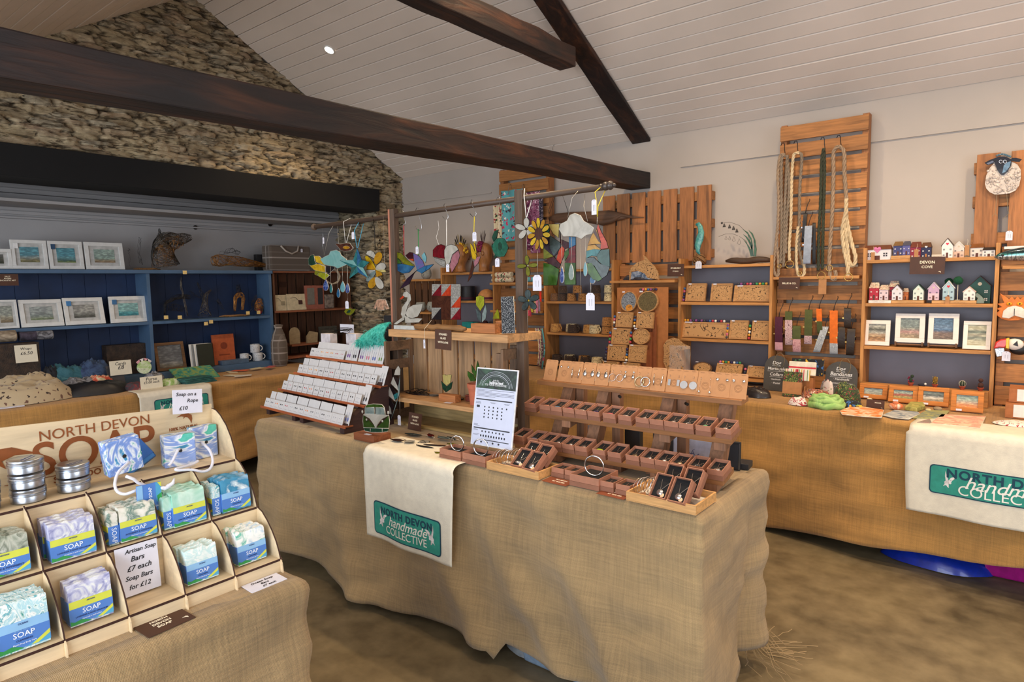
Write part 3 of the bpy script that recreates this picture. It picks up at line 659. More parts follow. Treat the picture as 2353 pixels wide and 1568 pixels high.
m=MB().tube([(.02,.003,.02),(.034,-.002,.014),(.042,0,.016),(.052,-.004,.022),(.058,0,.032)],.004,8,rr=[.0034,.005,.0055,.0045,.0015]); m.tube([(-.004,.003,.03),(-.02,.004,.04),(-.03,.0,.052),(-.045,0,.062)],.0034,8); m.build('knotted_rope',ROPEM,tg,True)
# signs
def card(name,label,cat,w,h,loc,rot,mat,lines,tmat=INK,th=.0012,cut=None,**kw):
 t=thing(name,label,cat,loc); t.rotation_euler=rot
 m=MB(); m.box(-w/2,0,-h/2,w/2,th,h/2)if cut is None else m.prism(cut,0,th); c=m.build('board' if mat is SIGNB else 'card',mat,t)
 for s,sz,x,z,tw in lines:text(s,sz,tmat,c,(x,-.0004,z),w=tw,ext=.0002,**kw)
 return t
card('price_sign','white handwritten card reading Soap on a Rope, propped on top of the header board','sign',.076,.062,(-1.712,.775,1.155),(R(-6),R(5),PI/2),PAPER,
 [('Soap on a',.017,-.004,.019,.052),('Rope',.017,.012,.002,.028),('\u00a310',.019,-.012,-.017,.022)],shear=.2,bold=.012)
card('price_sheet','white handwritten artisan soap price sheet leaning in the empty display cell','sign',.086,.108,(-1.498,.551,.842),(R(-5),R(0),PI/2),PAPER,
 [('Artisan Soap',.014,.008,.042,.064),('Bars',.014,.0,.024,.028),('\u00a37 each',.015,.002,.004,.050),('Soap Bars',.014,.0,-.016,.056),('for \u00a312',.015,.0,-.036,.044)],shear=.25,bold=.015)
t=card('price_sign','white handwritten ocean soap price card lying on the burlap by the display foot','sign',.090,.048,(-1.389,.781,TZ+.0035),(R(-88),0,PI/2),PAPER,[('Ocean Soap',.013,0,.013,.055),('Bars',.013,0,.0,.02),('\u00a37 each',.013,.004,-.014,.034)],shear=.25,bold=.015)
t=card('stall_sign','brown sign with cream lettering lying flat at the soap table edge','sign',.098,.070,(-1.391,.554,TZ+.0045),(R(-88),0,R(94)),SIGNB,[('NORTH',.014,-.004,.015,.036),('DEVON',.014,-.004,.002,.037),('SOAP',.014,-.004,-.011,.03)],CREAM,bold=.03)
m=MB(); swallow(m,.036,-.018,.007,-.0006); m.build('bird_emblem',CREAM,t)
# ================================================================ middle stall: glass, earrings, jewellery
def crop(x0,y0,s):return lambda x,y:(x0+x/s,y0+y/s)
CA=crop(690,480,6.0286); CB=crop(880,420,4.126); CC=crop(1180,420,4.611); CD=crop(870,720,4.613); CE=crop(600,740,5.2275)
J1=crop(1180,830,6.818); J2=crop(1440,850,6.817); J3=crop(1180,1040,7.843); J4=crop(1440,1040,7.353)
OR=['first','second','third','fourth','fifth','sixth','seventh','eighth','ninth','tenth','eleventh','twelfth','thirteenth','fourteenth','fifteenth','sixteenth','seventeenth']
OLDW=wood('7d6149','x',dark=.6,isl=.2); OLDWZ=wood('7d6149','z',dark=.6,isl=.2); GREYW=wood('a98560','z',dark=.7,isl=.2,grain=.7); POSTW=wood('5d4a3c','z',dark=.6,isl=.1); ROD=wood('4a3a30','x',dark=.6,isl=0,rough=.5)
NEWX=wood('c69766','x',dark=.8,isl=.08); REDW=wood('8a4d2c','x',dark=.7,isl=.1,rough=.5); REDY=wood('8a4d2c','y',dark=.7,isl=.1,rough=.5)
YR=2.25; CX0,CX1,CY0,CY1=-2.55,-1.77,2.14,2.34
# ---- upright crate with posts and rod
t=thing('display_crate','weathered open wooden crate on its side with two tall posts carrying a rod','display crate',(0,0,0))
zt=oy(886,772,2.14).z; zs=.893
m=MB(); n=7
for i in range(n):
 w=(CX1-CX0-.02)/n; a=CX0+.01+i*w; m.box(a+.004,CY1-.012,TZ+.06,a+w-.009,CY1,zt-.002)
m.build('back_slats',GREYW,t,bev=.002)
for sx,x in((-1,CX0),(1,CX1)):
 m=MB(); x2=x-sx*.014
 m.box(min(x,x2),CY0,TZ+.002,max(x,x2),CY0+.028,zt-.03); m.box(min(x,x2),CY1-.04,TZ+.002,max(x,x2),CY1-.014,zt-.03)
 m.build('corner_stile',OLDWZ,t,bev=.002)
 for z in(zt-.06,zt-.155,TZ+.03,TZ+.12):m=MB().box(min(x,x2)+.001,CY0+.001,z-.02,max(x,x2)-.001,CY1-.013,z+.028); m.build('end_slat',OLDW,t,bev=.002)
 if sx>0:m=MB().box(x-.10,CY1-.03,.80,x-.055,CY1-.014,zt-.03); m.box(x-.05,CY0+.01,TZ+.002,x-.016,CY0+.03,zt-.05); m.build('corner_stile',OLDWZ,t,bev=.002)
m=MB(); a=oy(892,760,CY0-.02); b=oy(1166,775,CY0-.02); z2=oy(892,757,CY0-.02).z; m.box(a.x,CY0-.02,zt,b.x,CY1+.02,z2); m.build('top_shelf',NEWX,t,bev=.002); zt=z2
m=MB().box(CX0+.016,CY0-.008,zs-.022,CX1-.016,CY1-.013,zs); m.build('lower_shelf',NEWX,t,bev=.002)
m=MB().box(CX0+.015,CY0-.004,TZ+.004,CX1-.015,CY1-.012,TZ+.015); m.box(CX0+.016,CY1-.02,TZ+.015,CX1-.016,CY1-.0125,TZ+.1); m.build('bottom_boards',wood('a58c5c','x',dark=.8,isl=.05),t)
zr=lambda x:oy(722,522,YR).z+(x-oy(722,522,YR).x)*(oy(1410,427,YR).z-oy(722,522,YR).z)/(oy(1410,427,YR).x-oy(722,522,YR).x)
for px,x in((0,CX0-.022),(1,CX1+.022)):
 m=MB().box(x-.021,YR-.017,TZ+.003,x+.021,YR+.017,zr(x)+.035); m.build('post',POSTW,t,bev=.002)
m=MB().box(CX0-.0435,YR-.018,TZ+.4,CX0-.031,YR-.0172,zr(CX0)+.034); m.build('post_edge',wood('b0725a','z'),t)
ra,rb=oy(722,522,YR),oy(1388,430,YR)
m=MB().cyl(ra,rb,.0125,n=14); rd=m.build('rod',ROD,t,True)
m=MB().ball(ra,.019,14); m.build('finial',POSTW,rd,True)
m=MB().ball(oy(1392,428,YR),.017,16); m.ball(oy(1381,430,YR),.013,12); m.ball(oy(1396,427.5,YR)+V((.012,0,.001)),.018,16,(.8,1,1)); m.ball(oy(1408,426,YR)+V((.006,0,0)),.008,10); m.build('finial',M('4b4340',.35,.3),rd,True)
# ---- stained glass helper: outlines read off the photo, cut in 3 mm glass hung in the plane of the rod
GL={'teal':glass('3d8f93','1d5f68'),'sky':glass('7fb9b8','9ccfcf',.25,8),'amber':glass('d9a21e','b87a10'),'yellow':glass('f0cc2a','c8a010'),'white':glass('d9d6cc','bdb9ae',.3,7),'red':glass('8f1a26','5a0e18'),'orange':glass('e2522a','b83018',.4),
 'green':glass('4f7a2e','2c5218',.35,9),'dgreen':glass('24523c','163a2a'),'turtle':glass('2f7d63','1c5a45'),'blue':glass('3f7fae','1f4f86'),'dblue':glass('243a8c','8fa8e0',.3,30),'purple':glass('3c2338','251628'),'violet':glass('8b6fb8','5f8fc0',.4),'pink':glass('c98a94','b0707c'),'brown':glass('5f3320','3c1d12'),
 'olive':glass('8f9020','6a6c14'),'lime':glass('b9bf2a','8f961c'),'cream':glass('e6d68a','cfc070'),'grey':glass('5f6f70','3c4a4c'),'dark':glass('1c1418','2c1c20',.1),'seagreen':glass('3f6a62','24504a'),'speck':glass('8d8a84','d0cec6',.2,90),'clear':glass('b5c7c4','8fa5a6',.5),'ltblue':glass('8ecbd6','6fb2c4'),'copper':M('c99a80',.35,.6,.3,60,name='glitter'),'maroon':glass('4a1420','2c0c14')}
_tag0=None
def price_tag(parent,o,loc,w=.02,h=.034,string=None,rz=0):
 m=MB(); c=w*.25; P=[(-w/2,-h/2),(w/2,-h/2),(w/2,h/2-c),(w/2-c,h/2),(-w/2+c,h/2),(-w/2,h/2-c)]; m.prism(P,0,.0006)
 pt=m.build('price_tag',PAPER,parent,loc=loc,rot=(0,0,rz)); q=MB()
 q.cyl((0,-.0002,h/2-.005),(0,.0008,h/2-.005),.0016,n=8)
 for k,x in enumerate((-.12,.18)):q.prism([(x*w-.0004,-h*.25),(x*w+.0006,-h*.25),(x*w+.0006,h*.15),(x*w-.0004,h*.15)],-.0002,0)
 q.build('tag_marks',INK,pt)
 if string:q=MB(); q.tube([V(p)-o for p in string],.0006,4); q.build('string',CREAM,parent)
 return pt
def sg(name,label,cat,cr,pieces,Y=YR,strings=(),tags=(),hooks=(),came=.0018,extra_lines=(),group='stained glass hangings on the rod',camemat=None,dots=(),chain=None):
 """pieces: (colour, [crop points]) in the plane y = Y"""
 allp=[oy(*cr(*p),Y)for _,P_ in pieces for p in P_]; o=V((sum(p.x for p in allp)/len(allp),Y,min(p.z for p in allp)))
 t=thing(name,label,cat,o,group=group); cm=MB(); L=lambda p,dy=0:oy(*cr(*p),Y)-o+V((0,dy,0))
 for i,(c,P_)in enumerate(pieces):
  q=[L(p)for p in P_]; m=MB().prism([(p.x,p.z)for p in q],-.0015-i*.00012,.0015-i*.00012); m.build('glass_piece',GL[c],t)
  cm.tube(q,came,5,closed=True)
 for ln in extra_lines:cm.tube([L(p,-.001)for p in ln],came,5)
 if chain:
  for a,b in chain:cm=MB(); [cm.tube([L(p)for p in P_],came,5,closed=True)for c,P_ in pieces[a:b]]; cm.build('lead_came',LEAD,t,True)
 else:cm.build('lead_came',camemat or LEAD,t,True)
 for c,x,y,r in dots:m=MB().ball(L((x,y),-.001),r,10,(1,.5,1)); m.build('glass_bead',GL[c]if c in GL else c,t,True)
 for mat,r,pts in strings:
  m=MB().tube([L(p[:2],p[2]if len(p)>2 else 0)for p in pts],r,5); m.build('ribbon' if r>.001 else 'wire',mat,t,True)
 for x,y,w,h in tags:
  price_tag(t,o,L((x,y),-.005),w,h)
 for pts in hooks:
  m=MB().tube([L(p)for p in pts],.0013,6); m.build('hook',STEEL,t,True)
 return t
RIBW=M('e8e4dc',.7,name='white_ribbon'); RIBB=M('4aa6c8',.6,name='blue_ribbon'); RIBG=M('17803c',.6,name='green_ribbon'); RIBR=M('b01828',.6,name='red_ribbon'); RIBY=M('e0c83a',.6,name='yellow_ribbon'); WIRE=M('c8c4b8',.4,.6,name='wire')
def circ(cx,cy,rx_,ry_,n=14,a0=0,a1=360):return[(cx+rx_*math.cos(R(a0+(a1-a0)*i/(n if a1-a0>=360 else n-1))),cy+ry_*math.sin(R(a0+(a1-a0)*i/(n if a1-a0>=360 else n-1))))for i in range(n)]
def petal(cx,cy,a,L,w,off=0,n=12):
 a=R(a); out=[]
 for i in range(n):
  q=2*PI*i/n; u=off+L*(.5-.5*math.cos(q)); v=w*.5*math.sin(q)*(.75+.35*(u-off)/L); out.append((cx+u*math.cos(a)-v*math.sin(a),cy+u*math.sin(a)+v*math.cos(a)))
 return out
def drop(cx,top,w,h,n=14):return[(cx,top)]+[(cx+w/2*math.sin(PI*(.12+.88*i/n)*1.0)*(.35+.65*min(1,(i/n)*1.6))if 0 else cx+w/2*math.sin(2*PI*i/n)*(.5-.5*math.cos(PI*min(1,(i if i<=n/2 else n-i)/(n/2)*1.0)))**.0 if 0 else cx+(w/2)*math.sin(2*PI*i/n)*abs(math.sin(PI*i/n))**.8,top+h*(.5-.5*math.cos(2*PI*i/n)))for i in range(1,n)]
# left of the left post
sg('glass_suncatcher','yellow and green heart-shaped glass leaf at the far left of the rod','sun catcher',CA,
 [('dgreen',[(190,635),(140,650),(112,700),(118,775),(165,790),(225,765),(200,720)]),('yellow',[(195,655),(260,655),(330,720),(345,790),(280,760),(225,740)]),('yellow',[(135,790),(250,765),(345,800),(345,880),(290,870),(200,850)]),
 ('olive',[(205,855),(345,885),(260,890),(235,925),(200,905)]),('lime',[(260,890),(350,890),(405,920),(340,985),(245,925)]),('dark',[(365,790),(480,800),(475,830),(400,900),(360,870)])],Y=YR+.03,
 strings=[(STEEL,.0006,[(305,195),(315,380),(310,500),(330,655)])],tags=[(330,440,.014,.036)],camemat=WIRE)
t_cl=sg('glass_cloud','turquoise glass cloud with five blue raindrops beside the blue star','sun catcher',CA,
 [('sky',[(280,700),(350,660),(400,640),(420,590),(500,572),(550,600),(570,645),(640,700),(645,770),(580,800),(520,825),(480,800),(400,785),(330,770)]),
 ('dblue',drop(355,985,85,150)),('teal',drop(428,1035,44,130)),('blue',drop(530,1100,54,130)),('ltblue',drop(590,1005,80,150)),('dblue',drop(657,1030,66,140))],
 Y=YR-.02,strings=[(WIRE,.0009,[(440,190,.02),(400,330),(330,640)]),(WIRE,.0009,[(475,215,.02),(530,480),(562,640)])]+[(WIRE,.0008,[(a,b),(a+2,c)])for a,b,c in((350,790,985),(418,800,1035),(518,830,1100),(583,800,1005),(655,790,1030))],camemat=WIRE)
sg('glass_robin','dark brown glass robin with amber breast hanging on white ribbon','sun catcher',CA,
 [('brown',[(490,485),(560,490),(640,475),(690,480),(735,545),(700,575),(620,590),(560,570)]),('amber',circ(640,537,48,22,12))],Y=YR-.03,strings=[(RIBW,.0016,[(632,125,.03),(598,180),(625,470)]),(RIBW,.0016,[(645,215,.03),(640,470)]),(WIRE,.0006,[(645,600),(655,1260)])],camemat=WIRE)
sg('glass_star','five-pointed faceted blue glass star hanging beside the daisy','sun catcher',CA,
 [('teal',[(790,545),(790,795),(735,712)]),('blue',[(790,545),(790,795),(852,710)]),('sky',[(550,712),(790,795),(735,712)]),('teal',[(550,712),(790,795),(715,815)]),('seagreen',[(715,815),(790,795),(680,968)]),('teal',[(680,968),(790,795),(805,880)]),('blue',[(805,880),(790,795),(945,960)]),('sky',[(945,960),(790,795),(875,818)]),('teal',[(875,818),(790,795),(960,740)]),('teal',[(960,740),(790,795),(852,710)])],
 Y=YR-.04,strings=[(RIBB,.0018,[(745,150,.04),(750,300),(785,545)]),(RIBB,.0018,[(792,200,.04),(795,545)])],tags=[(740,370,.022,.038)])
sg('glass_daisy','large yellow and white glass flower hung by a chain from the rod','sun catcher',CA,
 [('white',[(1045,730),(1030,690),(915,630),(930,590),(975,575),(1020,600),(1045,650)]),('yellow',petal(1045,850,235,240,70)),('amber',petal(1048,760,-68,180,110,-10)),('white',petal(1048,840,-25,150,110)),('amber',[(1045,845),(920,840),(925,790),(970,750),(1010,790)]),('cream',[(1045,845),(1180,845),(1190,880),(1130,880)]),('amber',[(1048,850),(1130,885),(1140,920),(1060,945)]),('white',[(1045,850),(915,850),(925,900),(990,940)]),('clear',petal(1045,860,130,190,75)),('amber',petal(1045,950,118,170,110)),('white',petal(1052,945,62,185,105))],
 Y=YR-.01,strings=[(DARKM,.0022,[(1005,95),(1030,300),(1035,470),(1038,580)])])
sg('glass_bird','small yellow-green glass bird hanging on a thread below the robin','sun catcher',CA,
 [('olive',[(610,1425),(640,1380),(690,1370),(710,1390),(775,1385),(740,1440),(690,1480),(640,1465)]),('dgreen',[(640,1440),(670,1405),(700,1405),(690,1440)])],Y=YR-.03,tags=[(657,1330,.028,.042)],strings=[(WIRE,.0005,[(657,1240),(660,1370)]),(WIRE,.0005,[(685,1480),(690,1560)])])
sg('glitter_jumper','tiny rose gold glitter jumper ornament by the left post','ornament',CA,
 [('copper',[(1065,1260),(1110,1252),(1150,1258),(1185,1262),(1232,1385),(1190,1395),(1170,1340),(1165,1405),(1070,1405),(1068,1340),(1050,1385),(1015,1380)])],Y=YR-.03,strings=[(WIRE,.0004,[(1178,1180),(1125,1255)]),(WIRE,.0004,[(1150,100),(1178,1180)])],camemat=WIRE)
# between the posts
sg('glass_hummingbird','multicoloured glass hummingbird with blue and violet wings on green ribbon','sun catcher',CB,
 [('olive',[(80,690),(130,660),(175,670),(240,740),(300,785),(260,790),(200,770),(150,720)]),('green',[(80,700),(140,715),(180,765),(95,770)]),('blue',[(95,775),(180,770),(300,795),(250,850),(190,860),(120,825)]),('maroon',[(215,690),(255,660),(285,665),(290,720),(240,720)]),('orange',[(245,725),(290,722),(292,745)]),
 ('violet',[(290,670),(340,695),(380,745),(395,790),(325,830),(300,740)]),('ltblue',[(370,690),(395,660),(415,715),(405,760),(380,730)]),('blue',[(320,835),(400,790),(480,775),(440,815),(370,860)]),('purple',[(325,830),(300,850),(250,960),(160,1010),(230,910)])],
 strings=[(RIBG,.0022,[(340,440,-.004),(338,690)]),(RIBR,.0022,[(198,405),(200,690)])],tags=[(330,640,.020,.036)],
 hooks=[[(310,262),(318,240),(335,240),(330,262),(340,300),(365,400),(366,440),(345,455),(318,440),(305,410)],[(175,285),(180,262),(192,262),(200,340),(215,370),(212,395),(200,405)]])
sg('glass_toadstool','red topped glass toadstool hanging behind the pink and white leaf','sun catcher',CB,
 [('red',[(475,700),(475,640),(510,600),(550,585),(590,600),(590,720),(520,710)]),('speck',[(485,710),(590,740),(590,800),(540,780),(500,750)])],Y=YR+.03,strings=[(RIBW,.001,[(565,365,-.03),(530,430),(505,520),(530,590)])])
sg('glass_leaf','white and pink glass leaf hanging on a white ribbon in front of a brown head','sun catcher',CB,
 [('white',[(605,600),(650,585),(700,605),(715,635),(660,680),(635,760),(605,790),(585,700),(585,640)]),('pink',[(718,640),(730,690),(710,760),(655,850),(635,790),(660,690)])],Y=YR-.01,
 strings=[(RIBW,.0022,[(602,350),(604,600)])],tags=[(620,810,.019,.036)],hooks=[[(575,225),(582,200),(598,202),(590,235),(605,280),(620,320),(612,350),(590,350),(565,320)]])
sg('glass_bird','yellow, pink and black glass bird of paradise hanging on yellow ribbon','sun catcher',CB,
 [('yellow',[(828,575),(850,600),(888,690),(885,735),(850,720),(835,650)]),('yellow',[(858,570),(875,580),(890,660),(880,670)]),('pink',[(895,705),(925,700),(905,760),(870,800),(865,750)]),('brown',[(852,740),(865,800),(840,890),(805,940),(830,830)])],Y=YR-.01,
 strings=[(RIBY,.0022,[(868,320),(862,460),(870,570)])],tags=[(874,512,.024,.042)],hooks=[[(828,215),(838,160),(855,165),(845,215),(865,250),(885,290),(880,320),(850,322),(824,292)]])
TPC=[]
for a in range(6):
 q=[(1112+22*math.cos(R(60*a-30)),605+44*math.sin(R(60*a-30))),(1112+70*math.cos(R(60*a-30)),615+88*math.sin(R(60*a-30))),(1112+76*math.cos(R(60*a)),615+95*math.sin(R(60*a))),(1112+70*math.cos(R(60*a+30)),615+88*math.sin(R(60*a+30))),(1112+22*math.cos(R(60*a+30)),605+44*math.sin(R(60*a+30)))]
 TPC.append(('turtle',q))
sg('glass_turtle','green glass turtle hanging in front of the floral scarves','sun catcher',CB,
 [('dgreen',circ(1112,607,22,44,6,-30,330))]+TPC+[('dgreen',[(1050,560),(1035,520),(1060,460),(1095,445),(1080,520)]),('dgreen',[(1035,575),(1050,620),(1030,610)]),('dgreen',[(1080,700),(1060,720),(1060,680)])],Y=YR-.01,tags=[(1090,758,.024,.038)],strings=[(WIRE,.0006,[(1108,140),(1105,520)])],hooks=[[(1075,180),(1080,145),(1100,135),(1108,150)]])
# right of the right post
def flower(cx,cy,r,w,n,col,a0=0,squash=1):return[(col,[(x,cy+(y-cy)*squash)for x,y in petal(cx,cy,a0+360*k/n,r,w,r*.1)])for k in range(n)]
sg('glass_flower_chain','string of three glass flowers, white over olive over grey, right of the post','sun catcher',CC,
 flower(138,492,110,62,5,'white',-90)+flower(150,880,100,44,4,'olive',-95)+flower(160,1250,105,64,5,'grey',-95),Y=YR-.02,strings=[(RIBW,.002,[(118,60),(112,130),(135,380)]),(RIBW,.002,[(150,165,.03),(140,370)]),(WIRE,.0006,[(140,500),(140,780)]),(WIRE,.0006,[(150,980),(145,1150)]),(WIRE,.0006,[(150,1350),(148,1560)])],dots=[('white',155,880,.004),('yellow',162,1250,.005)],chain=((0,5),(5,9),(9,14)))
sg('glass_sunflower','yellow glass sunflower with dark brown centre','sun catcher',CC,
 [('amber' if k%2 else 'yellow',[(270+(x-270)*.95,542+(y-542)*1.35)for x,y in petal(270,542,k*32.7+5,82,40,44)])for k in range(11)]+[('brown',circ(270,540,43,66,14))],Y=YR-.03,strings=[(WIRE,.0008,[(252,720),(254,980)])],tags=[(257,1062,.045,.067)])
sg('stained_window','square abstract stained glass panel in green, purple, red and yellow','glass panel',CC,
 [('teal',[(315,440),(365,440),(385,500),(370,560),(330,500)]),('cream',[(370,440),(485,440),(480,585),(420,540)]),('purple',[(318,470),(345,540),(420,580),(500,660),(460,760),(430,780),(320,690)]),('violet' if 0 else 'grey',[(385,560),(500,640),(500,680),(430,775),(385,690)]),('maroon',[(490,480),(500,600),(590,640),(585,690),(540,700),(500,650)]),('blue',[(590,575),(660,575),(660,660),(590,695)]),('orange',[(515,670),(542,700),(540,760),(500,860),(458,815),(480,730)]),('red',[(590,700),(660,665),(660,850),(545,850),(590,760)]),
 ('green',[(540,740),(585,700),(590,760),(545,830)]),('olive',[(320,690),(425,780),(322,812)]),('maroon',[(325,830),(430,785),(500,870),(485,905),(400,870)]),('green',[(320,850),(395,865),(485,920),(460,1085),(320,1090)]),('green',[(545,850),(660,850),(662,1080),(545,1080)])],Y=YR+.03,strings=[(DARKM,.0008,[(430,130),(370,300),(385,440)]),(DARKM,.0008,[(515,120),(575,300),(590,440)])],came=.002)
sg('glass_cloud','white marbled glass cloud with drops hanging on silver chains','sun catcher',CC,
 [('white',[(485,495),(500,440),(570,405),(600,345),(650,325),(710,350),(745,410),(785,430),(850,480),(830,540),(770,550),(720,595),(670,570),(600,565),(530,570)]),('dblue',drop(515,890,50,175)),('clear',drop(612,860,62,170)),('ltblue',drop(762,840,46,150)),('blue',drop(838,980,66,90))],Y=YR-.04,
 strings=[(WIRE,.001,[(655,45,.04),(620,160),(575,370)]),(WIRE,.001,[(700,110,.04),(745,250),(785,410)]),(WIRE,.0009,[(510,550),(514,890)]),(WIRE,.0009,[(612,570),(612,855)]),(WIRE,.0007,[(705,590),(712,1190)]),(WIRE,.0007,[(765,550),(762,840)])],camemat=WIRE)
sg('glass_teardrop','tall teardrop glass landscape with orange sky and green sea','sun catcher',CC,
 [('orange',[(885,480),(900,440),(930,520),(985,620),(930,640),(905,560)]),('amber',[(880,490),(930,650),(860,650),(790,660),(830,560)]),('brown',[(850,530),(875,500),(932,650),(900,620)]),('amber',[(790,670),(860,655),(930,710),(860,705),(780,720)]),('orange',[(930,640),(985,620),(1005,690),(925,705)]),
 ('teal',[(775,725),(850,705),(925,712),(880,780),(830,772),(775,800)]),('seagreen',[(930,715),(1015,705),(1022,890),(960,880),(900,830),(885,775)]),('grey',[(770,800),(850,790),(920,860),(1020,895),(990,980),(940,1015),(860,880),(800,850),(770,850)]),('green',[(780,860),(830,850),(870,910),(940,1020),(900,1045),(840,1020),(795,960)])],Y=YR-.05,
 strings=[(RIBY,.0018,[(868,20,.05),(862,100),(880,200),(885,340)]),(RIBY,.0018,[(905,60,.05),(895,250),(888,360)]),(WIRE,.001,[(888,360),(885,440)]),(WIRE,.0007,[(818,1060),(820,1180)])],tags=[(860,260,.022,.058),(820,1260,.04,.068)])
# ---- things on the crate's upper shelf (Y of each chosen on the board)
def onshelf(name,label,cat,cr,pieces,Y,**k):return sg(name,label,cat,cr,pieces,Y=Y,group=k.pop('group',None)or 'stained glass pieces on the crate',**k)
o=onshelf('glass_swan','white glass swan on a small mirrored base at the left of the crate shelf','glass ornament',CB,
 [('orange',[(157,1105),(190,1070),(205,1085),(180,1105)]),('white',[(190,1070),(200,1040),(230,1030),(262,1060),(268,1110),(235,1170),(215,1240),(200,1300),(172,1250),(185,1180),(230,1120),(235,1085),(210,1085)]),('white',[(215,1240),(240,1190),(290,1160),(378,1150),(365,1210),(330,1270),(280,1285),(235,1275)]),('white',[(205,1255),(260,1290),(330,1285),(375,1290),(340,1325),(215,1330)]),('white',[(195,1270),(205,1300),(130,1345),(105,1340)])],CY0+.01,came=.0014)
m=MB(); a=oy(*CB(105,1352),CY0+.0)-o.location; b=oy(*CB(300,1380),CY0)-o.location; m.box(a.x,-.012,zt-o.location.z+.001,b.x,.03,max(a.z,zt-o.location.z+.006)); m.build('mirror_base',M('cfd4d2',.2,.3),o)
DRIFT=wood('8a6238','x',dark=.5,isl=0,grain=1.4)
def log(name,label,p0,p1,r,parentcat='driftwood',mat=None,seed=0,flat=1.0,string=None):
 t=thing(name,label,parentcat,(p0+p1)/2); d=(p1-p0); m=MB(); n=18; P_=[p0+d*(i/n)-(p0+p1)/2+V((0,.004*noise.noise(V((i*.5,seed,0))),.006*noise.noise(V((i*.5,seed,5)))))for i in range(n+1)]
 rr=[r*(.8+.35*noise.noise(V((i*.6,seed,2)))+.15*math.sin(PI*i/n))for i in range(n+1)]; rr[0]*=.5; rr[-1]*=.6; m.tube(P_,r,12,rr=rr)
 m.v=[(v[0],v[1],v[2]*flat+.0015*noise.noise(V((v[0]*90,v[1]*90,v[2]*90))))for v in m.v]; m.build('driftwood_body',mat or DRIFT,t,True); return t
a=oy(*CB(305,1350),CY0+.02); b=oy(*CB(800,1345),CY0+.02); rL=.0165
t=log('driftwood','smooth brown driftwood log lying along the front of the crate shelf',V((a.x,CY0+.01,zt+rL)),V((b.x,CY0+.01,zt+rL)),rL,seed=2)
m=MB(); lo=t.location; m.tube([oy(*CB(460,1305),CY0+.01)-lo,oy(*CB(395,1385),CY0-.024)-lo,oy(*CB(392,1480),CY0-.024)-lo],.0008,4); m.build('string',CREAM,t); price_tag(t,lo,oy(*CB(392,1530),CY0-.026)-lo,.012,.042)
q=[(0,0,'speck','red'),(1,0,'speck','orange'),(2,0,'speck',None),(0,1,'brown',None),(1,1,'brown',None),(2,1,'speck','orange'),(0,2,'speck','dark'),(1,2,'brown',None),(2,2,'speck','red')]
pc=[]
for i,j,c1,c2 in q:
 x0,y0,x1,y1=465+i*91,962+j*112,465+(i+1)*91,962+(j+1)*112
 if c2:pc+=[(c1,[(x0,y0),(x1,y0),(x0,y1)]),(c2,[(x1,y0),(x1,y1),(x0,y1)])]
 else:pc.append((c1,[(x0,y0),(x1,y0),(x1,y1),(x0,y1)]))
onshelf('glass_quilt_panel','square patchwork glass panel with red and orange triangles behind the driftwood','glass panel',CB,pc,CY0+.05)
def tulip(label,cr,Y,P_,block,bm,**k):
 o=onshelf('glass_tulip',label,'glass ornament',cr,P_,Y,came=.0013,**k); m=MB(); a=oy(*cr(*block[0]),Y-.018); b=oy(*cr(*block[1]),Y-.018); z0=min(a.z,b.z)if block[2]is None else block[2]
 m.box(a.x-o.location.x,-.018,z0+.0008-o.location.z,b.x-o.location.x,.022,max(a.z,z0+.012)-o.location.z); m.build('wood_block',bm,o,bev=.0015); return o
TERR=wood('b0703f','x',dark=.85,isl=.05)
tulip('tall yellow glass tulip with grey leaves standing in a wooden block',CB,CY0+.02,[('lime',[(920,1070),(960,1085),(960,1160),(925,1215),(885,1160),(885,1085)]),('lime',[(920,1070),(935,1120),(920,1210),(905,1120)]),('grey',[(880,1190),(930,1240),(935,1325),(900,1290)]),('clear',[(975,1160),(985,1220),(975,1290),(940,1325),(945,1240)])],((832,1335),(1060,1415),zt),TERR)
o=tulip('small lime glass bell flower in a wooden block behind the speckled panel',CB,CY0+.09,[('lime',[(1085,1200),(1100,1230),(1105,1290),(1040,1290),(1065,1240)])],((1065,1312),(1130,1380),zt),TERR)
onshelf('stained_window','narrow black panel speckled with white, leaning at the right end of the crate','glass panel',CB,[('dark',[(1120,1085),(1240,1078),(1252,1425),(1130,1432)])],CY0-.012,came=.0016,camemat=WIRE)
bpy.data.objects[[x.name for x in bpy.data.objects if x.name.startswith('glass_piece')][-1]]
t_=NT('speckled_glass'); vo=t_.n('TexVoronoi',{'Vector':t_.coord(),'Scale':300.0}); c=t_.ramp(vo.outputs['Distance'],[(.22,'e8e8e8'),(.34,'121214')]); SPK=t_.out(c,.2,coat=.5)
[x for x in bpy.data.objects if x.name.startswith('stained_window')and x.get('label','').startswith('narrow')][0].children[0].data.materials[0]=SPK
p=oy(*CB(570,1485),CY0-.022)
card('stall_sign','brown sign with cream lettering hanging on the front of the crate shelf','sign',.105,.092,(p.x,CY0-.0225,p.z-.002),(0,R(2),0),SIGNB,[('STAINED',.016,0,.024,.052),('GLASS',.016,0,.006,.036),('WITH LOVE',.016,0,-.013,.066)],CREAM,bold=.02)
t=card('stall_sign','brown sign with cream lettering leaning on the table below the crate shelf','sign',.09,.082,(oy(*CD(385,1188),CY0-.045).x,CY0-.045,TZ+.045),(R(-8),R(1),0),SIGNB,[('STAINED',.014,0,.022,.046),('GLASS',.014,0,.006,.032),('WITH LOVE',.014,0,-.011,.058)],CREAM,bold=.02)
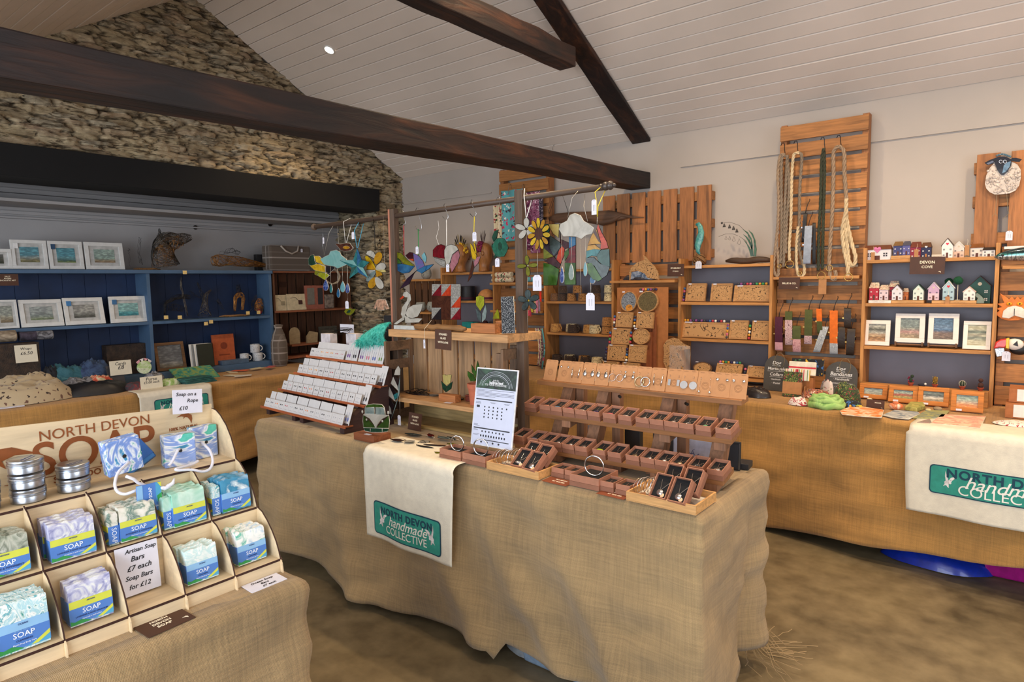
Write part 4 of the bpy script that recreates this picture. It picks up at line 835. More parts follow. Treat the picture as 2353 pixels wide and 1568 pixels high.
# lower shelf of the crate
tulip('short cream glass tulip with dark green leaves in a wooden block on the lower shelf',CD,CY0+.05,[('cream',[(680,655),(705,650),(720,665),(745,650),(775,655),(760,740),(720,765),(690,740)]),('cream',[(722,655),(745,700),(722,760),(700,700)]),('dgreen',[(665,720),(720,775),(710,835),(680,800)]),('dgreen',[(785,725),(770,800),(715,838),(725,775)])],((635,855),(812,925),zs),TERR)
o=onshelf('glass_succulent','green glass agave leaves in a terracotta pot on the lower crate shelf','glass ornament',CD,[('green',[(1050,505),(1075,600),(1060,700),(1035,640),(1035,570)]),('green',[(985,545),(1030,620),(1040,700),(990,620)]),('green',[(1135,560),(1110,640),(1070,700),(1080,620)]),('green',[(945,615),(1000,650),(1040,715),(975,720),(945,660)])],CY0+.06,came=.0012)
m=MB(); q=oy(*CD(1030,745),CY0+.06)-o.location; zb=zs-o.location.z+.001; m.lathe([(.028,zb),(.036,q.z-.02),(.040,q.z-.02),(.041,q.z),(.036,q.z),(.03,q.z-.01)],18,(q.x,0,0)); m.build('pot',M('b5654a',.8),o,'auto')
def discs(name,label,x,y,z,r,mat,n=1,cat='coaster',**k):
 t=thing(name,label,cat,(x,y,z),**k); m=MB().lathe([(r*.98,.0005),(r,.002),(r,.004),(r*.96,.005),(.001,.005)],24); m.build('disc',mat,t,'auto'); m=MB().tube([(r*math.cos(a*PI/12),r*math.sin(a*PI/12),.003)for a in range(24)],.0014,5,True); m.build('lead_rim',LEAD,t,True); return t
p=oz(*CD(850,915),zs); discs('glass_coaster','round grey glass coaster on the lower crate shelf by the wood block',p.x,p.y,zs+.001,.024,GL['grey'])
p=oz(*CD(590,875),zs); discs('glass_coaster','round clear glass coaster on the lower crate shelf left of the tulip',p.x,p.y,zs+.001,.026,GL['speck'])
t=thing('sunglasses','dark wire-framed glass butterfly wings lying on the lower crate shelf','ornament',oz(*CD(390,860),zs+.001)+V((0,.02,0)))
m=MB(); random.seed(5)
for k in range(3):
 for s in(-1,1):m.tube([(s*.02+.028*math.cos(a*PI/8)+k*.012-.01,.02*math.sin(a*PI/8)+k*.008,.012+.01*math.sin(a*PI/8+k))for a in range(16)],.0011,5,True)
m.build('wire_frame',DARKM,t,True); m=MB().slab([(.075*math.cos(a*PI/8)*(1+.2*math.sin(3*a)),.035*math.sin(a*PI/8))for a in range(16)],0,.004); m.build('dark_wings',GL['dark'],t)
t.name='glass_butterfly'
p=oz(*CD(950,935),zs); t=thing('trinket_box','dark red wooden trinket box at the right of the lower crate shelf','box',(p.x+.02,p.y+.02,zs+.001)); m=MB().box(-.03,-.03,0,.03,.03,.024); m.build('box_body',M('6b2a1c',.5),t,bev=.002); m=MB().box(-.031,-.031,.0245,.031,.031,.031); m.build('lid',M('7a3322',.5),t,bev=.002)
m=MB().box(-.02,-.012,0,.02,.012,.0006); p=oz(*CD(740,950),zs+.001); tag(m.build('price_label',PAPER,loc=(p.x,p.y,p.z),rot=(0,0,.2)),'small white paper label lying at the edge of the lower crate shelf','label')
# ---- glass feather and campervan at the left
FR=crop(600,740,5.2275)
o=sg('glass_feather','tall grey and white striped glass feather standing left of the crate','glass ornament',CE,
 [('white',[(1650,525),(1675,570),(1672,640),(1600,640),(1615,580)]),('dark',[(1600,650),(1665,700),(1640,770),(1590,690)]),('white',[(1590,660),(1640,770),(1650,830),(1560,740)]),('dark',[(1560,760),(1635,870),(1625,930),(1540,830)]),('white',[(1545,780),(1600,900),(1620,960),(1525,880)]),('teal',[(1590,880),(1640,850),(1650,900),(1610,940)]),('dark',[(1525,900),(1600,1000),(1585,1060),(1520,970)]),('white',[(1515,960),(1560,1040),(1570,1110),(1510,1090)]),('dark',[(1515,1090),(1565,1120),(1550,1190),(1525,1200)]),('clear',[(1672,650),(1665,860),(1620,1020),(1560,1180),(1640,930),(1655,760)])],Y=CY0-.03,strings=[(WIRE,.0008,[(1665,880),(1668,1100)])],tags=[(1668,1180,.022,.05)],group='stained glass pieces on the crate',came=.0016)
p=oz(*CE(1400,1310),TZ+.03)
t=thing('glass_campervan','green and white glass campervan front standing on a reddish wooden block','glass ornament',(0,0,0),group='stained glass pieces on the crate')
Yv=oz(*CE(1110,1415),TZ).y; a=oz(*CE(1115,1415),TZ); b=oz(*CE(1500,1430),TZ); m=MB(); zb=oy(*CE(1115,1330),Yv).z
t.location=(a.x,Yv,TZ); lo=t.location; m.box(0,0,.001,b.x-a.x,.10,zb-TZ); m.build('wooden_block',REDW,t,bev=.002)
Yc=Yv+.035; Lv=lambda x,y,d=0:oy(*CE(x,y),Yc)-lo+V((0,d,0)); dz=zb-TZ+.002-(Lv(1300,1290).z)
def vp(name,P_,mat,d=0,th=.004,par=None):m=MB().prism([(Lv(x,y).x,Lv(x,y).z+dz)for x,y in P_],Yc-lo.y-th/2+d,Yc-lo.y+th/2+d); return m.build(name,mat,par or t)
vp('windscreen',[(1252,990),(1360,985),(1362,1080),(1250,1070)],GL['clear']); vp('windscreen',[(1378,985),(1475,992),(1490,1085),(1378,1085)],GL['clear'])
vp('front_panel',[(1230,1080),(1382,1238),(1382,1240),(1230,1225)],glass('33521f','1e3a14',.2)); vp('front_panel',[(1535,1085),(1382,1238),(1535,1230)],glass('33521f','1e3a14',.2)); vp('white_panel',[(1235,1068),(1535,1078),(1450,1125),(1400,1190),(1382,1240),(1360,1190),(1310,1120)],GL['white'],-.002)
vp('roof_panel',[(1250,985),(1275,955),(1350,945),(1450,950),(1480,985)],GL['green']); vp('bumper',[(1235,1232),(1530,1238),(1520,1275),(1450,1285),(1320,1285),(1250,1270)],GL['dgreen'])
cm=MB()
for P_ in([(1252,990),(1360,985),(1362,1080),(1250,1070)],[(1378,985),(1475,992),(1490,1085),(1378,1085)],[(1240,1065),(1250,985),(1275,955),(1350,945),(1450,950),(1480,985),(1500,1070)],[(1230,1075),(1222,1150),(1232,1230),(1535,1240),(1545,1150),(1535,1080),(1450,1125),(1400,1190),(1382,1240),(1360,1190),(1310,1120)],[(1235,1232),(1530,1238),(1520,1275),(1450,1285),(1320,1285),(1250,1270)]):cm.tube([Lv(x,y)+V((0,-.001,dz))for x,y in P_],.0016,5,True)
for s in([(1315,1240),(1315,1282)],[(1458,1240),(1458,1284)]):cm.tube([Lv(x,y)+V((0,-.002,dz))for x,y in s],.0016,5)
cm.build('lead_came',WIRE,t,True)
for x,y in((1273,1133),(1463,1150)):m=MB().ball(Lv(x,y,-.004)+V((0,0,dz)),.0055,12,(1,.5,1)); m.build('headlamp',GL['white'],t,True)
for x,y in((1215,1040),(1525,1050)):m=MB().ball(Lv(x,y,0)+V((0,0,dz)),.006,10,(1,.5,1.4)); m.build('wing_mirror',GL['white'],t,True)
m=MB().box(.07,.003,zb-TZ+.0008,.105,.02,zb-TZ+.0014); m.build('price_label',PAPER,t)
# flat glass pieces scattered on the table in front of the crate
random.seed(12)
FL=[(('orange amber fan-shaped glass leaf','amber'),(230,1340),.042,.020),(('blue-grey glass fish shape','grey'),(370,1300),.05,.016),(('dark brown pointed glass leaf','brown'),(200,1370),.04,.014),(('pale speckled round glass shape','speck'),(480,1370),.030,.022),(('dark red slim glass leaf','red'),(550,1310),.038,.012),(('clear glass butterfly shape','clear'),(690,1345),.042,.018),(('grey triangular glass shape','grey'),(770,1330),.036,.014),(('copper feather-shaped glass strip','brown'),(600,1415),.055,.009),(('yellow-green glass leaf half under the bangle box','lime'),(790,1415),.03,.010),(('olive glass leaf at the box corner','olive'),(635,1485),.022,.014),(('black slim glass feather','dark'),(490,1430),.05,.006),(('white round glass ornament','white'),(330,1385),.026,.018)]
for i,((lab,c),(x,y),w,d)in enumerate(FL):
 p=oz(*CD(x,y),TZ+.004); t=thing('glass_suncatcher',lab+' lying flat on the stall before the crate','sun catcher',(p.x,p.y,TZ+.005+(i%3)*.0042),random.uniform(-.6,.6),'loose glass pieces on the linen runner')
 P_=[(w*math.cos(a*PI/8)*(1-.25*abs(math.sin(a*PI/8*(1+i%3)))),d*math.sin(a*PI/8)*(1+.3*math.cos(a*PI/4+i)))for a in range(16)]; m=MB().slab(P_,0,.0025); m.build('glass_piece',GL[c],t); m=MB().tube([(a,b,.0012)for a,b in P_],.0012,5,True); m.tube([(-w,0,.003),(0,d*.2,.003),(w*.9,0,.003)],.0009,4); m.build('lead_came',LEAD,t,True); m=MB().tube([(w*.9,0,.003),(w+.014,.01,.002),(w+.03,.002,.001)],.0007,4); m.build('hanging_thread',CREAM,t)
# ---- hallmark poster
a=oy(1087,1040,1.9); p0=oz(1087,1037,TZ+.02); Yp=1.895
bl,br,tr_,tl=oy(1083,1020,Yp),oy(1173,1037,Yp),oy(1190,868,Yp+.05),oy(1096,858,Yp+.05)
PW=(br-bl).length; PH=(tl-bl).length; ang=math.asin(min(1,.05/PH))
t=thing('hallmark_notice','framed hallmark information notice propped up at the centre of the stall','notice',((bl.x+br.x)/2,Yp,(bl.z+br.z)/2),math.atan2(br.y-bl.y,br.x-bl.x),rx=0); t.rotation_euler=(-ang,R(-.5),0)
PW=.213; PH=.31
m=MB().box(-PW/2,0,0,PW/2,.006,PH); fr=m.build('frame',M('d8dae0',.4),t,bev=.001)
def rect(par,x0,z0,x1,z1,mat,name,d=.0006,y=0):m=MB().box(x0,y-d,z0,x1,y,z1); return m.build(name,mat,par)
pa=rect(t,-PW/2+.005,.005,PW/2-.005,PH-.005,M('c9cfe6',.5,var=.01,name='printed_sheet'),'printed_sheet',.0006)
ph=rect(pa,-PW/2+.005,PH*.735,PW/2-.005,PH-.005,marble(['16201c','3a5a44','1c2422','2c3c34','101413'],12,1,rough=.4,bump=0,name='photo'),'photo',.0006,-.0006)
m=MB()
for r,w,c in((.085,.0016,0),(.079,.0008,0),(.072,.0026,0),(.066,.0008,0)):m.tube([(r*math.cos(R(a)),-.0016,PH*.735+.0+(r-.012)*math.sin(R(a))*.95)for a in range(8,173,6)],w*.6,4)
m.v=[(x,-.0013-abs(y+.0016)*.2,z)for x,y,z in m.v]; m.build('bangle_picture',M('b8bcc4',.3,.5),ph)
PW2=M('f0f2f8',.5,var=0); DK=M('23232b',.5,var=0)
text('Ask for',.010,PW2,pa,(.0,-.0016,PH*.845),ext=.0001); text('hallmarked',.016,PW2,pa,(.002,-.0016,PH*.815),bold=.02,ext=.0001); text("IT'S YOUR GUARANTEE",.010,PW2,pa,(0,-.0016,PH*.785),w=.11,ext=.0001)
random.seed(3)
m=MB()
def pr(x0,z0,x1,z1):m.box(x0,-.0009,z0,x1,-.0006,z1)
for k in range(6):z=PH*.715-k*.0052; pr(-PW*.45,z,-PW*.45+PW*(.9 if k not in(1,5)else random.uniform(.3,.6)),z+.0012)
pr(-PW*.45,PH*.585,PW*.42,PH*.600); pr(-PW*.45,PH*.215,PW*.42,PH*.230); pr(-PW*.2,PH*.075,PW*.42,PH*.085)
for j in range(4):
 for i in range(6):
  if i==5 and j>0:continue
  x=-PW*.22+i*PW*.105; z=PH*.50-j*.0135; P_=[(x+.0035*math.cos(a*PI/4),z+.0035*math.sin(a*PI/4))for a in range(8)]; m.prism(P_,-.0009,-.0006)
for x in(-.085,-.078):m.prism([(x+.005*math.cos(a*PI/4),PH*.50+.0055*math.sin(a*PI/4))for a in range(8)],-.0009,-.0006)
for i in range(7):m.prism([(-.05+i*.018+.0038*math.cos(a*PI/3),PH*.185+.004*math.sin(a*PI/3))for a in range(6)],-.0009,-.0006)
for i in range(10):m.prism([(-.055+i*.0135+.0038*math.cos(a*PI/4),PH*.13+.0048*math.sin(a*PI/4))for a in range(8)],-.0009,-.0006)
for i in range(4):m.prism([(-.05+i*.03+.005*math.cos(a*PI/4),PH*.05+.004*math.sin(a*PI/4))for a in range(8)],-.0009,-.0006)
for z in(.555,.545,.535,.27,.26,.25,.2,.19,.14,.13):pr(-PW*.45,PH*z,-PW*.45+.02+random.random()*.012,PH*z+.001)
for x in(-.02,.05):pr(x,PH*.56,x+.03,PH*.56+.001); pr(x+.005,PH*.55,x+.024,PH*.55+.001)
m.build('print',DK,pa)
# ---- white earring cards on a tiered dark stand
SR=V((-2.498,1.843,TZ)); EY=-.075; ew=.83
t=thing('earring_stand','tiered dark reddish wooden stand packed with white earring cards','display stand',SR,EY)
TY=[0,.105,.205,.285]; TZZ=[.040,.124,.206,.296]; TL=[-.835,-.83,-.83,-.825]; TR=[0,.0,.0,-.075]
m=MB()
for k in range(4):m.box(TL[k],TY[k],TZZ[k]-.008,TR[k]+.0,TY[k]+.05,TZZ[k]-.001)
m.build('ledges',REDW,t,bev=.001)
m=MB()
for k in range(4):m.box(TL[k],TY[k]-.004,TZZ[k]-.009,TR[k]+.012,TY[k],TZZ[k]+.003)
m.build('front_lips',wood('a8572f','x',dark=.8),t)
DKW=wood('3a2220','y',dark=.7,isl=.1)
for x in(-.78,-.50,-.42,-.03):m=MB(); m.T=MX.Rotation(PI/2,4,'Z'); m.T=MX(((0,1,0,x),(1,0,0,0),(0,0,1,0),(0,0,0,1))); m.prism([(.004,.001),(.29,.001),(.29,.286),(.205,.19),(.105,.108),(.004,.028)],-.014 if x>-.1 else 0,.022 if x>-.1 else .035); m.build('side_bearer',DKW,t)
CARDW=M('cfcfd2',.6,var=.02,name='white_card')
studc={'black':'14141a','pink':'c9788c','amber':'e09a30','red':'b02c3c','green':'6c8f4c','silver':'b8bcc4','grey':'6a6c74','orange':'e8823c','blue':'5a6ab0','purple':'7a4f9a'}
protos={}
def sq(m,x0,z,w):
 pts=[]; random.seed(7)
 for i in range(14):pts.append((x0+w*i/13,-.0003,z+(.0012*math.sin(i*1.9)+(.0016 if i in(0,7)else 0))))
 m.tube(pts,.00028,3)
def ecard(kind,col):
 k=(kind,col)
 if k in protos:return protos[k],False
 w,h=(.0512,.050)if kind=='front' else((.0545,.086)if kind=='back' else(.0535,.098)); t2=thing('earring_card','','earring card',(0,0,0))
 m=MB().box(-w/2,0,0,w/2,.0008,h); m.build('card',CARDW,t2); m=MB();
 if kind=='front':sq(m,-w*.33,h*.22,w*.66); m.build('lettering',INK,t2)
 for s in(-1,1):
  m=MB()
  if kind=='drop':m.tube([(s*.009,-.001,h*.62),(s*.009,-.0015,h*.36)],.0004,4); m.ball((s*.009,-.002,h*.27),.0055,8,(.8,.5,1.9))
  elif kind=='front':m.ball((s*.0085,-.001,h*.62),.0034 if col in('black','red','orange','amber','grey')else .0026,8,(1,.6,1.15))
  else:m.tube([(s*.008,-.001,h*.50),(s*.0095,-.0012,h*.42)],.0005,4); m.ball((s*.008,-.001,h*.45),.0022,6)
  m.build('earring',M(studc[col],.25,.3 if col=='silver' else 0,name='gem'),t2,True)
 protos[k]=t2; return t2,True
tiers=['lowest','second','third','top']; random.seed(9)
cols_f=[['grey','grey','orange','black','red','silver','black','black','orange','grey','silver','black','silver','silver','silver'],['grey','pink','black','black','red','orange','black','black','red','silver','black','silver','black','silver'],
 ['grey','silver','amber','amber','black','grey','red','silver','black','black','black','black','black','black'],['black','silver','amber','orange','amber','red','pink']]
def put(kind,col,k,x,y,lean,label,tilt=0):
 o,new=ecard(kind,col); P_=SR+MX.Rotation(EY,3,'Z')@V((x,y,TZZ[k]))
 if not new:o=copy_thing(o)
 o['label']=label; o['group']='white cards on the tiered earring stand'; o.location=P_; o.rotation_euler=(-lean,tilt,EY)
for k in range(4):
 c=cols_f[k]; n=len(c); span={0:.785,1:.775,2:.765,3:.355}[k]; pit=span/n
 for i,col in enumerate(c):put('front',col,k,TL[k]+.03+pit*(i+.5)-.005,TY[k]+.004,R(20),'white card with %s studs, %s from the left, front row, %s tier'%(col,OR[i],tiers[k]),random.uniform(-.02,.02))
 if k<3:
  nb=14 if k==0 else 15; pit=.80/nb; cb=['silver','silver','pink','red','silver','grey','silver','red','silver','silver','green','silver','silver','grey','blue']
  for i in range(nb):
   last=i==nb-1; put('back' if not last else 'drop',cb[(i+k*3)%15]if not last else['blue','black','grey'][k],k,TL[k]+.045+pit*(i+.5)-.01,TY[k]+.022+(.003*(i%2)),R(20),'tall white card with %s, %s from the left, back row, %s tier'%('long drops' if last else 'small earrings',OR[i],tiers[k]),random.uniform(-.02,.02))
 else:
  for i in range(6):put('back',['silver','amber','grey','amber','orange','silver'][i],k,TL[k]+.09+i*.052,TY[k]+.022,R(20),'tall white card with small earrings, %s from the left, back row, top tier'%OR[i],random.uniform(-.02,.02))
  for i,col in enumerate(['purple','black','purple','pink','blue','green']):put('drop',col,k,TL[k]+.42+i*.0555+(.010 if i>1 else 0),TY[k]+.008,R(18),'large white card, %s drop earrings, %s of six at the right, top tier'%(col,OR[i]),0)
# behind the earring stand: boxes of balm, label card, turquoise feather boa
lb=M('d7d2d8',.5,name='carton'); PUR=M('4a2a5c',.5)
for i,(x,y,lab)in enumerate(((660,245,'left'),(965,250,'middle'),(1190,240,'right'))):
 Y=2.30; p=oy(*CE(x+115,y),Y); t=thing('product_carton','small white and purple carton behind the earring stand, '+lab+' of three','carton',(p.x,Y,TZ+.002),group='cartons behind the earring stand')
 hh=oy(*CE(x,140),Y).z-TZ; m=MB().box(-.045,0,0,.045,.05,hh); b_=m.build('carton_body',lb,t,bev=.001); m=MB().box(-.0455,-.0006,hh*.68,.0455,.0005,hh*.86); m.box(.0452,-.0006,hh*.68,.0458,.05,hh*.86); m.build('purple_band',PUR,b_); text('REMEDY',.010,PW2,b_,(0,-.001,hh*.78),w=.06,bold=.02)if 0 else None
 m=MB().ball((0,-.001,hh*.80),.006,8,(1,.3,1)); m.box(-.03,-.0012,hh*.73,.03,-.0006,hh*.745); m.build('printed_mark',M('e6dfe8',.5),b_)
t=card('label_card','grey-white paper card standing behind the earring stand','card',.13,.05,(oy(*CE(1030,80),2.38).x,2.38,oy(*CE(1030,80),2.38).z),(0,0,0),PAPER,[],th=.002);
m=MB(); q=t.children[0]; z0=TZ+.002-t.location.z; m.box(-.01,.003,z0,.01,.006,.0); m.build('card_stand',STEEL,t)
m=MB(); random.seed(2); c=oy(*CE(960,120),2.27)
for k in range(5):m.tube([c+V((.075*math.cos(a*PI/8)*(1+.1*k),.02*math.sin(a*PI/8),.012*math.sin(a*PI/8+k*.7)+.004*k))for a in range(16)],.0014,4,True)
o=m.build('wire_coil',DARKM,None,True); tag(o,'loose coil of dark wire resting on the cartons behind the earrings','wire');
# feathery turquoise boa: strands
t=thing('feather_boa','bright turquoise shaggy feather trim draped beside the crate','trim',(0,0,0)); m=MB(); random.seed(6); Yb=2.20
sp=[oy(*CE(x,y),Yb)for x,y in((1550,5),(1430,30),(1320,95),(1225,165),(1190,240))]; core=MB()
BOA=marble(['0f8f86','2fb8a8','5fd0c0','1aa598','8fe0d4'],20,1,.7,name='boa')
low=[oy(*CE(x,y),Yb-.01)for x,y in((1500,290),(1440,300),(1370,300),(1290,295),(1210,270))]
vs=[]
def blob(u,v):
 i=min(3,int(u*4)); f=u*4-i; a=sp[i].lerp(sp[i+1],f); b=low[i].lerp(low[i+1],f); p=a.lerp(b,v); return p+V((0,-.03*math.sin(PI*min(1,v*1.1))*1.0,0))
m.sheet(blob,16,10); o=m.build('boa_core',BOA,t,True,thick=.01)
m=MB()
for k in range(900):
 p=blob(random.random(),random.random())+V((0,random.uniform(-.012,.005),0)); d=V((random.uniform(-1,1),random.uniform(-1,.3),random.uniform(-1.3,.4))).normalized(); l=random.uniform(.012,.03); q=p+d*l*.5+V((0,0,.003)); e=p+d*l+V((0,0,-.006)); m.tube([p,q,e],.0007,3)
o=m.build('boa_fibres',BOA,t); o['kind']='stuff'
# a dark box behind it
p=oy(*CA(1180,1500),2.30); m=MB().box(-.05,0,0,.04,.04,p.z-TZ+.005); tag(m.build('storage_box',BLACK,loc=(p.x,2.33,TZ+.002),bev=.002),'black box standing behind the turquoise trim at the left post','box')
# ---- jewellery stand
LX,RX2=-1.62,-.757; ty=[2.022,2.092,2.182]; tz=[.800,.923,1.040]
t=thing('jewellery_stand','three-tiered reclaimed wooden stand holding earring cards and necklace boxes','display stand',(0,0,0))
PALW=wood('94643c','x',dark=.65,isl=.12); PALZ=wood('8a6044','z',dark=.65,isl=.15)
tilt=R(14)
for k in range(3):
 m=MB(); m.T=MX.Translation((0,ty[k],tz[k]))@MX.Rotation(tilt if k<2 else R(6),4,'X'); m.box(LX,0,-.019,RX2,.10 if k<2 else .07,0); m.build('tier_board',PALW,t,bev=.0015)
for x in(-1.50,-1.33,-1.05,-.83):
 m=MB(); h=.02; a=V((x,2.07,.751)); b=V((x,2.275,1.03)); m.hexa([(x-.024,2.10,.751),(x+.024,2.10,.751),(x+.024,2.165,.751),(x-.024,2.165,.751),(x-.024,2.245,1.026),(x+.024,2.245,1.026),(x+.024,2.30,1.035),(x-.024,2.30,1.035)]); m.build('sloping_leg',PALZ,t,bev=.0015)
 if x>-.9:continue
 m=MB().box(x+.026,2.26,.751,x+.062,2.292,1.02); m.build('rear_leg',PALZ,t,bev=.0015)
 if x in(-1.33,-1.05):m=MB().cyl((x+.075,2.24,.995),(x+.062,2.255,.995),.006,n=8); m.cyl((x+.062,2.262,.995),(x+.075,2.24,.995),.0028,n=6); m.build('bolt',DARKM,t)
for k in range(2):
 for x in(-1.42,-1.0,-.80):m=MB().hexa([(x-.02,ty[k]+.01,tz[k]-.045),(x+.02,ty[k]+.01,tz[k]-.045),(x+.02,2.15+k*.06,tz[k]-.025),(x-.02,2.15+k*.06,tz[k]-.025),(x-.02,ty[k]+.01,tz[k]-.0195),(x+.02,ty[k]+.01,tz[k]-.0195),(x+.02,2.15+k*.06,tz[k]+.01),(x-.02,2.15+k*.06,tz[k]+.01)]); m.build('bracket',PALZ,t)
m=MB().box(-.86,2.05,.751,-.80,2.14,.79); m.build('foot',PALZ,t)
m=MB().box(-1.22,2.06,.751,-1.15,2.14,.79); m.build('foot',PALZ,t)
# necklace boxes
BXM=M('a8735a',.75,var=.06,name='box_card'); BXD=M('8e5f49',.75,var=.06,name='box_card'); VEL=M('101014',.95,bump=.3,name='velvet')
def chainpts(p0,p1,n=9):return[V(p0).lerp(V(p1),i/n)+V((0,0,.0004*(i%2)))for i in range(n+1)]
def nbox(label,loc,rot,w=.052,l=.074,h=.020,pend='silver',pc='d8d8dc',shape='disc',group='necklace boxes on the jewellery stand',lid=True,big=False):
 t=thing('necklace_box' if not big else 'bangle_box',label,'jewellery box',loc,group=group); t.rotation_euler=rot; z0=0
 def tray(name,w,l,z0,h,mat,wall=.0022):
  m=MB().box(-w/2,0,z0,w/2,l,z0+.0012)
  for a in((-w/2,0,w/2,wall),(-w/2,l-wall,w/2,l),(-w/2,wall,-w/2+wall,l-wall),(w/2-wall,wall,w/2,l-wall)):m.box(a[0],a[1],z0+.0012,a[2],a[3],z0+h)
  return m.build(name,mat,t)
 if lid:m=MB().box(-w/2-.0012,-.0012,0,w/2+.0012,l+.0012,.016); m.build('lid',BXD,t); z0=.0165
 tray('box',w,l,z0,h,BXM)
 m=MB().box(-w/2+.0026,.0026,z0+.0014,w/2-.0026,l-.0026,z0+h*.45); m.build('velvet_pad',VEL,t)
 if big:return t,z0+h*.45
 zz=z0+h*.45+.0012; px_,py_=0,l*.26
 m=MB().tube(chainpts((-w*.12,l*.80,zz),(px_-.001,py_+.008,zz)),.0012,4); m.tube(chainpts((w*.40,l*.72,zz),(px_+.001,py_+.008,zz)),.0012,4); m.build('chain',SILVER,t)
 m=MB()
 if shape=='disc':m.cyl((px_,py_,zz-.0005),(px_,py_,zz+.0012),.0105,n=16)
 elif shape=='ring':m.tube([(px_+.0085*math.cos(a*PI/8),py_+.0085*math.sin(a*PI/8),zz)for a in range(16)],.0012,5,True)
 elif shape=='leaf':m.ball((px_-.006,py_,zz),.014,10,(1.1,.45,.2))
 else:m.ball((px_,py_,zz),.009,10,(1,1.1,.4))
 m.build('pendant',M(pc,.22,.9 if pend=='silver' else .1,.1,90,name='pendant'),t,True)
 m=MB().cyl((px_+.010,py_-.008,zz-.001),(px_+.010,py_-.008,zz+.0002),.007,n=14); m.build('disc_label',M('d8b892',.7),t)
 return t,zz
kinds=[('coral','c9705c','leaf'),('coral and pink','d88a72','leaf'),('blue','4a86b0','leaf'),('pink and teal','c05a78','leaf'),('silver leaf','d8d8dc','leaf'),('violet ring','6a5aa0','ring'),('pink','d0707c','leaf'),('silver leaf','dcdce0','leaf'),
 ('silver swirl','dcdce0','blob'),('engraved silver disc','c8c4a8','disc'),('small silver','dcdce0','blob'),('silver ring','e0e0e4','ring'),('green stone','5a9a78','blob'),('silver knot','dcdce0','blob')]
T2X=[J1(x,0)[0]for x in(195,425,600,790,980,1175,1415,1655)]+[J2(x,0)[0]for x in(155,372,600,828,1090,1400)]
T1X=[J1(x,0)[0]for x in(5,240,425,592,782,978,1255,1492)]+[J4(x,0)[0]for x in(0,248,492,748,1040,1372)]
def xat(px,y,z):  # where the column of the photo crosses the tier edge
 lo,hi=600,1400
 for _ in range(40):
  mid=(lo+hi)/2;
  if oy(px,mid,y).z>z:lo=mid
  else:hi=mid
 return oy(px,mid,y).x
for nm,k,XS,kk in(('middle',1,T2X,kinds),('lowest',0,T1X,[('silver leaf','c8ccc8','leaf'),('grey-blue','6a6f8a','leaf'),('silver twig','c8c8c0','leaf'),('thin silver','dcdce0','blob'),('silver bar','e0e0e4','blob'),('silver shell','dcdce0','disc'),('lime green','b8c83a','leaf'),('dark stone','1c1c24','disc'),('engraved silver disc','d0ccb0','disc'),('fine silver','dcdce0','blob'),('tiny silver','dcdce0','blob'),('silver cross','d4ccb0','blob'),('silver wreath','dcdce0','ring'),('patterned silver disc','e0e0e0','disc')])):
 for i,px in enumerate(XS):
  x=xat(px,ty[k],tz[k]+.01)+.0275; x=min(x,RX2-.024)
  nbox('brown necklace box with %s pendant, %s from the left on the %s tier'%(kk[i][0],OR[i],nm),(x,ty[k]-.004,tz[k]+.0016),(tilt,0,random.uniform(-.015,.015)),pc=kk[i][1],pend='silver' if 'silver' in kk[i][0]else 'stone',shape=kk[i][2])
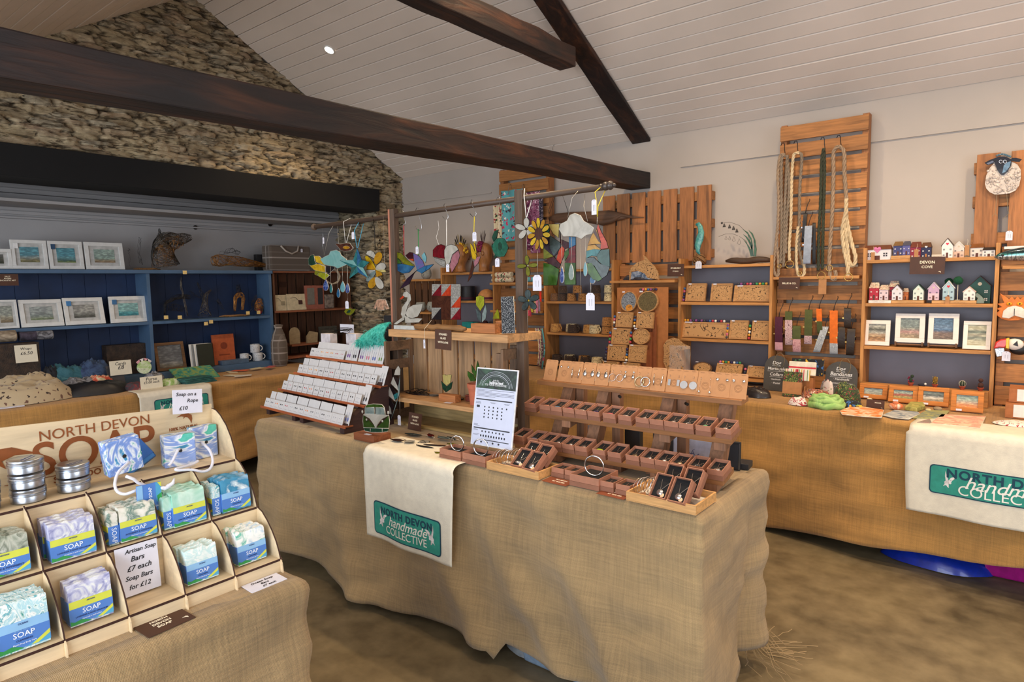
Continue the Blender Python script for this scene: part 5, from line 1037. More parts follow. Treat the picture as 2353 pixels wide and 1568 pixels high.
# kraft earring cards on the top tier
KR=M('b98457',.75,var=.04,name='kraft_card'); GOLD=M('d8c8a0',.25,1)
EK=[('a stamped ring only','none'),('round silver studs','stud'),('long silver bars','bar'),('broad silver leaves','leaf'),('silver diamond drops','leaf'),('large silver hoops','hoop'),('silver crystal drops','stud2'),('thick silver hoops','bighoop'),('twisted silver bars','bar'),('square silver drops','sq'),('round hammered silver discs','disc'),('small pearl drops','pearl'),('silver rope studs','stud3'),('faceted silver studs','stud3')]
EX=[1245,1276,1303,1332,1363,1395,1424,1456,1490,1526,1560,1597,1634,1672]
for i,(d,sh)in enumerate(EK):
 x=xat(EX[i],ty[2],tz[2]+.02)+.028; w,h=.060,.088
 t=thing('earring_card','brown kraft card with %s, %s from the left on the top tier'%(d,OR[i]),'earring card',(x,ty[2]+.012+.0015*(i%2),tz[2]+.0022+.0015*0),group='kraft earring cards along the top tier'); t.rotation_euler=(R(-18),random.uniform(-.02,.02),0)
 m=MB(); P_=[(-w/2,0),(w/2,0),(w/2,h-.004),(w/2-.004,h),(-w/2+.004,h),(-w/2,h-.004)]; m.prism(P_,0,.0012); m.build('card',KR,t); m=MB()
 for r in(.013,.0095):m.tube([(r*math.cos(a*PI/10),-.0001,h*.40+r*math.sin(a*PI/10))for a in range(20)],.00035,3,True)
 for a in range(-2,3):m.tube([(a*.0025,-.0001,h*.40-.004+abs(a)*.0015),(a*.0032,-.0001,h*.40+.003)],.0003,3)
 sq(m,-w*.4,h*.93,w*.3); sq(m,w*.1,h*.94,w*.28); m.build('stamped_emblem',M('5a3018',.8),t)
 if sh!='none':
  for s in(-1,1):
   m=MB(); x_=s*.0175; hook=[(x_,-.001,h*.70),(x_-.002,-.003,h*.74),(x_+.001,-.004,h*.70),(x_,-.003,h*.62)]
   if sh.startswith('stud'):m.ball((x_,-.003,h*.70),.0055 if sh=='stud3' else .0045,10,(1,.6,1));
   else:m.tube(hook,.0005,4)
   if sh=='bar':m.cyl((x_,-.004,h*.62),(x_-.003*s,-.004,h*.22),.0022,n=8)
   if sh=='leaf':m.ball((x_,-.004,h*.48),.011,10,(.75,.25,1.2))
   if sh=='hoop':m.tube([(x_+.0145*math.cos(a*PI/12),-.004-.0015*s,h*.40+.0145*math.sin(a*PI/12))for a in range(24)],.0009,5,True)
   if sh=='bighoop':m.tube([(x_*.8+.018*math.cos(a*PI/12),-.007-.003*s,h*.32+.018*math.sin(a*PI/12))for a in range(24)],.0024,6,True)
   if sh=='sq':m.box(x_-.005,-.005,h*.28,x_+.005,-.0035,h*.54)
   if sh=='disc':m.cyl((x_,-.005,h*.36),(x_,-.0035,h*.36),.0145,n=20)
   if sh=='pearl':m.tube([(x_,-.003,h*.62),(x_+.002*s,-.003,h*.16)],.0003,3); m.ball((x_+.002*s,-.004,h*.14),.0045,8)
   if sh=='stud2':m.ball((x_,-.004,h*.50),.008,8,(.8,.5,1.2))
   m.build('earring',SILVER if sh!='bighoop' or s>0 else GOLD,t,sh not in('sq','disc'))
# ---- trays and boxes along the front edge
TRW=wood('d2a066','x',dark=.9,isl=.05,rough=.5)
def wtray(label,x0,x1,y0,y1,h=.030):
 t=thing('wooden_tray',label,'tray',(x0,y0,TZ+.0035),group='pale wooden trays'); w,d=x1-x0,y1-y0; m=MB().box(0,0,0,w,d,.004)
 for a in((0,0,w,.006),(0,d-.006,w,d),(0,.006,.006,d-.006),(w-.006,.006,w,d-.006)):m.box(a[0],a[1],.004,a[2],a[3],h)
 m.build('tray_body',TRW,t,bev=.0008); m=MB().box(.007,.007,.0042,w-.007,d-.007,.008); m.build('lining',M('cfcac4',.9,bump=.3),t); return t
def leanbox(label,x,y,z,k,rz=0,lean=38,group='necklace boxes leaning in the trays'):
 nbox(label,(x,y,z),(R(lean),0,rz),w=.056,l=.082,h=.018,shape=k,group=group,lid=True)
wtray('pale wooden tray of bangles and boxes beside the hallmark notice',-1.578,-1.335,1.800,1.925)
wtray('pale wooden tray of bangles and boxes at the right front corner',-.985,-.752,1.795,1.955)
for i,(x,y,dz)in enumerate(((-1.44,1.825,.010),(-1.378,1.815,.010),(-1.445,1.885,.024),(-1.378,1.872,.024))):
 leanbox('brown pendant box leaning in the left tray, '+['front left','front right','back left','back right'][i]+' of four',x,y,TZ+dz+.002,['leaf','disc','blob','blob'][i],R(-4))
for i,(x,y,dz)in enumerate(((-.875,1.815,.012),(-.812,1.810,.012),(-.870,1.882,.028),(-.802,1.875,.028))):
 leanbox('brown pendant box leaning in the right tray, '+['front left','front right','back left','back right'][i]+' of four',x,y,TZ+dz+.002,['disc','disc','blob','blob'][i],R(-4),48)
def bangle(label,x,y,z,r,rz,mat=SILVER,th=.0016,wob=0,seed=0,group='silver wire bangles in the trays',tip=0,n=40):
 t=thing('bangle',label,'bangle',(x,y,z+r+th+.0006),rz,group,rx=tip); m=MB()
 m.tube([((r+wob*math.sin(9*a*2*PI/n+seed))*math.cos(a*2*PI/n),wob*.6*math.cos(7*a*2*PI/n+seed),(r+wob*math.sin(9*a*2*PI/n+seed))*math.sin(a*2*PI/n))for a in range(n)],th,6,True); m.build('wire_hoop',mat,t,True); return t
ROSE=M('b99a88',.25,1,.03,name='rose_silver')
random.seed(44)
for k in range(9):
 x=-1.563+k*.0115; wv=k>4
 bangle('thin silver bangle standing in the left tray, %s from the left%s'%(OR[k],', wavy' if wv else ''),x,1.857+.004*k,TZ+.0115,.027+.001*(k%3)if not wv else .031,R(68+4*(k%3)),SILVER if k%2 else ROSE,.0011,.0012 if wv else 0,k)
for k in range(10):
 x=-.962+k*.0085; wv=k>5
 bangle('thin silver bangle standing in the right tray, %s from the left%s'%(OR[k],', wavy' if wv else ''),x,1.848+.006*k,TZ+.0115,.027+.001*(k%3)if not wv else .033,R(66+4*(k%3)),SILVER if k%3 else ROSE,.0011,.0012 if wv else 0,k)
for i,(x,y,r_)in enumerate(((-.962,1.822,.3),(-.925,1.815,-.1),(-.945,1.835,.8))):
 m=MB().box(-.010,0,0,.010,.0008,.014); tag(m.build('swing_tag',KR,loc=(x,y,TZ+.0122),rot=(R(-25),0,r_)),'tiny kraft tag at the foot of the bangles in the right tray, '+['left','front','rear'][i],'tag','kraft tags on the bangles')
def bbox(label,x0,y0,w,l,r,bl_,rz=0,z=TZ+.0035):
 t,zz=nbox(label,(x0+w/2,y0,z),(0,0,rz),w=w,l=l,h=.024,big=True,group='open boxes with a bangle each')
 bangle(bl_,x0+w/2+.004,y0+l*.45,z+zz,r,R(12),SILVER,.0026,0,0,'single bangles in their boxes',n=48)
bbox('open brown box with a silver bangle, leftmost on the front edge',-1.835,1.810,.115,.085,.030,'silver bangle standing in the leftmost open box')
bbox('open brown box with a silver bangle, second from the left on the front edge',-1.712,1.812,.118,.085,.032,'silver bangle standing in the second open box before the notice')
bbox('large open brown box with a patterned bangle in the middle of the front edge',-1.217,1.822,.115,.13,.034,'broad patterned silver bangle standing in the large middle box')
for i,(x,y,k,lab)in enumerate(((-1.30,1.868,'leaf','left of the two behind the first flat brown sign'),(-1.243,1.868,'none','right of the two behind the first flat brown sign'),(-1.078,1.832,'leaf','left of the two beside the right tray'),(-1.017,1.832,'leaf','right of the two beside the right tray'))):
 nbox('small open brown box lying flat, '+lab,(x,y,TZ+.0035),(0,0,0),w=.052,l=.070,h=.018,shape=k,pc='c8d0b8',group='small open boxes along the front edge')
for i,(x,y,lab)in enumerate(((-1.272,1.803,'between left tray and large bangle box'),(-1.045,1.797,'beside the right tray'))):
 t=card('stall_sign','flat reddish-brown sign with cream lettering, '+lab,'sign',.105,.055,(x,y,TZ+.0045),(R(-88),0,R(-2)),M('7a3c20',.6,name='sign'),[('THE BENCH',.009,.006,.030-.0275+.010,.048),('BY THE SEA',.009,.006,-.006,.052)],CREAM,bold=.02)
 t.location.y+=.0275
# black presentation box
t=thing('presentation_box','open black presentation box standing at the back right corner of the stall','box',(-.84,2.30,TZ+.003),R(6))
m=MB().box(0,.04,0,.06,.11,.022); m.build('box_base',BLACK,t,bev=.002); m=MB().box(-.035,.02,0,.035,.036,.105); l_=m.build('box_lid',BLACK,t,bev=.002); m=MB().box(-.028,.0185,.008,.028,.0199,.097); m.build('lining',M('2a2a30',.9),l_)
m=MB().box(.031,.0186,.004,.0325,.0200,.101); m.build('silver_edge',STEEL,l_)
# handwritten sheets and dark boxes seen through the stand
for i,(x0,y0,x1,y1,Y,lab)in enumerate(((1326,975,1385,1025,2.37,'left'),(1540,1005,1640,1055,2.37,'right'))):
 a=oy(x0,y0,Y); b=oy(x1,y1,Y); w=b.x-a.x; t=thing('price_sheet','back of a handwritten sheet showing between the stand legs, '+lab,'notice',((a.x+b.x)/2,Y,TZ+.003)); h=a.z-TZ; m=MB().box(-w/2,0,0,w/2,.001,h); c=m.build('paper_sheet',M('aeb2c8',.7),t)
 m=MB(); random.seed(i+3)
 for k in range(5):
  p=V((random.uniform(-w*.35,w*.35),-.0004,random.uniform(h*.3,h*.85))); P_=[p]
  for q in range(6):P_.append(P_[-1]+V((random.uniform(-.012,.012),0,random.uniform(-.014,.010))))
  m.tube(P_,.0011,4)
 m.build('pen_strokes',M('3a3f78',.7),c)
for i,(x0,x1,z,lab)in enumerate(((1435,1470,1.0,'left'),(1500,1545,1.0,'right'))):
 a=oy(x0,1030,2.36); b=oy(x1,1030,2.36); m=MB().box(0,0,0,b.x-a.x,.03,.10); tag(m.build('dark_box',BLACK,loc=(a.x,2.36,TZ+.003),bev=.002),'black box standing behind the jewellery stand legs, '+lab+' of two','box','black boxes behind the stand')
# ================================================================ along the white wall
YF,YB=4.25,4.445
K1=crop(1380,560,4.9); K2=crop(1740,260,3.564); K3=crop(1730,640,4.9); K4=crop(1950,500,4.613); K5=crop(1930,820,5.563); K6=crop(2200,330,5.81); K7=crop(1220,620,6.03)
KH=crop(1940,540,9.8); KI=crop(2130,540,8.713); KG=crop(1630,500,13.07); KP=crop(1380,640,6.533)
PX=wood('c2884c','x',dark=.75,isl=.05); PZ=wood('c2884c','z',dark=.75,isl=.05); PALX=wood('ad7440','x',dark=.6,isl=.18); PALV=wood('a96f42','z',dark=.6,isl=.18)
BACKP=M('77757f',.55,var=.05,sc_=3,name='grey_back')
def shelf(label,x0,x1,zs_,top=1.60,back=True,lz=TZ):
 t=thing('shelving_unit',label,'shelf',(0,0,0),group='pine shelving units')
 for x in(x0,x1-.018):m=MB().box(x,YF,lz+.002,x+.018,YB-.004,top); m.build('side_panel',PZ,t,bev=.001)
 for z in zs_:m=MB().box(x0+.0185,YF+.003,z-.018,x1-.0185,YB-.01,z); m.build('shelf_board',PX,t,bev=.001)
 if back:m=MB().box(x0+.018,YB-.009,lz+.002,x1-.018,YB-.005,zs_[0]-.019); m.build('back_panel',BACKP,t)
 return t
ZS=[1.55,1.30,1.05,.80]
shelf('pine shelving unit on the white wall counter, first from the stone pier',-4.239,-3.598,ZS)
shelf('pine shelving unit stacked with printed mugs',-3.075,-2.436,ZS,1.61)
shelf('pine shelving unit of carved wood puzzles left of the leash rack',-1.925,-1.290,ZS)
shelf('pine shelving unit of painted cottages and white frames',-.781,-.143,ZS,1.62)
def pallet(label,x0,x1,z0,z1,n,vert=False,Y=4.36,gap=.022,sides=True,name='pallet_rack',mat=None,group='reclaimed pallet panels'):
 t=thing(name,label,'pallet',(0,0,0),group=group); m=MB(); L=(x1-x0)if vert else(z1-z0); w=L/n; rnd=random.Random(int(x0*100))
 for i in range(n):
  j=rnd.uniform(-.002,.002)
  if vert:m.box(x0+i*w+gap/2,Y+j,z0+rnd.uniform(-.003,.003),x0+(i+1)*w-gap/2,Y+.014+j,z1+rnd.uniform(-.003,.003))
  else:m.box(x0,Y+j,z0+i*w+gap/2,x1,Y+.014+j,z0+(i+1)*w-gap/2)
 m.build('slats',mat or(PALV if vert else PALX),t,bev=.0015)
 if vert:
  for z in(z0+.05,(z0+z1)/2,z1-.07):m=MB().box(x0+.01,Y+.0165,z-.03,x1-.01,min(Y+.08,YW-.003),z+.03); m.build('rear_batten',PALX,t,bev=.0015)
 else:
  for x in(x0,x1-.035):m=MB().box(x,Y+.0165,z0,x+.035,min(Y+.08,YW-.003),z1); m.build('rear_batten',PALV,t,bev=.0015)
 return t
pallet('tall pallet rack of dog leads and collars against the white wall',-1.286,-.79,.752,2.41,15,Y=4.335)
pallet('pallet rack with scarves hanging, right of the first shelving unit',-3.595,-3.08,.752,2.41,15,Y=4.335)
pallet('slatted pallet behind the stepped puzzle display',-2.432,-1.93,.752,1.58,8,Y=4.335)
a=oy(1383,450,4.38); b=oy(1640,590,4.38); pallet('upright pallet with vertical slats leaning on the wall above the puzzles',a.x,b.x-.01,1.585,2.10,7,True,4.375)
pallet('pallet with vertical slats behind the glass sheep at the right edge',oy(2232,400,4.37).x,.30,1.60,2.10,4,True,4.37,.045)
pallet('pallet rack with masks at the right edge',-.138,.45,.752,1.60,7,Y=4.30)
pallet('dark slatted pallet beside the stone pier',-4.80,-4.27,.752,1.50,6,True,4.37,mat=wood('6e4a30','z',dark=.6))
for(x0,x1,z,Y0,lab)in((-2.44,-1.93,1.455,4.20,'dolphin puzzle'),(-1.29,-.80,1.463,4.26,'leash rack'),(-3.64,-3.10,1.455,4.24,'rolled fabrics'),(-3.64,-3.10,1.22,4.24,'key fobs'),(-.13,.45,1.50,4.24,'mackerel')):
 m=MB().box(x0,Y0,z-.018,x1,4.333 if lab!='mackerel' else 4.298,z); tag(m.build('ledge',PX,bev=.001),'narrow pine ledge on the pallet, carrying or beside the '+lab,'shelf','narrow ledges on the pallets')
# points and extents on an upright plane
def loc_on(px,py,Y,z=None):p=oy(px,py,Y); return V((p.x,Y,p.z if z is None else z))
def pbox(cr,x0,y0,x1,y1,Y):a=oy(*cr(x0,y0),Y); b=oy(*cr(x1,y1),Y); c=oy(*cr(x0,y1),Y); return(a.x+c.x)/2,b.x,c.z,a.z  # x0 x1 z0 z1
# ---- mugs
MP={'tan':cells('b07a42',['3a2210','5a3a1c'],70,.32),'dark':cells('3a2a22',['2a1c16','57402f'],80,.4),'cream':cells('e2d2a8',['2a1a0e','4a2c18'],75,.30),'brown':cells('6b4a30',['3a2418','8a6238'],80,.35),'honey':cells('c8924e',['6a3a18','8f5a2a'],80,.35)}
mugp={}
def mug(k,p,w,h,rz,label,handle=True,group='printed mugs and pots on the shelves'):
 key=(k,handle,round(w,3),round(h,3))
 if key not in mugp:
  t=thing('mug',label,'mug',p,rz,group); m=MB(); r=w/2; m.lathe([(r*.8,.001),(r,.003),(r*.98,h*.3),(r*.86,h),(r*.80,h),(r*.86,h*.2),(.001,h*.12)],20); m.build('mug_body',MP[k],t,'auto')
  if handle:m=MB().tube([(r*.85+h*.36*math.sin(a*PI/7),0,h*.5-h*.3*math.cos(a*PI/7))for a in range(8)],h*.06,6); m.build('handle',MP[k],t,True)
  mugp[key]=t
 else:t=copy_thing(mugp[key],p,rz,label,group)
 return t
rows=[('upper',1.30,[(335,0,'brown',''),(435,0,'dark',''),(443,1,'dark','top of a stack'),(565,0,'tan',''),(645,1,'tan','top of a stack'),(720,0,'tan',''),(905,0,'brown',''),(903,1,'dark','top of a stack'),(1080,0,'cream',''),(1080,1,'cream','top of a stack')]),
 ('middle',1.05,[(345,0,'honey',''),(560,0,'cream','behind a dark one'),(585,0,'dark',''),(800,0,'honey',''),(880,0,'cream','largest'),(1062,0,'tan',''),(1066,1,'tan','top of a stack')]),
 ('lowest',.80,[(360,0,'dark',''),(530,0,'cream','behind a dark one'),(535,0,'dark',''),(730,0,'honey','behind a dark one'),(757,0,'dark',''),(915,0,'cream','')])]
for nm,z,L in rows:
 for i,(x,lv,k,ex)in enumerate(L):
  Y=YF+(.10 if 'behind' in ex else .05); p=oy(K7(x,0)[0],700,Y); big=1.25 if nm!='upper' else 1
  mug(k,(p.x,Y,z+.001+lv*.062),.076*big,.061 if nm=='upper' else .066,random.choice((-.4,.2,2.6))if nm=='upper' else-.2,'%s leaf-printed mug, %s from the left on the %s mug shelf%s'%(k,OR[i],nm,', '+ex if ex else ''),nm!='upper')
m=MB().box(0,0,0,.10,.06,.012); p=oy(*K7(615,1340),YF+.02); tag(m.build('wooden_coaster',wood('7a3c22','x'),loc=(p.x,YF+.01,.801)),'dark red wooden plinth at the front of the lowest mug shelf','plinth')
# ---- carved puzzles
def carve(seed,sc_=22,base='c09462',dark='3c2814',lw=.035):
 t=NT('carved_wood'); vec=t.coord((1,.2,1),loc=(seed*3.3,0,seed)); n=t.noise(sc_,vec,1,1.8); f=t.math('ABSOLUTE',t.math('SUBTRACT',t.math('FRACT',t.math('MULTIPLY',n,5)),.5))
 c=t.ramp(f,[(lw,dark),(lw+.06,base)]); t.bump(f,.4,.004); return t.out(c,.7)
CV=[carve(i)for i in range(4)]; CVO=carve(9,30,'d9902e','5a3210'); CVB=carve(7,60,'8f98a4','1c2430',.12); CVG=carve(5,60,'6f6240','3a3018',.12); WD=wood('b98a58','x',dark=.8,isl=.04); WDD=wood('6e4a2c','x',dark=.7)
BALLC=[M(c,.5,var=0)for c in('c03a4a','e0a030','efefe8','3a6aa8','2a2a5a','3a9a5a','8a4a8a','40404a','d86a8a')]
def beads(t,x,z0,z1,seed,horiz=False):
 m=MB(); rnd=random.Random(seed); r=.0095; L=z1-z0; n=max(2,int(L/(2*r)))
 for i in range(n):m.m=rnd.randrange(9); q=z0+(i+.5)*L/n; m.ball((x,-.002,q)if not horiz else(q,-.002,x),r,8)
 m.build('bagged_wool',BALLC,t,True)
def puzzle(label,cr,x0,y0,x1,y1,Y,z0=None,shape='square',mi=0,lean=12,bead=None,group='carved wooden puzzle boards',frame=True):
 a0,a1,c0,c1=pbox(cr,x0,y0,x1,y1,Y); z0=c0 if z0 is None else z0; w,h=a1-a0,c1-c0; t=thing('puzzle_board',label,'wooden puzzle',((a0+a1)/2,Y,z0),group=group); t.rotation_euler=(-R(lean),0,0); t.location.z+=.012*math.sin(R(lean))+.0005
 mt=mi if not isinstance(mi,int)else CV[mi]
 if shape=='round':P_=[(w/2*math.cos(a*PI/16),h/2+h/2*math.sin(a*PI/16))for a in range(32)]
 elif shape=='oval':P_=[(w/2*math.cos(a*PI/12),h/2+h/2*math.sin(a*PI/12))for a in range(24)]
 else:P_=[(-w/2,0),(w/2,0),(w/2,h),(-w/2,h)]
 if frame:
  m=MB().prism(P_,.002,.012); m.build('backing',WD,t); k=.82 if shape=='square' else .9; Q=[(x*k,h/2+(y-h/2)*k)for x,y in P_]; m=MB().prism(Q,-.0008,.0018); m.build('carved_panel',mt,t)
  m=MB(); n=len(P_)
  for i in range(n):j=(i+1)%n; m.add([(P_[i][0],-.004,P_[i][1]),(P_[j][0],-.004,P_[j][1]),(Q[j][0],-.004,Q[j][1]),(Q[i][0],-.004,Q[i][1]),(P_[i][0],.0019,P_[i][1]),(P_[j][0],.0019,P_[j][1]),(Q[j][0],.0019,Q[j][1]),(Q[i][0],.0019,Q[i][1])],[(0,1,2,3),(0,4,5,1),(2,6,7,3)])
  m.build('rim',WD if shape!='oval' else WDD,t)
 else:m=MB().prism(P_,0,.010); m.build('carved_panel',mt,t)
 if bead=='l':beads(t,-w/2-.014,0,h*.8,len(label))
 if bead=='r':beads(t,w/2+.014,0,h*.8,len(label))
 if bead=='t':beads(t,h+.010,-w*.45,w*.42,len(label),True)
 m=MB().box(-w*.42,-.006,h*.93,-w*.26,-.0045,h*1.0); m.build('price_sticker',PAPER,t)
 return t
CARD_=M('8c4f2c',.8,var=.05,name='cardboard'); CARD2=M('b0713f',.8,var=.05,name='cardboard')
t=thing('stepped_stand','brown cardboard stepped stand full of carved puzzles','display stand',(0,0,0)); SP_=[]
for i,(yt,yb)in enumerate(((495,800),(775,985),(950,1165),(1135,1360),(1320,1450))):
 Y=4.10-i*.045; a=oy(*K1([160,130,90,40,0][i],yb),Y); b=oy(*K1([735,600,545,480,430][i],yb),Y); top=oy(*K1(400,yt),Y).z; SP_.append((Y,a.z))
 m=MB().box(a.x,Y+.035,TZ+.003,b.x,Y+.040,max(top-.03,a.z+.02)if i else top); m.build('step_front',CARD2 if i==0 else CARD_,t)
a=oy(*K1(735,800),4.10); m=MB().prism([(3.93,TZ+.003),(4.18,TZ+.003),(4.18,a.z+.19),(4.13,a.z+.19),(4.13,a.z),(4.09,a.z),(4.09,a.z-.12),(4.05,a.z-.12),(4.05,a.z-.24),(4.0,a.z-.24),(4.0,a.z-.36),(3.93,a.z-.40)],0,.005)
m.v=[(a.x-.10+v[1],v[0],v[2])for v in m.v]; m.build('side_panel',CARD_,t)
D_=[('round yin-yang puzzle half grey-blue and half orange, top left of the stepped stand',215,540,400,770,0,'round',CVB,None),('round yin-yang puzzle in olive brown, top right of the stepped stand',405,535,640,775,0,'round',CVG,'t'),
 ('square puzzle with carved plant arch, left on the second step',170,775,355,945,1,'square',0,'l'),('square puzzle with carved wave swirl, right on the second step',400,775,590,955,1,'square',1,'l'),
 ('square puzzle with carved diamond, left on the third step',120,955,325,1135,2,'square',2,'l'),('round puzzle with carved spirals, right on the third step',355,955,545,1135,2,'round',3,'l'),
 ('square puzzle with carved leaf pattern, left on the fourth step',75,1140,280,1315,3,'square',1,'l'),('square puzzle with carved round tree, right on the fourth step',310,1140,505,1335,3,'square',3,'l'),
 ('square puzzle with carved vines, left on the lowest step',20,1325,195,1430,4,'square',0,None),('square puzzle with carved arch, right on the lowest step',240,1340,430,1460,4,'square',2,'l')]
for lab,x0,y0,x1,y1,i,sh,mi,bd in D_:puzzle(lab,K1,x0,y0,x1,y1,SP_[i][0],None,sh,mi,10,bd)
# the orange half of the first yin-yang
t=[o for o in bpy.data.objects if o.get('label','').startswith('round yin-yang puzzle half')][0]; m=MB().prism([(.002+.021*math.cos(a*PI/8)*1.3+.006,.028+.024*math.sin(a*PI/8))for a in range(16)],-.003,-.001); m.build('orange_half',CVO,t)
for lab,x0,y0,x1,y1,z,sh,mi,bd in(('square carved dragon puzzle at the left of the upper puzzle shelf',955,435,1175,640,1.30,'square',0,'l'),('square carved puzzle in crinkled clear wrap, middle of the upper puzzle shelf',1235,435,1470,640,1.30,'square',1,None),('wide carved puzzle with dark grasses at the right of the upper puzzle shelf',1495,465,1900,650,1.30,'square',2,'t'),
 ('long carved landscape puzzle at the left of the middle puzzle shelf',895,875,1435,1050,1.05,'square',carve(11,9),'t'),('square carved wreath puzzle, centre right of the middle puzzle shelf',1445,850,1650,1065,1.05,'square',3,'l'),('square carved bird puzzle at the right end of the middle puzzle shelf',1695,860,1890,1080,1.05,'square',0,'l'),
 ('oval carved puzzle lying tilted on the lowest puzzle shelf',1030,1330,1235,1465,.80,'oval',1,None),('wide carved bird puzzle with wool balls, centre of the lowest puzzle shelf',1290,1335,1580,1475,.80,'square',2,'t'),('square carved puzzle half behind the dog collar board',1640,1350,1860,1485,.80,'square',3,'l')):
 puzzle(lab,K1,x0,y0,x1,y1,YF+.035,z+.001,sh,mi,14 if z>.9 else 30,bd,'carved wooden puzzles on the shelves')
# dolphin and seahorse shaped puzzles
def outline(name,label,cat,cr,P_,Y,mat,th=.012,extra=(),group=None,z0=None):
 q=[oy(*cr(*p),Y)for p in P_]; o=V((sum(p.x for p in q)/len(q),Y,min(p.z for p in q))); t=thing(name,label,cat,o,group=group); dz=(z0-o.z)if z0 is not None else 0
 t.location.z+=dz; m=MB().prism([(p.x-o.x,p.z-o.z)for p in q],0,th); b_=m.build('cut_panel' if not isinstance(mat,tuple)else mat[1],mat if not isinstance(mat,tuple)else mat[0],t,bev=.0008)
 for nm,mt,P2,d in extra:
  if P2 and len(P2[0])==3:m=MB(); [m.ball(oy(*cr(x,y),Y)-o+V((0,-d,0)),r,10,(1,.5,1))for x,y,r in P2]; m.build(nm,mt,t,True)
  else:q2=[oy(*cr(*p),Y)-o for p in P2]; m=MB().prism([(p.x,p.z)for p in q2],-d,.0005); m.build(nm,mt,t)
 return t
outline('dolphin_puzzle','dolphin-shaped carved wooden puzzle on the ledge above the stepped stand','wooden puzzle',K1,[(325,400),(320,300),(350,250),(410,200),(495,170),(480,120),(510,140),(560,200),(610,250),(645,310),(658,395),(600,385),(520,370),(490,320),(400,290),(345,305),(335,400)],4.23,CV[1],
 extra=[('blue_insert',marble(['22304a','6a7a92','c8ccd4'],30,1,.2),[(340,390),(350,310),(420,295),(495,325),(530,375),(600,390)],.001)],z0=1.457)
t=outline('seahorse_puzzle','large seahorse-shaped carved puzzle in clear wrap right of the stepped stand','wooden puzzle',K1,[(740,1090),(810,1060),(870,1075),(930,1130),(1000,1160),(1005,1185),(930,1200),(860,1220),(900,1280),(935,1340),(930,1420),(880,1470),(790,1470),(740,1420),(705,1330),(715,1230),(705,1150)],4.12,CV[0])
t.location.z=max(t.location.z,TZ+.006)
CLR=M('e8ecf0',.08,var=0,alpha=.22,coat=.5,name='clear_film'); m=MB(); w=.075; m.sheet(lambda u,v:(-w+2*w*u+.03,-.004-.010*noise.noise(V((u*6,v*6,2))),.20*v+.0),14,14); m.build('clear_wrap',CLR,t,True)
# small dark jewellery and leather things on the counter behind the right end of the stall
random.seed(71)
def heap(name,label,cat,cx,cy,z,w,d,h,mat,seed=0,n=14,group=None,th=.0015,rz=0):
 """a soft crumpled heap of cloth"""
 m=MB()
 def f(u,v):
  a=2*PI*u; r=1-v; rr=r*(1+.18*noise.noise(V((math.cos(a)*1.3,math.sin(a)*1.3,seed)))); fold=.35+.4*noise.noise(V((math.cos(a)*2.5*r,math.sin(a)*2.5*r,seed+3)))+.35*noise.noise(V((math.cos(a)*7*r,math.sin(a)*7*r,seed+5)))
  return(w/2*rr*math.cos(a),d/2*rr*math.sin(a),max(.001,h*(1-r**5)**.8*(.7+.45*fold)+.0015))
 m.sheet(f,40,n); o=m.build(name,mat,None,True,loc=(cx,cy,z),rot=(0,0,rz)); return tag(o,label,cat,group)
DKL=M('241c1c',.35,var=.2,coat=.4,name='dark_leather')
p=oz(1740,912,TZ); heap('leather_collar_pile','tangled pile of dark leather collars in front of the collar board','collars',p.x,p.y-.02,TZ+.004,.18,.10,.06,DKL,3)
t=thing('leather_box','black open tray of collars at the left of the dog collar board','tray',(oz(1722,890,TZ).x-.02,4.0,TZ+.004)); m=MB().box(-.07,-.04,0,.07,.06,.03); m.build('tray_body',BLACK,t,bev=.002)
for k in range(4):m=MB().tube([(-.05+k*.03+.028*math.cos(a*PI/8),.01,.05+.026*math.sin(a*PI/8))for a in range(16)],.005,5,True); m.build('leather_loop',DKL,t,True)
# ---- wall shelf of driftwood with garden glass; seahorse; snowdrops
p=loc_on(1470,495,4.35); t=thing('driftwood_branch','long grey-brown driftwood plank hanging on two cords behind the glass panel','driftwood',p); Ld=lambda x,y:oy(*CC(x,y),4.33)-p
m=MB(); P_=[Ld(x,y)for x,y in((370,380),(450,375),(600,370),(800,365),(1000,350),(1120,360),(1220,360))]; m.tube(P_,.03,10,rr=[.012,.038,.045,.044,.042,.03,.008]); m.v=[(x,y*.6,z)for x,y,z in m.v]; m.build('driftwood_body',wood('6a4c38','x',dark=.6,isl=0),t,True)
m=MB().tube([Ld(x,y)for x,y in((800,400),(950,420),(1050,400),(1150,345),(1250,365),(1380,370))],.01,8,rr=[.02,.026,.02,.012,.010,.003]); m.build('side_branch',wood('6a4c38','x',dark=.6,isl=0),t,True)
m=MB().tube([Ld(380,330),Ld(445,130)],.0015,4); m.tube([Ld(580,310),Ld(515,120)],.0015,4); m.build('hanging_cord',BLACK,t)
p=oy(*K1(1100,230),4.27); t=thing('glass_seahorse','teal glass seahorse standing in a knotted root on the puzzle shelf top','glass ornament',(p.x,4.29,1.5515)); ztop=oy(1605,513,4.29).z-1.5515
m=MB(); sh_=[(.005,.06),(-.012,.09),(-.014,.13),(.0,.17),(.010,.21),(.002,.245),(-.012,.265),(-.03,.262)]; m.tube([(x,0,z*ztop/.27)for x,z in sh_],.02,8,rr=[.006,.014,.024,.028,.022,.018,.016,.006]); m.v=[(x,y*.35,z)for x,y,z in m.v]; m.build('glass_body',marble(['1f5a62','3c8a8c','6fb0a4','27484c'],14,2,.2),t,True)
m=MB(); random.seed(3)
for k in range(26):a=random.uniform(0,2*PI); b=random.uniform(0,PI); m.tube([(.035*math.cos(a+q*.5)*math.sin(b+q*.3)*1.3,.03*math.sin(a+q*.5),.04+.035*math.cos(b+q*.4))for q in range(6)],.0045,5)
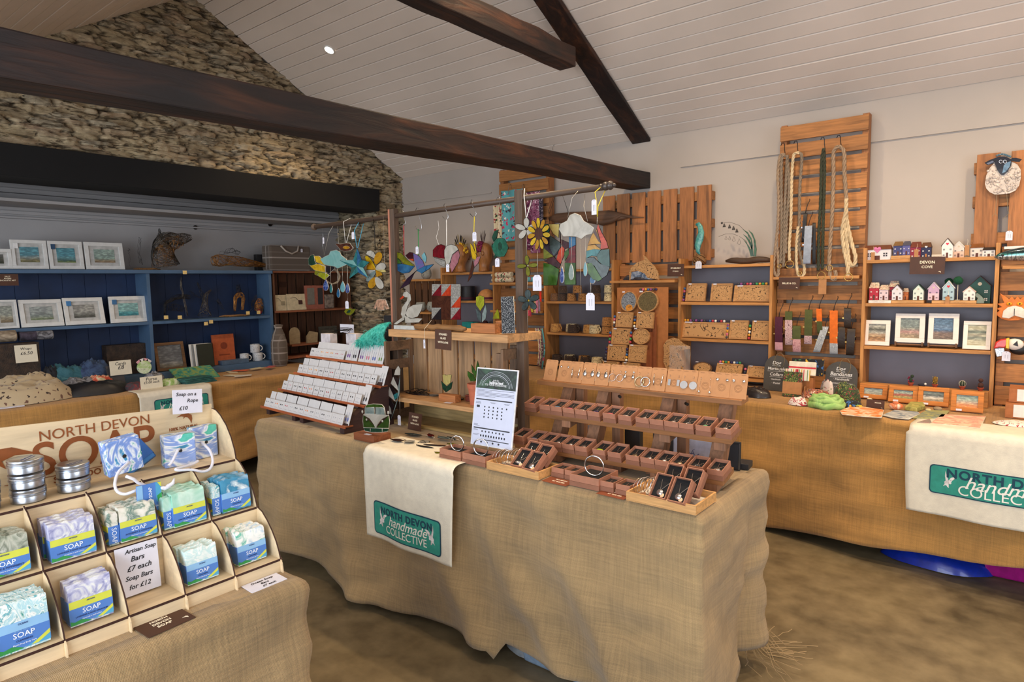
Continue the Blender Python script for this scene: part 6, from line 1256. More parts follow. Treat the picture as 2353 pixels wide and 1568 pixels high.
m.build('root_knot',DRIFT,t,True); price_tag(t,None,oy(*K1(1103,240),4.235)-V((p.x,4.29,1.5515)),.044,.05)
p=oy(*KG(1100,1280),4.30); t=thing('glass_snowdrops','wire snowdrops with dark green glass leaves on a driftwood base','glass ornament',(p.x,4.30,1.5515)); lo=t.location
m=MB(); a=oy(*KG(490,1300),4.30); b=oy(*KG(1850,1280),4.30); m.tube([(a.x-lo.x+(b.x-a.x)*i/8,.004*math.sin(i*2),.022+.004*math.sin(i*1.3))for i in range(9)],.02,10,rr=[.008,.018,.02,.021,.02,.021,.02,.018,.012]); m.build('driftwood_base',wood('4a3526','x',dark=.6,isl=0),t,True)
for P_ in([(1240,1170),(1200,1000),(1130,820),(1020,660),(1090,720),(1180,850),(1270,1000),(1290,1170)],[(1290,1170),(1270,980),(1200,780),(1100,600),(1010,500),(1130,580),(1240,740),(1310,950),(1330,1170)],[(1260,1000),(1250,700),(1150,500),(1000,350),(1150,440),(1260,620),(1310,850)],[(1340,1170),(1350,900),(1330,650),(1260,500),(1170,370),(1300,480),(1380,680),(1420,950),(1400,1170)]):
 q=[oy(*KG(*p),4.30)-lo for p in P_]; m=MB().prism([(v.x,v.z)for v in q],-.002,.002); m.build('glass_leaf',glass('2c6a2c','123c14',.3),t);
m=MB()
for P_ in([(1240,1100),(1100,700),(900,570)],[(1290,1000),(1150,480),(900,240),(620,140),(420,150)],[(860,550),(700,490),(500,490),(280,575)]):m.tube([oy(*KG(*p),4.30)-lo for p in P_],.0012,4)
for x,y,s in((500,610,60),(610,620,60),(735,645,75),(895,720,90)):m.tube([oy(*KG(x+dx*s,y+dy*s),4.30)-lo for dx,dy in((0,-1),(.6,.7),(0,1),(-.6,.7))],.001,4,True)
m.build('wire_stems',DARKM,t,True); m=MB().ball(oy(*KG(375,165),4.30)-lo,.008,8)
for x,y in((445,230),(605,265),(725,310),(825,390)):m.cyl(oy(*KG(x,y+60),4.30)-lo,oy(*KG(x,y-50),4.30)-lo,.011,.003,8)
m.build('flower_bells',M('4a4642',.5),t,True)
# wrapped dark items behind the dolphin
p=oy(1480,598,4.33); heap('wrapped_goods','crinkled clear-wrapped dark goods behind the dolphin puzzle','packets',p.x,4.33 if 0 else 4.27,1.457,.30,.09,.05,M('34343c',.2,var=.3,coat=.6,name='film'),5)
def brown_sign(label,cr,x,y,w,h,Y,lines,rz=0,rx=0):
 p=oy(*cr(x,y),Y); t=card('stall_sign',label,'sign',w,h,(p.x,Y,p.z),(rx,R(1),rz),SIGNB,lines,CREAM,bold=.02); m=MB(); swallow(m,w*.36,-h*.36,h*.09,-.0007); m.build('bird_emblem',CREAM,t.children[0]); return t
brown_sign('brown two-line sign with cream lettering on the ledge beside the dolphin puzzle',K1,845,300,.12,.085,4.195,[('SPICEBURRY',.017,0,.014,.075),('STUDIO',.017,0,-.008,.042)])
brown_sign('brown one-line sign fixed below the hanging leads',K2,262,1395,.125,.075,4.255,[('BILLIE & CO.',.016,0,0,.082)])
brown_sign('brown sign with large cream lettering hanging from the cottage shelf',K4,832,510,.165,.095,4.245,[('DEVON',.026,0,.018,.07),('COVE',.026,0,-.008,.052)])
# ---- dog leads
RPC={'cream':M('d9c29c',.9,bump=.9,bs=200,name='rope'),'grey':M('8a7a68',.9,bump=.9,bs=200,name='rope'),'dark':M('3c4030',.9,bump=.9,bs=200,name='rope'),'taupe':M('a08870',.9,bump=.9,bs=200,name='rope')}
def smooth(P_,n=5):
 out=[]
 for i in range(len(P_)-1):
  a,b,c,d=P_[max(i-1,0)],P_[i],P_[i+1],P_[min(i+2,len(P_)-1)]
  for k in range(n):s=k/n; out.append(.5*((2*b)+(c-a)*s+(2*a-5*b+4*c-d)*s*s+(3*b-a-3*c+d)*s**3))
 return out+[P_[-1]]
def twisted(m,P_,r):
 Q=smooth(P_,22); up=V((0,1,0)); acc=0
 for s in range(3):
  pts=[]; acc=0
  for i,p in enumerate(Q):
   if i:acc+=(Q[i]-Q[i-1]).length
   d=(Q[min(i+1,len(Q)-1)]-Q[max(i-1,0)]).normalized(); u=d.cross(V((0,1,0))); u=u.normalized()if u.length>.01 else V((1,0,0)); w=d.cross(u); a=acc/(r*1.5)+s*2*PI/3; pts.append(p+(u*math.cos(a)+w*math.sin(a))*r*.5)
  m.tube(pts,r*.62,5)
def lead(label,strands,hook,ring=None,Y=4.27,r=.009,clip=True):
 p0=oy(*K2(*strands[0][1][0][:2]),Y); t=thing('dog_lead',label,'dog lead',p0,group='rope dog leads on the tall rack')
 for col,P_,*rr in strands:m=MB(); twisted(m,[oy(*K2(*p[:2]),Y-(p[2]if len(p)>2 else 0))-p0 for p in P_],rr[0]if rr else r); m.build('rope',RPC[col],t,True)
 m=MB().tube([oy(*K2(*p),Y)-p0 for p in hook],.0022,5); m.build('hook',BLACK,t,True)
 if ring:x,y,s=ring; c=oy(*K2(x,y),Y-.01)-p0; m=MB().tube([c+V((s*math.cos(a*PI/10),0,s*math.sin(a*PI/10)))for a in range(20)],.0024,6,True); m.build('brass_ring',BRASS,t,True)
 return t
hk=lambda x,y0,y1:[(x-18,y0+22),(x-10,y0+2),(x+6,y0),(x+12,y0+18),(x+12,(y0+y1)/2),(x+18,y1)]
lead('taupe rope lead with orange whipping, leftmost on the tall rack',[('taupe',[(230,345),(190,350),(170,500),(175,700),(170,900),(150,1100),(135,1250),(150,1325),(175,1310),(165,1100)]),('grey',[(230,345),(200,400),(200,800),(200,1000),(190,1230)])],hk(212,245,345),(180,1255,.012))
lead('grey twisted rope lead, second from the left on the tall rack',[('grey',[(245,345,.01),(240,500),(225,800),(220,1100),(215,1260)]),('grey',[(245,345),(262,600),(240,900),(232,1150)])],hk(212,245,345),None)
lead('cream rope lead ending in a brass ring, third on the tall rack',[('cream',[(345,325,.01),(300,345),(285,500),(280,700),(275,900),(262,1100),(265,1215)])],hk(318,228,335),(265,1240,.024))
lead('brown and cream rope lead, fourth on the tall rack',[('grey',[(330,325),(365,360),(350,600),(345,900),(345,1100),(375,1250)]),('cream',[(335,930,.01),(322,1100),(325,1270),(350,1345),(385,1310),(380,1200)])],hk(318,228,335),(350,1310,.010))
lead('dark green rope lead in the middle of the tall rack',[('dark',[(545,290,.01),(528,400),(520,700),(505,1000),(500,1290)]),('dark',[(545,290),(552,500),(540,900),(535,1280)])],hk(538,198,300),(525,1330,.022))
lead('thick taupe rope lead with a long loop, second from the right on the tall rack',[('taupe',[(670,270,.01),(625,320),(625,500),(615,800),(600,1050),(590,1220),(600,1340),(640,1360),(640,1290)],.011),],hk(670,182,270),(590,1270,.018))
lead('cream rope lead with a knotted handle loop, rightmost on the tall rack',[('taupe',[(670,270),(710,320),(715,500),(730,700)],.011),('cream',[(730,700),(730,850),(770,1050),(805,1180),(785,1250),(750,1200),(730,1000),(715,850)],.011),('cream',[(730,800,.012),(700,950),(710,1100),(740,1250),(742,1340)],.012)],hk(670,182,270),(747,1345,.022))
def strap(m,P_,w,Y0,dy=.012):
 pass
def collar(label,cr,cx,y0,y1,w,cols,Y=4.27,hook=True,lean=0,ring='BRASS',group='dog collars hanging on the lower rack'):
 a=oy(*cr(cx-w/2,y0),Y); b=oy(*cr(cx+w/2,y0),Y); c=oy(*cr(cx+lean,y1),Y); W_=b.x-a.x; H=a.z-c.z; t=thing('dog_collar',label,'dog collar',((a.x+b.x)/2,Y,c.z),group=group); dx=c.x-(a.x+b.x)/2; n=24
 def sec(f0,f1,mat,nm):
  m=MB(); vs=[]; k=12
  for i in range(k+1):
   q=2*PI*(f0+(f1-f0)*i/k); x=.016*math.sin(q)+0; z=H/2+H/2*math.cos(q); y=-.018*math.sin(q)-.01; s_=dx*(1-z/H)
   for sx in(-1,1):
    for th in(0,.002):vs.append((sx*W_/2+s_+.25*x,y*(1+th*60 if y<0 else 1),z))
  for i in range(k):
   for q4 in((0,2),(2,3),(3,1),(1,0)):pass
  m.add(vs,[(i*4+a_,i*4+b_,i*4+4+b_,i*4+4+a_)for i in range(k)for a_,b_ in((0,2),(2,3),(3,1),(1,0))]); return m.build(nm,mat,t,'auto')
 n_=len(cols)
 for i,cm_ in enumerate(cols):sec(i*.5/n_,(i+1)*.5/n_,cm_,'webbing')
 sec(.5,1.0,cols[0],'webbing')
 m=MB(); z=H*.72; m.tube([(dx*.3+W_*.6*math.cos(q*PI/8),-.026,z+W_*.5*math.sin(q*PI/8))for q in range(8,17)],.0022,6); m.box(dx*.5-W_*.62,-.031,H*.5-.004,dx*.5+W_*.62,-.025,H*.5+.004); m.build('buckle',BRASS if ring=='BRASS' else STEEL,t)
 if hook:m=MB(); h0=H; m.tube([(0,-.012,h0-.01),(.004,-.016,h0+.02),(.012,-.014,h0+.05),(.020,0,h0+.075),(.014,.02,h0+.085)],.0022,5); m.build('hook',BLACK,t,True)
 return t
FL1=cells('c9a7a8',['7a2038','5a3a4a','e8d8d8'],90,.3); FL2=cells('d2a0a2',['8a3a4a','a86a70'],90,.3); GRN=M('4c5228',.8,bump=.3,name='webbing'); PRP=M('4a1430',.8,bump=.3,name='webbing'); ORG=M('d86a1c',.8,bump=.3,name='webbing'); GRY=cells('a8acb0',['7a8088','d8dce0'],90,.3); DBR=M('2c2018',.5,bump=.3,name='webbing'); PNK=M('d8a0a8',.8)
for lab,cx,y0,y1,w,cols,le in(('purple collar with pink tail, leftmost below the leads',300,430,810,85,[PRP,PRP,PNK],0),('olive collar over pink floral webbing, second from the left',410,370,750,80,[GRN,FL1,FL1],0),('short olive and pink floral collar, third from the left',500,530,830,90,[GRN,FL2],0),('olive collar with brass loops, fourth from the left',635,350,740,85,[GRN,GRN,FL1],-10),
 ('orange edged collar in the middle of the row',750,340,620,60,[ORG,GRN],10),('pale grey floral collar leaning left, sixth along',820,540,830,80,[GRY,GRY],-100),('bright orange collar with grey tail',915,360,850,90,[ORG,ORG,GRY],0),('dark brown collar behind, right part of the row',1000,540,790,85,[DBR,DBR],0),('dark brown collar highest at the right',1070,330,560,80,[DBR,DBR],0),('black-brown collar with chain, rightmost of the row',1115,560,865,90,[DBR,DBR],-20)):
 collar(lab,K3,cx,y0,y1,w,cols,4.275,cx not in(1000,),le)
collar('long pale blue-grey webbing lead loop hanging below the grey hook',K2,425,925,1235,60,[M('9aa4b4',.8,bump=.3,name='webbing')]*2,4.26,True,-15,'S','straps among the leads'); collar('black glossy strap loop beside the blue-grey one',K2,400,820,1060,30,[BLACK]*2,4.28,True,-20,'S','straps among the leads'); collar('black narrow strap loop behind the blue-grey one',K2,470,900,1240,26,[BLACK]*2,4.28,False,0,'S','straps among the leads')
m=MB(); p=oy(*K2(532,1430),4.25); m.box(-.022,0,-.04,.022,.003,.05); tag(m.build('leather_tab',KRAFT,loc=(p.x,4.254,p.z)),'plain tan tab hanging below the dark green lead','tab')
# ---- chalk boards
SLATE=M('4c4a48',.8,var=.06,name='slate'); CHK=M('e6e6e6',.8,var=0)
for lab,x0,x1,yt,yb,lines in(('arched slate board chalked Dog Martingale Collars',145,420,840,1230,[('Dog',.034,-.002,.180,.052,1),('Martingale',.030,.0,.143,.108,1),('Collars',.030,.0,.106,.078,1),('\u00b7 Handmade',.018,-.004,.074,.062,0),('\u00b7 Pastel',.016,.0,.05,.05,0)]),
 ('arched slate board chalked Dog Bandanas',830,1185,905,1330,[('Dog',.032,-.005,.180,.05,1),('Bandanas',.034,-.002,.145,.118,1),('\u00b7 Handmade',.018,-.0,.112,.085,0),('\u00b7 Cotton/Organic Cotton',.015,.004,.086,.115,0),('\u00b7 size   South',.014,.01,.062,.09,0)])):
 Y=4.20; a0,a1,c0,c1=pbox(K3,x0,yt,x1,yb,Y); w,h=a1-a0,c1-TZ-.004; t=thing('slate_board',lab,'chalkboard',((a0+a1)/2,Y-.05,TZ+.004),group='arched slate boards'); t.rotation_euler=(-R(9),0,0); h*=.97
 P_=[(-w/2,0),(w/2,0),(w/2,h*.66)]+[(w/2*math.cos(a*PI/10),h*.66+h*.34*math.sin(a*PI/10))for a in range(1,10)]+[(-w/2,h*.66)]; m=MB().prism(P_,0,.006); b_=m.build('slate',SLATE,t,bev=.0008); k=h/.23
 for s,sz,x,z,tw,ul in lines:
  text(s,sz,CHK,b_,(x,-.0006,z*k),w=tw,shear=.15,bold=.01)
  if ul:m=MB().box(x-tw/2,-.0012,z*k-sz*.56,x+tw/2,-.0002,z*k-sz*.51); m.build('underline',CHK,b_)
 m=MB().tube([(w*.1+.03*math.cos(a*PI/6),-.002,h*.85+.05*math.sin(a*PI/6))for a in range(12)],.0012,4,True); m.build('twine',M('8a7a5a',.9),t)
# ---- bandana boxes and accessories
ST1=cells('e8e0cc',['c83a4a','5a8a5a','e0b040','e8e0cc'],16,.42,name='stripes'); FLB=cells('3a4a2a',['8a9a4a','1c2414','a03040'],90,.4); FBK=cells('1c1c22',['e0b030','4a8a5a','1c1c22','3a6aa8'],45,.38)
t=NT('striped_cotton'); x=t.n('SeparateXYZ',{0:t.coord()}).outputs[0]; STR=t.out(t.ramp(t.math('FRACT',t.math('MULTIPLY',x,22)),[(0,'e8e4d4'),(.2,'6a8a5a'),(.3,'e8e4d4'),(.45,'d8b050'),(.6,'e8e4d4'),(.75,'c8303c'),(.85,'e8e4d4')],'CONSTANT'),.85)
for lab,x0,y0,x1,y1,Y,mt,band in(('folded black citrus print bandana standing behind',430,895,790,1080,4.10,FBK,None),('folded striped red and cream bandana, upper',400,930,705,1080,4.06,M('e6dcc8',.85,name='cotton'),'c83040'),('folded vertically striped bandana in the middle',360,1015,635,1140,4.03,STR,'b82030'),('folded green print bandana with kraft wrap in front',330,1150,535,1430,3.98,FLB,'k')):
 a0,a1,c0,c1=pbox(K3,x0,y0,x1,y1,Y); t=thing('folded_bandana',lab,'bandana',((a0+a1)/2,Y,max(c0,TZ+.004)),group='folded bandanas in the card rack'); w,h=a1-a0,c1-c0; t.rotation_euler=(-R(8),0,0); m=MB().box(-w/2,0,0,w/2,.016,h); m.build('folded_cloth',mt,t,bev=.004)
 if band=='k':m=MB().box(-w/2-.001,-.001,h*.12,w/2+.001,.017,h*.60); m.build('kraft_band',KRAFT,t)
 elif band:m=MB(); m.box(-w/2-.0005,-.0008,h*.5,w/2+.0005,0,h*.62)if mt is not STR else m.box(-.006,-.0008,0,.006,0,h); m.build('ribbon',M(band,.7),t)
t=thing('card_rack','kraft cardboard rack holding the folded bandanas','rack',(oy(*K3(560,1200),4.05).x,4.06,TZ+.004)); m=MB().box(-.05,0,0,.055,.05,.11); m.build('rack_body',CARD2,t,bev=.001)
for k in range(4):m=MB().box(-.0+k*.018,-.05,0,.003+k*.018,0,.07-k*.008); m.build('divider',KRAFT,t)
for lab,x,y,w,d,h,mt,s in(('red and white spotted fabric scrunchie at the counter edge',465,1430,.10,.07,.045,cells('e8dcd4',['a82838'],60,.36),1),('mixed floral scrunchies piled behind the green scarf',700,1320,.16,.09,.05,cells('b06a50',['e8d8c8','5a2030','3a4a3a'],60,.38),2),('white and pink printed cloth pile',860,1260,.11,.08,.10,cells('e6d6cc',['c87a80','8a9a6a'],50,.3),3),('dark green print cloth slumped before the bandana board',1050,1340,.14,.10,.12,FLB,4),('black cloth with bright dots at the foot of the bandana board',1080,1430,.14,.06,.04,FBK,5)):
 p=oz(*K3(x,y),TZ+h*.3); heap('fabric_pile',lab,'cloth',p.x,max(p.y,3.75),TZ+.004,w,d,h,mt,s)
p=oz(*K3(810,1430),TZ+.02); t=thing('snood','rolled pale lime green snood lying at the front of the counter','scarf',(p.x,p.y+.03,TZ+.004))
for k,(r,z,q)in enumerate(((.072,.016,.02),(.066,.038,.018),(.058,.054,.014))):m=MB().tube([((r+.006*math.sin(a*1.7+k))*math.cos(a*PI/14),(r*.72+.004*math.sin(a*2.1))*math.sin(a*PI/14),z+.005*math.sin(a*1.1+k*2))for a in range(28)],q,10,True); m.build('cloth_fold',marble(['7aa85a','a8cc7c','8fbc68','c8dca8'],10,2,.85),t,True)
# ---- cottages
def house(label,cr,x0,x1,y1,ytop,Y,z,body,roof,side='gable',front=None,d=.05,win='dots',door='5a2c1c',heart=None,lower=None,group='painted wooden cottages'):
 a=oy(*cr(x0,y1),Y); b=oy(*cr(x1,y1),Y); w=b.x-a.x; H=oy(*cr(x0,ytop),Y).z-z; t=thing('wooden_cottage',label,'model cottage',((a.x+b.x)/2,Y,z+.001),group=group); H-=.001
 hh=H*(.62 if side=='gable' else .68); B_=M(body,.6,var=.03); RF=M(roof,.6,var=.1)if isinstance(roof,str)else roof
 m=MB(); e=.0015
 if side=='gable':m.prism([(-w/2,0),(w/2,0),(w/2,hh),(0,H*.97),(-w/2,hh)],0,d)
 else:m.box(-w/2,0,0,w/2,d,hh)
 bd=m.build('walls',B_,t)
 if lower:m=MB().box(-w/2-.0004,-.0006,0,w/2+.0004,0,H*.38); m.build('painted_base',M(lower,.6),bd)
 m=MB()
 if side=='gable':
  for s in(-1,1):q=[(s*(w/2+.004),hh-.003),(0,H*.975),(0,H*.975+.004),(s*(w/2+.004),hh+.001)]; m.prism(q,-.003,d+.003)
 else:m.add([(-w/2-.002,-.003,hh),(w/2+.002,-.003,hh),(w/2-.004,d*.6,H),(-w/2+.004,d*.6,H),(-w/2-.002,d+.003,hh),(w/2+.002,d+.003,hh)],[(0,1,2,3),(3,2,5,4),(0,3,4),(1,5,2),(0,4,5,1)])
 m.build('roof',RF,t)
 wm=M('f0eee8' if win=='light' else '2c2830',.6,var=0); s_=w*.075
 for x in(-.30,.30):
  for zz in((.22,.68)if hh>w*.5 else(.5,)):
   m=MB()
   for q in(-.6,.6):
    for r_ in(-.6,.6):m.box(x*w+q*s_-s_*.4,-.0012,zz*hh+r_*s_-s_*.4,x*w+q*s_+s_*.4,-.0002,zz*hh+r_*s_+s_*.4)
   m.build('window',wm,bd)
 m=MB().box(-w*.10,-.0014,0,w*.10,-.0002,hh*.42); m.build('door',M(door,.6),bd)
 if heart:m=MB(); s_=w*.14; m.prism([(0,-1.2*s_+H*.72),(s_,H*.72-.1*s_),(s_*.8,H*.72+.6*s_),(s_*.35,H*.72+.65*s_),(0,H*.72+.3*s_),(-s_*.35,H*.72+.65*s_),(-s_*.8,H*.72+.6*s_),(-s_,H*.72-.1*s_)],-.002,-.0002); m.build('heart',M(heart,.6),bd)
 elif side=='gable':m=MB().cyl((0,-.0018,H*.70),(0,-.0002,H*.70),w*.10,n=12); m.build('round_window',M('c8bca8',.6),bd)
 return t
Y1=YF+.03; FRF=cells('e0d0b8',['8a2838','3a5a3a','c85a4a'],120,.4); BLKP=wood('d8a468','x',dark=.9)
house('long white cottage with brown roof and pink hearts, left end of the top shelf',KH,445,1040,565,240,Y1,1.55,'dcd8dc','6a3a22','long',d=.07,heart='d878a8')
house('blue cottage on a wooden block, top shelf',KH,1100,1310,440,150,Y1+.03,1.572,'3a3f72','7a5a34','long',win='light'); house('lilac blue cottage with yellow round dormer, top shelf',KH,1310,1480,440,140,Y1+.02,1.572,'5a5a98','4a4a5a','long',win='light')
house('dark red cottage beside the lilac one, top shelf',KH,1480,1720,540,160,Y1+.02,1.55,'8a1c38','6a3020','long',win='light'); house('navy blue cottage with white heart above the sign',KH,1725,1945,540,170,Y1+.01,1.55,'1c1e48','5a3820','long',heart='e8e8ee',win='light',door='a86a2c')
house('tall white cottage with red heart gable, top shelf',KI,290,510,460,70,Y1,1.55,'ece8e2','5a4a40',heart='d82848'); house('cream cottage with pointed gable and side door, top shelf',KI,520,735,460,140,Y1+.03,1.55,'e2d4ca','f0ece4',lower='d8b8a4')
house('low white cottage with thatched brown roof, right end of the top shelf',KI,865,1130,440,180,Y1+.02,1.55,'dcd4cc','7a4a22','long',d=.06); house('small white cottage with dark roof and gable, right end of the top shelf',KI,1110,1360,440,250,Y1-.005,1.55,'e6e0da','2c2422','long',d=.04)
house('red cottage with floral roof, left end of the second shelf',KH,560,770,1415,1075,Y1+.01,1.318,'b01c34',FRF,'long',win='light'); house('pale pink cottage with flower roof, second shelf',KH,785,985,1415,1130,Y1+.01,1.318,'dcc4c8',FRF,'long'); house('tall red cottage with patterned roof behind, second shelf',KH,1000,1220,1415,1040,Y1+.06,1.318,'a02038',FRF,'long',d=.04)
house('white gabled beach hut cottage in front of the red one',KH,1070,1300,1420,1120,Y1-.005,1.318,'e4dce0','4a3c38',d=.04); house('orange and green tiny cottage beside the white hut',KH,1310,1440,1415,1200,Y1+.05,1.318,'d87a3c',FRF,'long',d=.03)
house('mint green gabled hut with dark roof, second shelf',KH,1545,1780,1420,1115,Y1,1.318,'d8e4d8','2c4a3a',d=.06); house('lilac gabled hut with pale roof, second shelf',KI,20,235,1250,950,Y1,1.318,'c8a4c0','e0d4dc',lower='dcbcc4'); house('pale blue gabled hut with a red heart, second shelf',KI,310,535,1255,920,Y1,1.318,'a8c4cc','e8e8e8',heart='d82838')
house('white gabled hut in front of the green house',KI,725,960,1260,1040,Y1-.005,1.318,'ece4dc','d8bcae',d=.04); house('large dark green house with brown roof and yellow round window',KI,830,1260,1350,820,Y1+.07,1.30,'1f4f48','4a2c22',win='light',d=.06)
for lab,cr,x0,x1,z,hh,mt,tx in(('white block base engraved Rock Bay',KH,545,1050,1.301,.017,'e2dcd4',''),('pine block base engraved Beach Hut Cove',KH,1055,1790,1.301,.017,None,''),('pine block base engraved Home',KI,90,985,1.301,.017,None,''),('pine block base under the blue cottages',KH,1050,1480,1.551,.021,None,''),('pale block base behind the sign',KI,90,290,1.551,.02,'d8ccb8','')):
 a=oy(*cr(x0,1450 if z<1.4 else 480),Y1-.012); b=oy(*cr(x1,1450 if z<1.4 else 480),Y1-.012); t=thing('engraved_block',lab,'block',((a.x+b.x)/2,Y1-.012,z),group='bases of the cottage rows'); w=b.x-a.x; m=MB().box(-w/2,0,0,w/2,.12 if z<1.4 else .07,hh-.001); bb=m.build('block',BLKP if mt is None else M(mt,.6),t,bev=.001)
 m=MB(); sq(m,-w*.3,hh*.4,w*.22); sq(m,-w*.02,hh*.42,w*.28); m.build('engraving',LASER,bb)
for lab,x,y,s in(('dark green felt ball tree, front',625,915,1.0),('dark green felt ball tree, half hidden behind the blue hut',440,940,.9)):
 p=oy(*KI(x,y),Y1+(.02 if s==1 else .08)); t=thing('model_tree',lab,'model tree',(p.x,p.y,1.3185),group='felt ball trees'); m=MB(); h=p.z-1.3185; m.cyl((0,0,0),(0,0,h),.0015,n=6); m.cyl((0,0,0),(0,0,.002),.012,n=12); m.build('stem',CREAM,t); m=MB().ball((0,0,h),.023*s,16,wob=.08); m.build('foliage',M('0f4a30',.95,bump=1,bs=120),t,True)
o=house('grey-green clay tree shape beside the green house',KI,990,1110,1350,1160,Y1-.005,1.3015,'7c8a80','7c8a80',d=.015); o.name='clay_figure'; o['category']='ornament'
for ch in list(o.children):
 for g in list(ch.children):bpy.data.objects.remove(g)
 bpy.data.objects.remove(ch)
m=MB().prism([(-.016,0),(.02,0),(.022,.02),(.006,.04),(-.01,.055),(-.02,.052),(-.022,.04),(-.008,.028)],0,.012); m.build('clay_body',M('7c8a80',.8),o,bev=.003)
for i,(cr,x,y,lab)in enumerate(((KH,640,500,'on the long white cottage'),(KH,1620,440,'in front of the dark red cottage'),(KI,800,310,'beside the cream cottage'),(KI,410,1340,'on the lower block base'))):
 p=oy(*cr(x,y),Y1-.022); t=thing('swing_tag','brown kraft swing tag '+lab,'tag',p,group='kraft tags on the cottages'); m=MB().prism([(-.010,-.03),(0,-.024),(.010,-.03),(.010,.028),(-.010,.028)],0,.001); m.build('kraft_tag',KRAFT,t); m=MB().tube([(0,-.0005,.024),(.003,.004,.045),(.0,.02,.06)],.0006,4); m.build('string',CREAM,t)
# ---- framed felt pictures
def frame(label,cr,x0,y0,x1,y1,Y,z,fm,pic,lean=8,fw=.18,rz=0,th=.016,easel=False,group=None,name='picture_frame',rot=None,tagc=None,X=None,mount=None,sw=None):
 if X is None:a0,a1,c0,c1=pbox(cr,x0,y0,x1,y1,Y); loc=((a0+a1)/2,Y,z)
 else:a=ox(*cr(x0,y1),X); b=ox(*cr(x1,y1),X); a0,a1=a.y,b.y; c0=a.z; c1=ox(*cr((x0+x1)/2,y0),X).z; c0=z; loc=(X,(a0+a1)/2,z); rz=PI/2+rz
 w,h=a1-a0,c1-z; t=thing(name,label,'framed picture',loc,rz,group); t.rotation_euler=(-R(lean),0,rz); t.location.z+=th*math.sin(R(lean))+.0005; f=w*fw; m=MB(); h2=h
 for q in((-w/2,0,w/2,f),(-w/2,h2-f,w/2,h2),(-w/2,f,-w/2+f,h2-f),(w/2-f,f,w/2,h2-f)):m.box(q[0],0,q[1],q[2],th,q[3])
 m.build('frame',fm,t,bev=.0015); m=MB().box(-w/2+f,th*.5,f,w/2-f,th*.5+.002,h2-f)
 if mount:m.build('mount',mount,t); k=.68; m=MB().box((-w/2+f)*k,th*.5-.0015,h2/2-(h2/2-f)*k,(w/2-f)*k,th*.5-.0002,h2/2+(h2/2-f)*k)
 p_=m.build('picture',picture(*pic)if isinstance(pic,tuple)else pic,t)
 if easel:m=MB(); [m.hexa([(s*w*.45-.004,-.02,-.018),(s*w*.45+.004,-.02,-.018),(s*w*.45+.004,.06,-.018),(s*w*.45-.004,.06,-.018),(s*w*.45-.004,-.02,.004),(s*w*.45+.004,-.02,.004),(s*w*.45+.004,.012,-.004),(s*w*.45-.004,.012,-.004)])for s in(-1,1)]; m.box(-w*.45,-.004,-.014,w*.45,.0,-.006); m.build('easel',WDD,t); t.location.z+=.024
 if tagc:m=MB().box(-w*.42,-.002,h2*.70,-w*.30,-.0005,h2*.88); m.build('label_tag',M(tagc,.6),t)
 return t
WF=M('ece4da',.5,var=.02,name='white_frame'); OF=wood('c87a30','x',dark=.85,isl=.06)
for lab,x0,y0,x1,y1,pic,ea,fw,ln in(('white frame with dark boat over golden reeds, left on the third shelf',160,1090,430,1345,(['c8a078','9a7048','c8b08c','b4b4a8','5a5a50','b8b8ac'],.14,40,.1,1),0,.17,9),('white frame with pink felt flowers on a small easel',490,1065,800,1315,(['a89478','b09a80','c8a098','94988e','8f9c98'],.13,45,.12,2),1,.18,5),('white frame with felt cottage and blue sky on a small easel',840,1065,1160,1325,(['7a6a5e','8a7468','907a70','5a7a9c','7a94b0','62809c'],.14,40,.1,3),1,.18,5),('white frame with three green-grey fish leaning at the right',1210,1100,1500,1395,(['c8c4ac','c4c2aa','8a9488','c8c4ae','6a7a70','c8c6b0','c4c2aa'],.16,20,.06,4),0,.17,12)):
 frame(lab,K4,x0,y0,x1,y1,YF+.03,1.051,WF,pic,ln,fw,easel=bool(ea),group='white framed felt pictures')
for i,(lab,x0,y0,x1,y1,pic)in enumerate((('orange-framed felt picture half behind a brown sign, leftmost',240,345,595,550,(['c8a890','b4b4a4','a8b4b0','98a8a8'],.08,40,.1,5)),('orange-framed felt picture with red flowers, second',615,370,985,600,(['8a9a60','b0a868','b05048','a0b0a0','98b0b0'],.09,50,.14,6)),('orange-framed felt picture with black and white cloud cottage, third',990,385,1385,640,(['c8a088','a89c80','e0dcd4','5a6468','8a9894'],.09,35,.14,7)),('orange-framed felt beach picture standing on a block, rightmost',1415,430,1830,715,(['e0a868','d8a060','c8b8a0','a8b8a8','9cb0a4'],.1,35,.08,8)))):
 Yq=oz(*K5((x0+x1)/2,y1),TZ+.005).y; Yq=min(max(Yq,3.72),4.15); t=frame(lab,K5,x0,y0,x1,y1,Yq,TZ+.005,OF,pic,22 if i<3 else 12,.17,group='orange framed felt pictures')
 m=MB(); w_=.02; m.box(-.045,-.0015,.002,-.02,-.0003,.012); m.build('price_sticker',PAPER,t)
t=brown_sign('small brown sign with bird, leaning before the leftmost orange frame',K5,455,545,.085,.048,3.86,[('MOOR',.010,.012,.008,.03)]); t.location.z=TZ+.028
